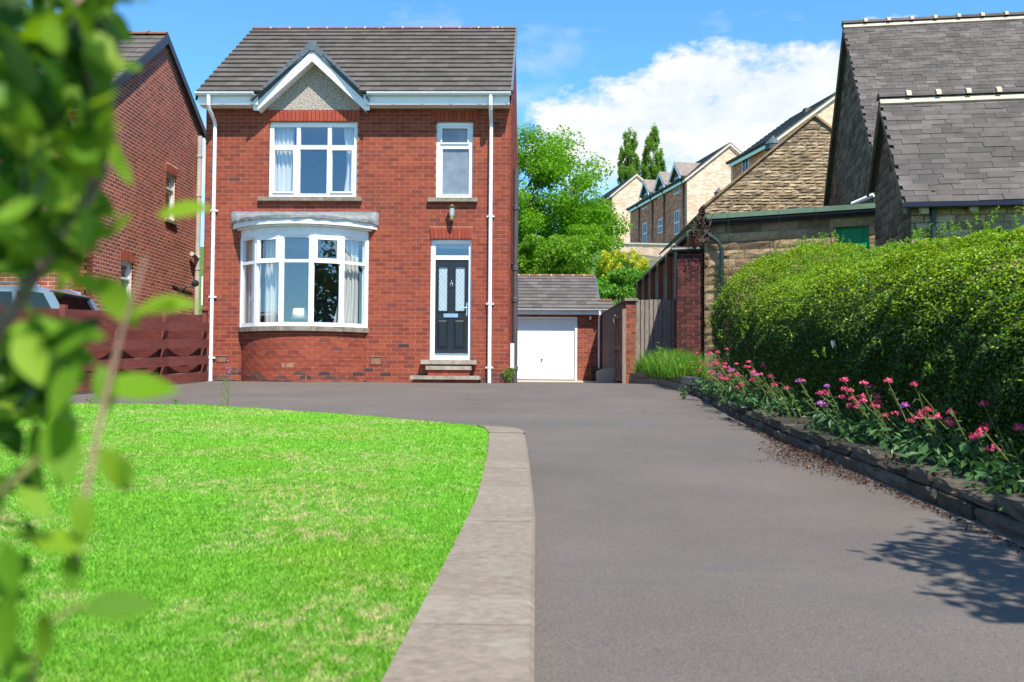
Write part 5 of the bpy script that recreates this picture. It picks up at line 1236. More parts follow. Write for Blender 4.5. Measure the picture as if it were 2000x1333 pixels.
for px, py in ((1801, 412), (1896, 407), (1990, 402), (2085, 397)):
    c = atP(px, py, PW, CN); MB().obox(c - CU_ * .055 - np.array([0, 0, .07]), CU_ * .11, CN * .17, (0, 0, .14)).build('corbel', 'corbel_stone', porch)
c = atP(1820, 430, PW, CN); MB().tube([np.array([c[0], c[1], pez]) + CN * .08, np.array([c[0], c[1], .2]) + CN * .08], .04, 9).build('downpipe', 'pipe_green', porch)
c = HW + CU_ * .06; MB().obox(c + np.array([0, 0, 2]) - CU_ * .10, CU_ * .3, CN * .10, (0, 0, hez - 2.1)).build('quoin', 'stone_gable', hall)
w0 = atY(1664, 399, 19.5); w1 = atY(1706, 381, 19.2); MB().tube([w0, w1], .04, 9).build('waste_pipe', 'white_upvc', hall)

# ------------------------------------------------------------------ neighbour's house on the left
NX = -8.6; NY0, NYB = 18.75, 25.0; NXL = -16.5
nb = thing('neighbour_house', (-12, NY0, 0), 'dark red brick neighbouring house with black bargeboards behind the woven fence', 'house')
ntop = [(0, 5.35), (22.44 - NY0, 7.86), (NYB - NY0, 6.42)]
nops = [(22.72 - NY0, 23.34 - NY0, 3.75, 4.86), (20.33 - NY0, 20.93 - NY0, 1.35, 2.50)]
mb = MB(); holed_wall(mb, (NX, NY0, -.4), (0, 1, 0), (1, 0, 0), NYB - NY0, [(u, z + .4) for u, z in ntop], [(a, b, c + .4, d + .4) for a, b, c, d in nops], .26)
nw = mb.build('side_wall', 'mortar_pale', nb)
nar = [(a - .06, b + .06, d + .004, d + .19) for a, b, c, d in nops]
pc = course_pieces(NYB - NY0, lambda u: float(np.interp(u, [q[0] for q in ntop], [q[1] - .06 for q in ntop])), .235, .078, .013, nops + nar, v_start=-.3, seed=81)
lay(pc, (NX, NY0, 0), (0, 1, 0), (1, 0, 0), 'brick_neighbour', nw, 'brick', 270, single_key=lambda q: abs(q[2] - 5.2) + .3 * abs(q[0] - 2.6), seed=82, proud=(.0002, .0009))
for (a, b, c, d) in nar:
    k = round((b - a) / .075)
    for i in range(k): piece('brick', 'brick_neighbour', (NX - .006, NY0 + a + (b - a) * (i + .5) / k, (c + d) / 2 - .03 * (2 * (i + .5) / k - 1) ** 2), (Vector((0, 1, 0)), Vector((-1, 0, 0)), Vector((0, 0, 1))), ((b - a) / k - .01, .03, d - c - .01), nw)
for (a, b, c, d) in nops:
    y0, y1 = NY0 + a, NY0 + b; xw = NX - .07; mb = MB(); e_ = .06; tr = d - .40
    mb.box(xw - .05, xw, y0, y0 + e_, c, d).box(xw - .05, xw, y1 - e_, y1, c, d).box(xw - .05, xw, y0 + e_, y1 - e_, c, c + e_).box(xw - .05, xw, y0 + e_, y1 - e_, d - .085, d).box(xw - .05, xw, y0 + e_, y1 - e_, tr, tr + .06)
    wn_ = mb.build('window', 'white_upvc', nb)
    MB().box(xw - .03, xw - .024, y0 + e_, y1 - e_, c + e_, tr).box(xw - .03, xw - .024, y0 + e_, y1 - e_, tr + .06, d - .085).build('pane', 'glass', wn_)
    MB().box(xw, xw + .02, y0 + .03, y1 - .03, tr + .02, tr + .055).build('sash_rail', 'white_upvc', wn_)
    MB().box(xw, NX + .05, y0 - .05, y1 + .05, c - .07, c - .002).build('sill', 'sill_stone', wn_)
MB().box(NXL, NX - .27, NY0 + .27, NYB - .1, -.4, 5.2).build('core', 'plaster', nb)
nfo = [(NX - 7.2 - NXL + 0, NX - 4.6 - NXL, .6, 2.35)]
fo = [(a, b, c, d) for a, b, c, d in nfo]
mb = MB(); holed_wall(mb, (NXL, NY0, -.4), (1, 0, 0), (0, -1, 0), NX - NXL, [(0, 5.75), (NX - NXL, 5.75)], [(a, b, c + .4, d + .4) for a, b, c, d in fo], .26)
nf = mb.build('front_wall', 'mortar_pale', nb)
pc = course_pieces(NX - NXL, lambda u: 5.3, .235, .078, .011, fo, v_start=-.3, seed=83); lay(pc, (NXL, NY0, 0), (1, 0, 0), (0, -1, 0), 'brick_neighbour', nf, 'brick', 0, seed=84)
a, b, c, d = fo[0]; x0, x1 = NXL + a, NXL + b; mb = MB()
for i in range(5):
    xx = x0 + (x1 - x0 - .09) * i / 4; mb.box(xx, xx + .09, NY0 + .03, NY0 + .1, c, d)
mb.box(x0, x1, NY0 + .035, NY0 + .095, c, c + .1).box(x0, x1, NY0 + .035, NY0 + .095, d - .1, d).box(x0, x1, NY0 + .035, NY0 + .095, 1.85, 1.92)
wn_ = mb.build('window', 'white_upvc', nb); MB().box(x0, x1, NY0 + .06, NY0 + .066, c, d).build('pane', 'glass', wn_); MB().box(x0 - .1, x1 + .1, NY0 - .08, NY0 + .1, c - .1, c - .002).build('sill', 'sill_stone', wn_)
ap3 = np.array([0, 22.44, 7.93]); fe = np.array([0, NY0 - .3, 5.35 - .2 + .02]); be = np.array([0, NYB + .25, 6.42 - .1])
mb = MB()
for e_ in (fe, be): mb.prism([(NXL, *ap3[1:]), (NX + .06, *ap3[1:]), (NX + .06, *e_[1:]), (NXL, *e_[1:])], (0, 0, -.07))
nr_ = mb.build('roof', 'roof_tile', nb); sv = ap3 - fe; ln_ = np.linalg.norm(sv); sv /= ln_; nn = np.array([0, -sv[2], sv[1]]); rg = random.Random(85)
for r in range(14):
    x = NX + .06
    while x > NX - 4.4:
        c = np.array([x - .155, fe[1], fe[2]]) + sv * ln_ / 14 * (r + .5) + nn * .02; tl = sv * math.cos(.05) - nn * math.sin(.05)
        piece('roof_tile', 'roof_tile', c, ((1, 0, 0), tl, np.cross((1, 0, 0), tl)), (.30, ln_ / 14 + .04, .028), nr_, jig=.006, rg=rg); x -= .31
ridge_run((NX - 6, 22.44, 7.95), (NX + .06, 22.44, 7.95), 14, 'ridge_red', nr_, .1, 'ridge_red', .03, .05)
for e_ in (fe, be):
    A = np.array([NX + .062, ap3[1], ap3[2] - .17]); B = np.array([NX + .062, e_[1], e_[2] - .17]); MB().obox(A, B - A, (.03, 0, 0), (0, 0, .20)).build('bargeboard', 'black_barge', nb)
pp = NX + .09; pyy = 24.68; pipe = MB().tube([(pp, pyy, 6.15), (pp, pyy, -.2)], .062, 12).build('soil_pipe', 'beige_pipe', nb)
MB().tube([(pp, pyy, 3.02), (pp, pyy - .25, 3.10), (pp, pyy - .42, 3.12)], .055, 10).build('branch_pipe', 'beige_pipe', pipe)
for z in (1.0, 2.75, 3.05, 4.6, 5.6): MB().lathe((pp, pyy, z), [(.066, 0), (.074, .01), (.074, .06), (.066, .07)], 12).build('collar', 'beige_pipe', pipe)
MB().tube([(NX + .01, 23.6, 2.1), (NX + .2, 23.65, 2.25), (NX + .35, 23.75, 2.28)], .02, 7).tube([(NX + .33, 23.7, 2.3), (NX + .3, 23.95, 2.36)], [.05, .09], 8).tube([(NX + .2, 23.5, 2.2), (NX + .22, 23.55, 1.95)], .012, 6).build('security_light', 'black_plastic', nb)
MB().tube([(NX + .015, 23.2, 2.25), (NX + .015, 23.6, 2.2), (NX + .015, 24.6, 2.18)], .012, 6).build('cable', 'black_plastic', nb)

# ------------------------------------------------------------------ woven red fence
rf_ = thing('woven_fence', (-7, 15, -.2), 'dark red stained woven board fence between the two houses', 'fence')
posts = [19.25, 17.75, 16.25, 14.75, 13.25, 11.75, 10.25, 8.75, 7.25]
posts = [(fence_x(y) + (.0 if i else .02), y) for i, y in enumerate(posts)]
for (x, y) in posts:
    h_ = 1.36 if y < 19 else 1.38
    MB().box(x - .045, x + .045, y - .045, y + .045, gz(x, y) - .1, gz(x, y) + h_).build('post', 'fence_red', rf_)
MB().box(posts[0][0] - .07, posts[0][0] + .07, posts[0][1] - .07, posts[0][1] + .07, gz(*posts[0]) + 1.381, gz(*posts[0]) + 1.41).build('post_cap', 'fence_red', rf_)
nrow = 8; bh_ = .165
for k in range(nrow):
    for i, ((xa, ya), (xb, yb_)) in enumerate(zip(posts, posts[1:])):
        A, B = np.array([xa, ya]), np.array([xb, yb_]); d_ = (B - A) / np.linalg.norm(B - A); nrm = np.array([-d_[1], d_[0]]); nrm = nrm if nrm[0] > 0 else -nrm
        mb = MB(); ns = 8; prev = None
        for s in range(ns + 1):
            t = s / ns; side = 1 if k % 2 == 0 else -1
            off = side * (.075 + .05 * math.sin(math.pi * t)) + .004 * (k % 3)
            q = A + (B - A) * t + nrm * off; z0 = gz(q[0], q[1]) + .03 + k * .158
            ring = [(q[0] - nrm[0] * .008, q[1] - nrm[1] * .008, z0), (q[0] + nrm[0] * .008, q[1] + nrm[1] * .008, z0), (q[0] + nrm[0] * .008, q[1] + nrm[1] * .008, z0 + bh_), (q[0] - nrm[0] * .008, q[1] - nrm[1] * .008, z0 + bh_)]
            if prev: mb.add(prev + ring, [(0, 1, 5, 4), (1, 2, 6, 5), (2, 3, 7, 6), (3, 0, 4, 7)])
            if s in (0, ns): mb.add(ring, [(0, 1, 2, 3)])
            prev = ring
        mb.build('board', 'fence_red', rf_)

# ------------------------------------------------------------------ parked car behind the fence
car = thing('parked_car', (-9.6, 16.6, -.15), 'silver grey estate car parked behind the red fence', 'car')
mat_plain('car_paint', (0.30, 0.33, 0.37), 0.25, metal=.6, var=.04); mat_plain('tyre', (0.02, 0.02, 0.02), .9); mat_plain('tail_light_red', (.4, .01, .01), .2)
cx0, cx1, cya, cyb, cz = -12.0, -7.45, 15.75, 17.5, -.16
def car_section(y, ins): return [(cx0 + .05, .35), (cx0, .62), (cx0 + .15, .86), (cx0 + 1.15, .98), (cx1 - .05, 1.0), (cx1, .8), (cx1 - .03, .35)]
mb = MB().prism([(x, cya, z + cz) for x, z in car_section(0, 0)], (0, cyb - cya, 0)); mb.build('body', 'car_paint', car)
gh = [(cx0 + 1.15, .982), (cx0 + 1.95, 1.58), (cx0 + 2.3, 1.66), (cx1 - .65, 1.66), (cx1 - .45, 1.6), (cx1 - .1, 1.005)]
roofp = [(cx0 + 1.9, 1.585), (cx0 + 2.3, 1.69), (cx1 - .65, 1.69), (cx1 - .42, 1.62), (cx1 - .5, 1.57), (cx1 - .7, 1.60), (cx0 + 2.3, 1.60), (cx0 + 2.05, 1.55)]
ins = .14
MB().prism([(x, cya + ins + .03, z + cz) for x, z in gh], (0, cyb - cya - 2 * ins - .06, 0)).build('windows', 'car_glass', car)
MB().prism([(x, cya + ins, z + cz) for x, z in roofp], (0, cyb - cya - 2 * ins, 0)).build('roof', 'car_paint', car)
for yy in (cya + ins - .005, cyb - ins - .02):
    for (xa, xb, w2) in ((cx0 + 1.15, cx0 + 1.98, .08), (cx0 + 2.62, cx0 + 2.58, .09), (cx0 + 3.55, cx0 + 3.5, .08), (cx1 - .2, cx1 - .55, .16)):
        MB().prism([(xa, yy, .98 + cz), (xa + w2, yy, .98 + cz), (xb + w2, yy, 1.6 + cz), (xb, yy, 1.6 + cz)], (0, .028, 0)).build('pillar', 'car_paint', car)
    MB().tube([(cx0 + 2.2, yy + .03, 1.70 + cz), (cx0 + 2.4, yy + .03, 1.75 + cz), (cx1 - .8, yy + .03, 1.75 + cz), (cx1 - .6, yy + .03, 1.69 + cz)], .018, 6).build('roof_rail', 'chrome', car)
    MB().box(cx1 - .02, cx1 + .015, yy - .05 if yy < 16.5 else yy - .02, yy + .1, .7 + cz, 1.0 + cz).build('tail_light', 'tail_light_red', car)
for xx in (cx0 + .85, cx1 - .85):
    for yy in (cya - .01, cyb - .2):
        mb = MB().lathe((0, 0, 0), [(.2, 0), (.33, .02), (.34, .1), (.33, .2), (.2, .21)], 18); mb.v = [(xx + p, yy + r, .34 + cz + q) for p, q, r in mb.v]; wh = mb.build('wheel', 'tyre', car)
        mb = MB().lathe((0, 0, 0), [(.02, 0), (.19, .012), (.2, .03)], 14); mb.v = [(xx + p, yy - .015 + r, .34 + cz + q) for p, q, r in mb.v]; mb.build('rim', 'chrome', wh)
tt = bpy.data.objects  # (no-op)
o = sheet('neighbour_drive', [-20, -14, -9, -7.7], [6, 10, 14, 18.7], 'asphalt', .003)

# ------------------------------------------------------------------ raised bed: stone edging, soil
BWL = [(2.23, 2.0), (2.25, 4.68), (2.25, 6.88), (2.21, 8.8), (2.26, 10.6), (2.36, 13.2), (2.50, 15.4), (2.52, 17.0), (2.42, 19.5), (2.30, 22.0), (2.24, 24.2)]
bedw = thing('bed_wall', (2.25, 10, -.45), 'low weathered stone edging wall along the right side of the driveway', 'wall')
pl_ = [np.array(q, float) for q in BWL]; cum = [0]
for a, b in zip(pl_, pl_[1:]): cum.append(cum[-1] + np.linalg.norm(b - a))
def along(s): return np.array([np.interp(s, cum, [q[k] for q in pl_]) for k in (0, 1)])
rg = random.Random(91)
for crs in range(2):
    s = -.2 * crs
    while s < cum[-1] - .05:
        l = rg.uniform(.28, .62) if s < 13 else rg.uniform(.8, 1.2); s0, s1 = max(s, 0), min(s + l - .012, cum[-1])
        if s1 - s0 > .08:
            a, b = along(s0), along(s1); m_ = (a + b) / 2; d_ = (b - a) / np.linalg.norm(b - a); t_ = np.array([d_[0], d_[1], .0457 if m_[1] < 19.3 else 0]); t_ /= np.linalg.norm(t_)
            n2 = np.array([-d_[1], d_[0], 0]); up = np.cross(t_, np.array([d_[1], -d_[0], 0])); up = up if up[2] > 0 else -up
            h_ = .115 if crs == 0 else rg.uniform(.05, .10); z0 = gz(*m_) + (-.03 if crs == 0 else .08)
            if m_[1] > 16.5: h_ = .15 if crs == 0 else .13; z0 = gz(*m_) + (-.03 if crs == 0 else .125)
            ctr = np.array([m_[0] + .11 + rg.uniform(-.012, .012) + crs * .02, m_[1], z0 + h_ / 2])
            right = np.array([d_[1], -d_[0], 0])
            piece('edging_stone', 'bed_stone' if m_[1] < 16.5 else 'concrete_wall', ctr, (t_, right, np.cross(t_, right)), (s1 - s0, .22, h_ - .008), bedw, 'rough' if m_[1] < 16.5 else 'cube', rg.randrange(8), .022, rg)
        s += l
mb = MB(); prev = None
for s in np.linspace(0, cum[-1], 40):
    p = along(s); z = gz(*p) + .13; row = [(p[0] + .16, p[1], z), (p[0] + .5, p[1], z + .06), (6.5, p[1], z + .1)]
    if prev: mb.add(prev + row, [(0, 1, 4, 3), (1, 2, 5, 4)])
    prev = row
o = mb.build('soil_bed', 'soil'); o['kind'] = 'structure'
# leaf litter in the lee of the edging
rng = np.random.default_rng(12); n_ = 2600
Y = np.concatenate([rng.normal(7.7, .75, n_ // 2), rng.uniform(4.2, 11.5, n_ - n_ // 2)]); wdt = .04 + .17 * np.exp(-((Y - 7.7) / 1.0) ** 2)
X = 2.21 - np.abs(rng.standard_normal(n_)) * wdt; Z = -.89 + .0457 * Y + .006 + rng.random(n_) * .02 * np.exp(-((Y - 7.7) / 1.0) ** 2)
lt_ = quads_mesh('leaf_litter', leaves(np.stack([X, Y, Z], 1), np.array([[0, 0, 1.0]]) * np.ones((n_, 1)), .025, rng, .35), 'dead_leaf')
tag(lt_, 'brown dead leaves drifted along the stone edging', 'leaves', kind='stuff')

# ------------------------------------------------------------------ privet hedge
rng = np.random.default_rng(33)
hedge = thing('privet_hedge', (3.8, 10, -.3), 'long clipped green privet hedge above the flower bed', 'hedge')
HY0, HY1 = 3.0, 16.2
hx_face = lambda y: np.interp(y, [3, 10, 14, 16.2], [2.80, 2.74, 2.76, 2.88])
htop = lambda y: np.interp(y, [3, 5, 7, 9.4, 11, 12.8, 14.2, 15.6, 16.2], [.82, 1.02, 1.28, 1.52, 1.50, 1.62, 2.06, 2.15, 1.95])
hbase = lambda y: -.89 + .0457 * y + .1
def lump(a, b): return (np.sin(a * 2.1 + b * 1.3) * .5 + np.sin(a * 4.7 - b * 3.1 + 1.0) * .3 + np.sin(a * 9.1 + b * 7.7 + 2.0) * .2)
def hedge_surface(t, y):
    """t in 0..1 up the drive face, 1..2 across the top, 2..2.6 down the back; returns point, normal."""
    f, top, bs = hx_face(y), htop(y), hbase(y); H = top - bs; w2 = 1.9
    x = np.where(t < 1, f + .55 * t ** 3.6 - .14 * np.sin(math.pi * np.clip(t, 0, 1)) , np.where(t < 2, f + .55 + (w2 - .55) * (t - 1), f + w2)); z = np.where(t < 1, bs + (H - .30) * (1 - (1 - t) ** 1.25), np.where(t < 2, top - .30 + .30 * np.sin(np.minimum((t - 1) * 1.4, 1.0) * math.pi / 2) , top - .1 - (t - 2) * H))
    nx = np.where(t < .55, -1.0, np.where(t < 1.35, -.6, np.where(t < 2, 0.0, 1.0))); nz = np.where(t < .55, .15, np.where(t < 1.35, .8, np.where(t < 2, 1.0, 0)))
    return np.stack([x, y, z], 1), np.stack([nx, 0 * nx - .1, nz], 1)
def hedge_pts(n_, tmin, tmax, ypow):
    u = rng.random(n_); a = 1 - ypow; y = 4.2 * (HY1 / 4.2) ** u; t = rng.uniform(tmin, tmax, n_); p, nr = hedge_surface(t, y)
    lu = lump(y * 1.1, t * 3.0 + 0 * y); mound = np.abs(np.sin(y * .62 + .5 + .25 * t)); dep = .10 * lu + .30 * (mound ** .6 - .8) - np.abs(rng.standard_normal(n_)) * .045
    nrn = nr / np.linalg.norm(nr, axis=1, keepdims=True)
    end = np.clip((HY1 - y) / .8, 0, 1)[:, None]; p[:, 0] += (1 - end[:, 0]) ** 2 * .35
    return p + nrn * dep[:, None], nrn
P1, N1 = hedge_pts(230000, .05, 1.15, 1.0); P2, N2 = hedge_pts(150000, 1.0, 2.0, 1.0)
# rounded far end
n_ = 22000; th = rng.uniform(0, math.pi, n_); xx = 2.95 + rng.uniform(-.1, 1.8, n_); zz = rng.uniform(.05, 1, n_); Pe = np.stack([xx, 16.0 + .28 * np.cos(th) * 0 + rng.uniform(-.1, .25, n_), hbase(16.2) + zz * (2.0 - .25 * rng.random(n_))], 1)
P = np.concatenate([P1, P2, Pe]); Nn = np.concatenate([N1, N2, np.tile([[-.3, .8, .3]], (n_, 1))])
Lf = leaves(P, Nn * .5 + np.array([0, 0, .45]), .031, rng, .75, .5)
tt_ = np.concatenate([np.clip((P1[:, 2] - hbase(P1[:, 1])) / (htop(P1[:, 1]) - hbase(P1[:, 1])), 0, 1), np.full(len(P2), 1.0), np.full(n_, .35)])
lit_leaf = rng.random(len(P)) < .035 + .88 * np.clip((tt_ - .45) / .38, 0, 1) ** 1.1  # bright leaves chosen by height: sunlit top and shaded face painted by leaf colour
quads_mesh('foliage', Lf[~lit_leaf], 'leaf_hedge_shade', hedge); quads_mesh('lit_foliage', Lf[lit_leaf], 'leaf_hedge_lit', hedge)
# upright new shoots along the top and a few wandering sprays on the face
sp_ = []; stems = MB()
for k in range(300):
    y = 4.4 + rng.random() ** .8 * (16.0 - 4.4); face = k % 4 == 3
    t = rng.uniform(.35, 1.0) if face else rng.uniform(1.02, 1.75); p, nr = hedge_surface(np.array([t]), np.array([y])); p = p[0]; l = rng.uniform(.05, .13); d_ = np.array([rng.uniform(-.5, .1), rng.uniform(-.3, .3), rng.uniform(.3, .8)]) if face else np.array([rng.uniform(-.25, .25), rng.uniform(-.25, .25), 1.0]); d_ /= np.linalg.norm(d_)
    p = p + nr[0] / np.linalg.norm(nr[0]) * .05; stems.tube([p, p + d_ * l], [.0025, .001], 4, False)
    for s in np.linspace(.1, 1.0, 7): sp_ += [p + d_ * l * s + rng.standard_normal(3) * .008 for _ in range(2)]
sp_ = np.array(sp_); quads_mesh('new_shoots', leaves(sp_, np.tile([[0, -.2, 1.0]], (len(sp_), 1)), .038, rng, .6, .42), 'leaf_bush', hedge)
stems.build('shoot_stems', 'twig_green', hedge)
# solid dark core added inside the hedge to block light and see-through
mb = MB(); prev = None
for y in np.linspace(HY0, 15.9, 30):
    f, tp_, bs = float(hx_face(y)) + .30, float(htop(y)) - .46, float(hbase(y)) - .1; row = [(f, y, bs), (f + .08, y, bs + (tp_ - bs) * .6), (f + .45, y, tp_ - .12), (f + 1.35, y, tp_), (f + 1.4, y, bs)]
    if prev: mb.add(prev + row, [(i, i + 1, i + 6, i + 5) for i in range(4)])
    else: mb.add(row, [(0, 1, 2, 3, 4)])
    prev = row
mb.add(prev, [(4, 3, 2, 1, 0)]); mb.build('dark_core', 'leaf_dark', hedge)

# ------------------------------------------------------------------ red valerian in the bed
def valerian(base, lean, nst, hgt, mauve, seed, label):
    rg = np.random.default_rng(seed); t = thing('valerian_plant', base, label, 'flower', 'valerian plants in the stone edged bed'); base = np.asarray(base, float); stem = MB(); lv = []; heads = []
    for k in range(nst):
        b = base + np.array([rg.uniform(-.10, .20), rg.uniform(-.42, .42), 0]); h_ = hgt * rg.uniform(.55, 1.1); d_ = np.array([lean * rg.uniform(.3, 1.2), rg.uniform(-.35, .45), 1.0]); d_ = d_ / np.linalg.norm(d_) * h_
        pts = [b, b + d_ * .5 + np.array([0, 0, .04 * h_]), b + d_]; stem.tube(pts, [.0045, .0035, .0025], 5, False)
        for s in np.linspace(.08, .85, 8):
            q = b + d_ * s
            for sg_ in (1, -1): lv.append((q + np.array([rg.uniform(-.03, .03), sg_ * .025, rg.uniform(-.01, .02)]), .075 * (1.15 - .7 * s)))
        if rg.random() < .82: heads.append(b + d_)
    for k in range(nst * 11): lv.append((base + np.array([rg.uniform(-.34, .22), rg.uniform(-.32, .32), rg.uniform(.0, .16)]), .085))
    Pp = np.array([q[0] for q in lv]); sz = np.array([q[1] for q in lv]); L4 = leaves(Pp, np.tile([[-.2, -.2, .8]], (len(Pp), 1)), 1.0, rg, .6, .38)
    c = L4.mean(1, keepdims=True); L4 = c + (L4 - c) * sz[:, None, None]
    stem.build('stems', 'twig_green', t); quads_mesh('leaf_tufts', L4, 'leaf_valerian', t)
    for hd in heads:
        m_ = 'petal_mauve' if rg.random() < mauve else 'petal_red'; k = int(rg.integers(34, 60)); r = rg.uniform(.026, .044); dd = rg.standard_normal((k, 3)); dd /= np.linalg.norm(dd, axis=1, keepdims=True); dd[:, 2] = np.abs(dd[:, 2]) * .9 - .15
        Q = hd + dd * r * rg.uniform(.5, 1.0, (k, 1)); L4 = leaves(Q, dd, .017, rg, .4, .8); quads_mesh('flower_head', L4, m_, t)
vl = [(2.62, 14.6, .5, 10, .42, .1, 'red valerian clump at the far end of the bed by the rough grass'), (2.56, 13.4, .8, 13, .50, .15, 'tall leaning red valerian plant second from the far end of the bed'),
      (2.52, 12.3, .9, 13, .44, .25, 'red valerian plant third from the far end of the bed'), (2.50, 11.2, .9, 14, .46, .1, 'dense crimson valerian plant at the middle of the bed'),
      (2.50, 10.1, .8, 12, .42, .15, 'red valerian plant just beyond the bare stretch of edging'), (2.52, 8.3, .9, 8, .40, .8, 'mauve valerian sprays just nearer than the bare stretch of edging'),
      (2.54, 7.5, .8, 12, .38, .1, 'red valerian plant with a cluster of heads above the leaf litter'), (2.56, 6.7, .7, 11, .40, .45, 'mixed mauve and red valerian plant above the near edging'),
      (2.55, 6.0, .7, 12, .34, .1, 'low red valerian plant second from the near end of the bed'), (2.55, 5.2, .6, 12, .30, .15, 'nearest red valerian plant at the right edge of the picture')]
for i, (x, y, ln__, ns, hh, mv, lab) in enumerate(vl): valerian((x + .04, y, gz(x, y) + .13), -ln__, int(ns * 1.25), hh * 1.3, mv * .7, 100 + i, lab)
# rough grass and weeds by the plank fence
rng = np.random.default_rng(44); n_ = 9000; X = rng.uniform(2.35, 3.0, n_); Y = rng.uniform(17.3, 24.2, n_); X += .0; Z = np.full(n_, .12)
h = rng.uniform(.15, .62, n_) * np.clip(1.2 - np.abs(Y - 20.5) / 6, .4, 1); a = rng.random(n_) * math.tau; la = rng.random(n_) * math.tau; ln2 = rng.uniform(.1, .6, n_) * h; w = .006
P = np.stack([X, Y, Z], 1); d = np.stack([np.cos(a), np.sin(a), 0 * a], 1) * w; M_ = P + np.stack([np.cos(la) * ln2 * .35, np.sin(la) * ln2 * .35, h * .6], 1); T = P + np.stack([np.cos(la) * ln2, np.sin(la) * ln2, h], 1)
o = quads_mesh('tall_grass', np.concatenate([np.stack([P - d, P + d, M_ + d * .8, M_ - d * .8], 1), np.stack([M_ - d * .8, M_ + d * .8, T + d * .1, T - d * .1], 1)]), 'leaf_weed'); tag(o, 'tall rough grass and weeds in front of the plank fence', 'grass', kind='stuff')
def weed(name, base, r, hgt, n_, size, mat, seed, label, cat='weed', group=None):
    rg = np.random.default_rng(seed); t = thing(name, base, label, cat, group); base = np.asarray(base, float); stem = MB(); pts = []
    for k in range(max(n_ // 14, 2)):
        d_ = np.array([rg.uniform(-r, r), rg.uniform(-r, r), hgt * rg.uniform(.6, 1)]); stem.tube([base + d_ * np.array([.2, .2, 0]), base + d_], [.004, .0015], 4, False)
        for s in np.linspace(.15, 1, 14): pts.append(base + d_ * s + rg.standard_normal(3) * size * .35)
    pts = np.array(pts); stem.build('stems', 'twig_green', t); quads_mesh('leaf_tufts', leaves(pts, np.tile([[0, -.3, .8]], (len(pts), 1)), size, rg, .6, .4), mat, t)
weed('weed_clump', (2.55, 19.8, .12), .16, .75, 180, .07, 'leaf_bush', 1, 'tall leafy weed standing in front of the plank fence planks')
weed('weed_clump', (2.72, 17.2, .12), .28, .32, 320, .06, 'leaf_bush', 2, 'bright yellow green weed clump on the bed corner below the brick pillar')
weed('weed_clump', (2.20, 14.9, gz(2, 14.9)), .10, .2, 90, .05, 'leaf_valerian', 3, 'small weed growing at the foot of the edging wall')
weed('ivy_sprig', (HX1 + .0, 19.72, 0), .12, .34, 260, .05, 'leaf_ivy', 4, 'small ivy plant at the right corner of the brick house', 'plant')
for i, (px, py, hh, lab) in enumerate(((346, 793, .12, 'small broad leaved weed at the lawn edge below the fence'), (433, 800, .50, 'thin tall weed stem at the far lawn edge'), (445, 800, .58, 'tallest thin weed stem with purple flower at the lawn edge'), (180, 790, .10, 'tiny weed at the far left lawn edge'))):
    b = atP(px, py, (0, 0, -.89), (0, -.0457, 1)); weed('lawn_weed', b, .05, hh, 20 if hh > .3 else 40, .045, 'leaf_weed', 60 + i, lab)
b = atP(446, 728, (0, 12.3, 0), (0, -1, 0)); P = b + rng.standard_normal((60, 3)) * np.array([.012, .012, .06]); fl_ = quads_mesh('flower_spike', leaves(P, np.tile([[0, -1, .2]], (60, 1)), .02, rng), 'petal_mauve', None); 
for o in bpy.data.objects:
    if o.get('label', '').startswith('tallest thin weed'): attach(fl_, o)
# white butterfly on the hedge
bf = thing('butterfly', atY(1631, 673, 8.75), 'white butterfly resting on the shaded hedge face', 'butterfly'); c = np.array(bf.location)
mat_plain('butterfly_wing', (.72, .75, .68), .7); 
for s in (1, -1): MB().add([c, c + np.array([-.02, .03 * s, .04]), c + np.array([-.02, .06 * s, .02]), c + np.array([-.01, .035 * s, -.035])], [(0, 1, 2, 3)]).build('wing', 'butterfly_wing', bf)
MB().tube([c + np.array([-.012, 0, .03]), c + np.array([-.012, 0, -.025])], .004, 6).build('body', 'bark', bf)

# ------------------------------------------------------------------ trees and shrubs on the bank behind the garage
make_tree('ash_tree', (-1.2, 50, gz(0, 50)), 'large light green tree rising behind the house and garage', 'tree', (-1.4, 50, 8.6), (5.6, 4.5, 4.3), 170, 95000, .18, 1.0, 'leaf_tree', 201, None, .34, None, 60, .2)
make_tree('round_bush', (.4, 43, gz(0, 43)), 'bright green rounded bush directly behind the garage roof ridge', 'bush', (.4, 43, 5.0), (2.0, 1.3, 1.5), 40, 16000, .14, .55, 'leaf_bush', 202, 'bushes on the bank', .08, None, 12)
make_tree('spreading_bush', (2.4, 45, gz(0, 45)), 'looser green bush on the bank right of the rounded bush', 'bush', (2.2, 45, 5.6), (1.6, 1.3, 1.3), 32, 12000, .15, .5, 'leaf_tree', 203, 'bushes on the bank', .08, None, 12)
make_tree('ivy_bush', (3.0, 40.2, gz(0, 40)), 'glossy ivy covered bush between the garage roof and boundary wall', 'bush', (3.3, 40.2, 3.3), (1.5, .9, 1.5), 44, 15000, .13, .45, 'leaf_ivy', 204, 'bushes on the bank', .06, None, 10)
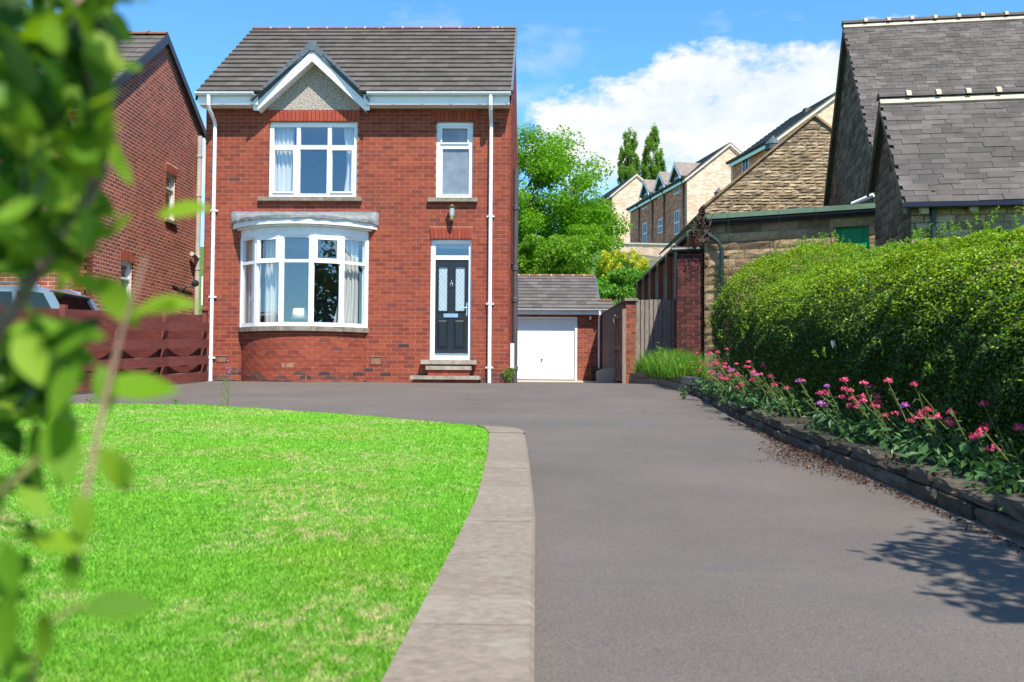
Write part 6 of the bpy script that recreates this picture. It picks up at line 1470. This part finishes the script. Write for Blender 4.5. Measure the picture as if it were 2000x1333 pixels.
# yellow flowering euphorbia
eu = thing('spurge_shrub', (3.9, 42.5, gz(0, 42.5)), 'shrub covered in yellow green flower heads on the bank', 'shrub'); rng = np.random.default_rng(205)
C = []; 
for k in range(46): C.append(atY(rng.uniform(1172, 1262), rng.uniform(497, 556), 42.5) + np.array([0, rng.uniform(-.5, .5), 0]))
C = np.array(C); P, D = clump_points(9000, C + np.array([0, .25, -.22]), np.full((len(C), 3), .34), rng, .3); quads_mesh('foliage', leaves(P, D * .5 + np.array([0, 0, .6]), .11, rng, .7, .3), 'leaf_ivy', eu)
for c in C:
    q = np.array([[0, 0, .02], [.02, 0, .11], [-.02, 0, -.07]]); P, D = clump_points(90, c + q + np.array([0, -.35, 0]), np.full((3, 3), .13), rng, .6); quads_mesh('flower_head', leaves(P, D, .09, rng, .4, .7), 'yellow_bract', eu)
mb = MB()
for c in C[::3]: mb.tube([np.array([3.9, 42.5, gz(0, 42.5)]), c], [.03, .012], 5)
mb.build('stems', 'twig_green', eu)
# palisade fence and retaining wall on the hill
pfn = thing('palisade_fence', (6, 58, gz(0, 58)), 'pale timber palisade fence on the hillside below the brick flats', 'fence')
f0, f1 = atY(1185, 487, 58), atY(1300, 505, 56); fd = f1 - f0; nP = 26
for i in range(nP + 1):
    p = f0 + fd * i / nP; MB().box(p[0] - .05, p[0] + .05, p[1] - .012, p[1] + .012, p[2] - 1.35, p[2] + .0).build('pale', 'wood_grey', pfn)
for dz in (-.12, -1.0): MB().obox(f0 + np.array([-.3, .02, dz]), fd + np.array([.6, 0, 0]), (0, .06, 0), (0, 0, .12)).build('rail', 'wood_grey', pfn)
for i in (0, 12, 24):
    p = f0 + fd * i / nP; MB().box(p[0] - .08, p[0] + .08, p[1] + .09, p[1] + .24, p[2] - 1.6, p[2] + .12).build('post', 'wood_grey', pfn)
# buff brick flats on the hill
DD = np.array([-.205, .979, 0]); DD /= np.linalg.norm(DD); EE = np.array([DD[1], -DD[0], 0])
mat_bricktex('buff_gable', (0.64, 0.36, 0.23), (0.88, 0.62, 0.45), (0.80, 0.58, 0.44), .45, .15, tuple(EE))
mat_bricktex('buff_front', (0.46, 0.11, 0.06), (0.78, 0.31, 0.19), (0.62, 0.30, 0.20), .45, .15, tuple(DD))
mat_plain('flat_tile', (.085, .075, .07), .8, var=.25, scale=1.2); mat_plain('dormer_tile', (.22, .175, .14), .8, var=.2, scale=2); mat_plain('dormer_grey', (.075, .08, .095), .6); mat_plain('cream_verge', (.62, .54, .43), .7); mat_plain('window_sky', (.03, .035, .04), .35, spec=.25)
def flats(name, label, corner_px, Y, width, rise, length, drop, seed, hip=False):
    P0 = atY(*corner_px, Y); t = thing(name, (P0[0], P0[1], P0[2] - drop), label, 'building'); z = np.array([0, 0, 1.0]); B = P0 - z * drop
    E2 = P0 + EE * width; ap = P0 + EE * width / 2 + z * rise
    MB().prism([B, B + EE * width, E2, ap, P0], DD * .35).build('gable_wall', 'buff_gable', t)
    MB().obox(B + DD * .351 + EE * .0, DD * (length - .35), EE * .35, z * drop).build('front_wall', 'buff_front', t)
    MB().obox(B + DD * .351 + EE * (width - .35), DD * (length - .35), EE * .35, z * drop).build('rear_wall', 'buff_front', t)
    MB().prism([B + DD * length, B + DD * length + EE * width, E2 + DD * length, ap + DD * length, P0 + DD * length], DD * .35).build('far_wall', 'buff_gable', t)
    rf = MB(); ov = .35; sl_ = rise / (width / 2); n_ = 16
    # courses of tiles as stepped strips
    for side in (0, 1):
        base = (P0 - EE * ov - z * ov * sl_) if side == 0 else (E2 + EE * ov - z * ov * sl_); top = ap
        for i in range(n_):
            a = base + (top - base) * i / n_ + z * .10; b = base + (top - base) * (i + 1) / n_ + z * .04; rf.prism([a - DD * .15, a + DD * (length + .5), b + DD * (length + .5), b - DD * .15], (0, 0, -.12))
    r_ = rf.build('roof', 'flat_tile', t)
    for e_ in (P0 - EE * ov - z * ov * sl_, E2 + EE * ov - z * ov * sl_): MB().obox(e_ - DD * .22 - z * .28, ap - e_, DD * .06, z * .20).build('verge', 'cream_verge', t)
    MB().obox(P0 - EE * .30 - z * .55 + DD * .1, DD * length, EE * .05, z * .38).build('fascia', 'white_upvc', t)
    MB().tube([P0 - EE * .42 - z * .12, P0 - EE * .42 - z * .12 + DD * (length + .3)], .10, 8).build('gutter', 'black_plastic', t)
    return t, P0, B, ap
def flat_win(t, P0, px0, py0, px1, py1, out=.04, transom=True, wood='white_upvc'):
    a = atP(px0, py0, P0, EE); b = atP(px1, py1, P0, EE); s0, s1 = sorted((float((a - P0) @ DD), float((b - P0) @ DD))); z0, z1 = sorted((float(a[2]), float(b[2]))); O = P0 - EE * out; O = np.array([O[0], O[1], 0])
    def bx(mb, p, q, c, d, dep): mb.obox(O + DD * p + np.array([0, 0, c]), DD * (q - p), EE * dep, (0, 0, d - c))
    mb = MB(); e_ = .09
    for (p, q, c, d) in ((s0, s0 + e_, z0, z1), (s1 - e_, s1, z0, z1), (s0 + e_, s1 - e_, z0, z0 + e_), (s0 + e_, s1 - e_, z1 - e_, z1)): bx(mb, p, q, c, d, .03)
    if transom: bx(mb, s0 + e_, s1 - e_, (z0 + z1) / 2 - .06, (z0 + z1) / 2 + .06, .03)
    bx(mb, (s0 + s1) / 2 - .03, (s0 + s1) / 2 + .03, z0 + e_, z1 - e_, .028)
    w = mb.build('window', wood, t); mb = MB(); bx(mb, s0 + .02, s1 - .02, z0 + .02, z1 - .02, .02); o = mb.build('pane', 'window_sky', w); o.data.transform(Matrix.Translation(Vector(EE * .012)))
    return s0, s1, z0, z1
fl, FP, FB, FA = flats('terraced_flats', 'buff brick terrace with three grey dormers on the hill', (1342, 345), 95, 8.6, 3.45, 18, 9, 1)
for q in ((1256, 438, 1264, 476), (1286, 430, 1294, 454), (1318, 414, 1327, 456), (1255, 390, 1263, 406), (1286, 377, 1294, 384), (1317, 358, 1327, 376)): flat_win(fl, FP, *q)
for px in (1250, 1276, 1299, 1337):
    a = atP(px, 400, FP, EE); s = float((a - FP) @ DD); p = FP + DD * max(s, .3) - EE * .12; MB().tube([p - EE * .3 + np.array([0, 0, -.2]), p + np.array([0, 0, -.7]), p + np.array([0, 0, -8])], .09, 7).build('downpipe', 'black_plastic', fl)
for (px, py) in ((1264, 352), (1294, 337), (1324, 318)):   # dormers: apex picture point
    a = atP(px, py, FP - EE * .1, EE); s = float((a - FP) @ DD); zt = float(a[2]); zb = float(FP[2]) - .2; w2 = 1.35; O = FP - EE * .15 + DD * s
    dm = MB(); pt = lambda ds, dz, e_=0: np.array([O[0], O[1], 0]) + DD * ds + EE * e_ + np.array([0, 0, dz]); ze = zt - 1.3
    d_ = dm.prism([pt(-w2, zb), pt(w2, zb), pt(w2, ze), pt(0, zt - .15), pt(-w2, ze)], EE * 3.2).build('dormer', 'dormer_grey', fl)
    for s_ in (-1, 1):
        MB().prism([pt(0, zt + .05, -.35), pt(s_ * (w2 + .35), ze - .25, -.35), pt(s_ * (w2 + .35), ze - .25, 3.4), pt(0, zt + .05, 3.4)], (0, 0, -.12)).build('dormer_roof', 'dormer_tile', d_)
        MB().prism([pt(0, zt - .08, -.37), pt(s_ * (w2 + .33), ze - .38, -.37), pt(s_ * (w2 + .33), ze - .62, -.37), pt(0, zt - .36, -.37)], EE * .06).build('dormer_barge', 'white_upvc', d_)
    for sx in (-1, 1): MB().prism([pt(sx * (w2 + .01), zb), pt(sx * (w2 + .01), ze), pt(sx * (w2 + .01), ze, 1.6), pt(sx * (w2 + .01), zb + .1, .2)], DD * sx * .02).build('dormer_cheek', 'white_upvc', d_)
    wz0, wz1 = zb + .05, ze - .15
    MB().prism([pt(-.75, wz0, -.05), pt(.75, wz0, -.05), pt(.75, wz1, -.05), pt(-.75, wz1, -.05)], EE * .04).build('dormer_window', 'white_upvc', d_); MB().prism([pt(-.62, wz0 + .12, -.07), pt(-.05, wz0 + .12, -.07), pt(-.05, wz1 - .12, -.07), pt(-.62, wz1 - .12, -.07)], EE * .018).prism([pt(.05, wz0 + .12, -.07), pt(.62, wz0 + .12, -.07), pt(.62, wz1 - .12, -.07), pt(.05, wz1 - .12, -.07)], EE * .018).build('pane', 'window_sky', d_)
f2, P2_, B2, A2 = flats('end_flats', 'buff brick house with dark roof above the stone gable', (1518, 268), 76, 11.5, 4.25, 8.6, 9, 2)
flat_win(f2, P2_, 1450, 300, 1463, 338, transom=False)
a = P2_ + EE * 3.6 + np.array([0, 0, 4.3]); MB().obox(a + DD * 2.5 + np.array([0, 0, -1.6]), DD * .5, EE * .5, (0, 0, .45)).build('roof_vent', 'flat_tile', f2)
f3, P3_, B3, A3 = flats('far_flats', 'far buff brick gable half hidden by the light green tree', (1196, 378), 122, 6.2, 2.6, 14, 12, 3)
rw = thing('hill_wall', (8, 86, gz(0, 86)), 'low buff stone retaining wall below the terraced flats', 'wall')
w0, w1 = atY(1178, 476, 88), atY(1345, 480, 84); MB().obox(w0 - np.array([0, 0, 4]), w1 - w0, (.1, .5, 0), (0, 0, 4)).build('wall', 'buff_gable', rw); MB().obox(w0 + np.array([0, -.1, .002]), w1 - w0, (0, .7, 0), (0, 0, .12)).build('coping', 'cream_verge', rw)
# poplars
def pop_shape(p): return (p[0] ** 2 + p[1] ** 2) < (0.30 + .7 * (1 - (p[2] * .5 + .5)) ** .7) ** 2 * .9
for i, (px, top, base, w2, lab) in enumerate(((1229, 262, 370, 2.1, 'left of two tall dark poplars behind the flats'), (1276, 258, 370, 2.1, 'right of two tall dark poplars behind the flats'))):
    a, b = atY(px, top, 140), atY(px, base, 140); make_tree('poplar_tree', (a[0], 140, gz(0, 140) - .2), lab, 'tree', ((a + b) / 2) + np.array([0, 0, .3]), (w2, w2, (a[2] - b[2]) / 2 + .2), 120, 26000, .24, .38, 'leaf_poplar', 210 + i, 'poplars on the hill', .2, pop_shape, 20, .0, 2.2)
# trees beyond the frame: over the drive on the right, and across the street behind the camera
make_tree('sycamore_tree', (4.8, 2.0, -.85), 'leafy roadside tree beyond the right edge shading the drive', 'tree', (4.02, 2.1, 2.3), (1.4, 1.3, .9), 36, 8500, .12, .42, 'leaf_tree', 221, 'trees outside the picture', .16)
for i, (x, y, h_, r) in enumerate(((-3.5, -26, 6.5, 3.6), (-9.5, -30, 5.0, 3.4), (3.4, -30, 5.6, 3.5), (12.5, -7.5, 6.2, 3.2))):
    make_tree('street_tree', (x, y, -1.4), 'dark tree across the street number from the pavement', 'tree', (x, y, h_ * .55), (r, r, h_ * .5), 60, 7000, .32, .9, 'leaf_dark', 230 + i, 'trees across the street', .2)
names = ['broad dark tree across the street opposite the front door', 'lower dark tree across the street opposite the bow window', 'dark tree across the street opposite the driveway', 'dark tree on the street corner opposite the church porch']
for o, nm in zip([o for o in bpy.data.objects if o.name.startswith('street_tree')], names): o['label'] = nm

# ------------------------------------------------------------------ privet growing beside the camera, out of focus
rg = random.Random(301); rng = np.random.default_rng(301)
fp_ = thing('privet_bush', (-.75, .85, -.85), 'out of focus privet bush with large leaves close on the left', 'bush')
def leaf_mesh(k, mt_):
    mb = MB(); n_ = 7; R2 = random.Random(k); bend = R2.uniform(-.28, .35); cup = R2.uniform(.05, .3); vs = []
    for i in range(n_ + 1):
        t = i / n_; w_ = .25 * math.sin(math.pi * min(t * 1.02, 1)) ** .75 * (1.12 - .35 * t) if 0 < i < n_ else .004
        z = bend * (t - .5) ** 2 - bend * .25 + 0
        vs += [(t - .5, -w_, z + w_ * cup), (t - .5, 0, z), (t - .5, w_, z + w_ * cup)]
    fs = []
    for i in range(n_):
        a = i * 3; fs += [(a, a + 1, a + 4, a + 3), (a + 1, a + 2, a + 5, a + 4)]
    me = bpy.data.meshes.new('privet_leaf'); me.from_pydata(vs, [], fs); me.shade_smooth(); me.materials.append(MATS[mt_]); return me
LM = [leaf_mesh(i, 'leaf_privet') for i in range(6)]; LY = [leaf_mesh(i, 'leaf_young') for i in range(6)]
def fleaf(c, tip, l, roll=None, k=None, young=False):
    """leaf centred at c, pointing along tip."""
    t = Vector(tip).normalized(); o = bpy.data.objects.new('leaf', (LY if young else LM)[rg.randrange(6) if k is None else k]); COL.objects.link(o)
    up = Vector((rg.uniform(-.6, .6), rg.uniform(-.9, .2), rg.uniform(.2, 1))) if roll is None else Vector(roll)
    y = up.cross(t).normalized(); zz = t.cross(y); M = Matrix((t, y, zz)).transposed().to_4x4()
    o.matrix_basis = Matrix.Translation(Vector([float(q) for q in c])) @ M @ Matrix.Scale(l, 4); attach(o, fp_)
def at_d(px, py, d): return CAM + ray(px, py) * d
def sdir(ax, ay, az_=0.0): v = CR * ax - CU * ay + CF * az_; return v / np.linalg.norm(v)
# the leaves that stand clear, as seen: centre px, py, distance, length px, direction on the picture
clear = [(362, 415, .95, 110, 1, -.1, 3), (275, 755, .85, 150, 1, .12, 0), (205, 760, .85, 95, .25, .95, 1), (232, 590, .85, 120, .5, .85, 2), (330, 605, .85, 120, 1, -.1, 1), (300, 600, .85, 110, .9, -.35, 4),
         (120, 880, .75, 150, .35, .9, 2), (225, 920, .75, 110, .4, .9, 1), (248, 920, .75, 60, .3, 1, 0), (115, 1065, .75, 130, 1, .15, 3), (160, 1010, .75, 90, .2, 1, 1), (235, 1185, .75, 130, 1, .05, 5), (85, 1245, .7, 120, -.3, .9, 2),
         (10, 1230, .65, 130, .1, 1, 0), (70, 985, .75, 90, .7, .6, 4), (20, 1110, .72, 110, .4, .9, 5), (140, 1120, .75, 80, .2, .95, 1), (200, 240, .9, 70, .2, 1, 2), (215, 300, .9, 80, .6, .7, 3), (195, 430, .9, 80, .9, -.3, 1), (230, 440, .9, 80, .8, -.6, 0), (255, 130, .9, 60, .9, .3, 2),
         (270, 5, .85, 70, 1, .1, 3), (195, 120, .85, 120, .1, 1, 4), (205, 70, .85, 90, -.2, 1, 1), (90, 640, .8, 130, .9, -.1, 2), (150, 660, .8, 120, 1, .0, 3), (60, 700, .75, 130, .5, .8, 5), (240, 330, .9, 70, .4, .9, 0), (180, 560, .85, 90, .8, .5, 4)]
for (px, py, d, lp_, ax, ay, k) in clear:
    d *= .72
    fleaf(at_d(px, py, d), sdir(ax, ay, rg.uniform(-.5, .5)), lp_ * d / FPX * 1.06, sdir(rg.uniform(-.3, .3), -.8, -.75 + rg.uniform(-.3, .3)), k, py > 380)
# the dense mass on the far left
edge = lambda py: np.interp(py, [-60, 0, 120, 250, 400, 520, 640, 760, 900, 1050, 1333], [250, 222, 205, 190, 182, 165, 155, 125, 100, 80, 60])
cnt = 0
while cnt < 268:
    py = rg.uniform(-90, 1400) if rg.random() < .45 else rg.uniform(-90, 650); px = float(edge(py)) * (1 - rg.random() ** 1.25 * 1.25) + 10
    if py > 760 and rg.random() < .45: continue
    if 530 < py < 640 and rg.random() < .8: continue
    d = rg.uniform(.52, .88); fleaf(at_d(px, py, d), sdir(rg.uniform(-.3, 1), rg.uniform(-.6, 1), rg.uniform(-.6, .6)), rg.uniform(.024, .042)); cnt += 1
# shaded leaves deeper in the bush
n_ = 900; py = np.where(rng.random(n_) < .75, rng.uniform(-150, 500, n_), rng.uniform(640, 800, n_)); px = edge(py) * (1 - rng.random(n_) ** .8 * 2.2) - 12; dd = rng.uniform(.8, 1.3, n_)
P = CAM + (CF[None] + CR[None] * ((px - 1000) / FPX)[:, None] + CU[None] * ((666.5 - py) / FPX)[:, None]) * dd[:, None]
quads_mesh('inner_foliage', leaves(P, np.tile([[0, -.3, .6]], (n_, 1)), .05, rng, .9, .5), 'leaf_privet', fp_)
n_ = 3800; P = np.stack([rng.uniform(-1.5, -.12, n_), rng.uniform(.25, 1.25, n_), rng.uniform(.55, 1.15, n_)], 1); P[:, 0] -= (P[:, 1] - .25) * .25; P = P[P[:, 2] > .12 + .47 * P[:, 1]]
quads_mesh('shade_foliage', leaves(P, np.tile([[0, -.3, .6]], (len(P), 1)), .055, rng, .9, .5), 'leaf_privet', fp_)  # unseen leaves added above the frame to shade the bush below
def twig(pts, r, mat): MB().tube([at_d(q[0], q[1], q[2] * .72) for q in pts], [k * .72 for k in r], 8).build('twig', mat, fp_, True)
twig([(-60, 720, .8), (30, 600, .82), (110, 470, .86), (170, 390, .9), (215, 310, .92)], [.0075, .0068, .006, .0055, .0045], 'twig')
twig([(150, 1100, .75), (165, 980, .76), (190, 850, .8), (215, 740, .85), (240, 640, .85), (268, 560, .86), (285, 500, .88)], [.0028, .0028, .0024, .0024, .002, .0015, .001], 'twig')
twig([(60, 1340, .72), (90, 1220, .73), (140, 1190, .74), (190, 1180, .75)], [.003, .003, .0025, .002], 'twig_green')
twig([(-40, 1000, .74), (40, 930, .75), (95, 880, .76)], [.004, .0035, .002], 'twig_green')
twig([(240, 330, .92), (190, 200, .92), (150, 60, .92), (160, -60, .95)], [.006, .006, .006, .005], 'twig')

for o in bpy.data.objects:
    if o.parent and o.name.split('.')[0] in ('leaf_tufts', 'inner_foliage', 'shade_foliage', 'new_shoots', 'lit_foliage', 'foliage', 'dry_leaves', 'stems', 'shoot_stems', 'limb', 'crown'): o['kind'] = 'stuff'
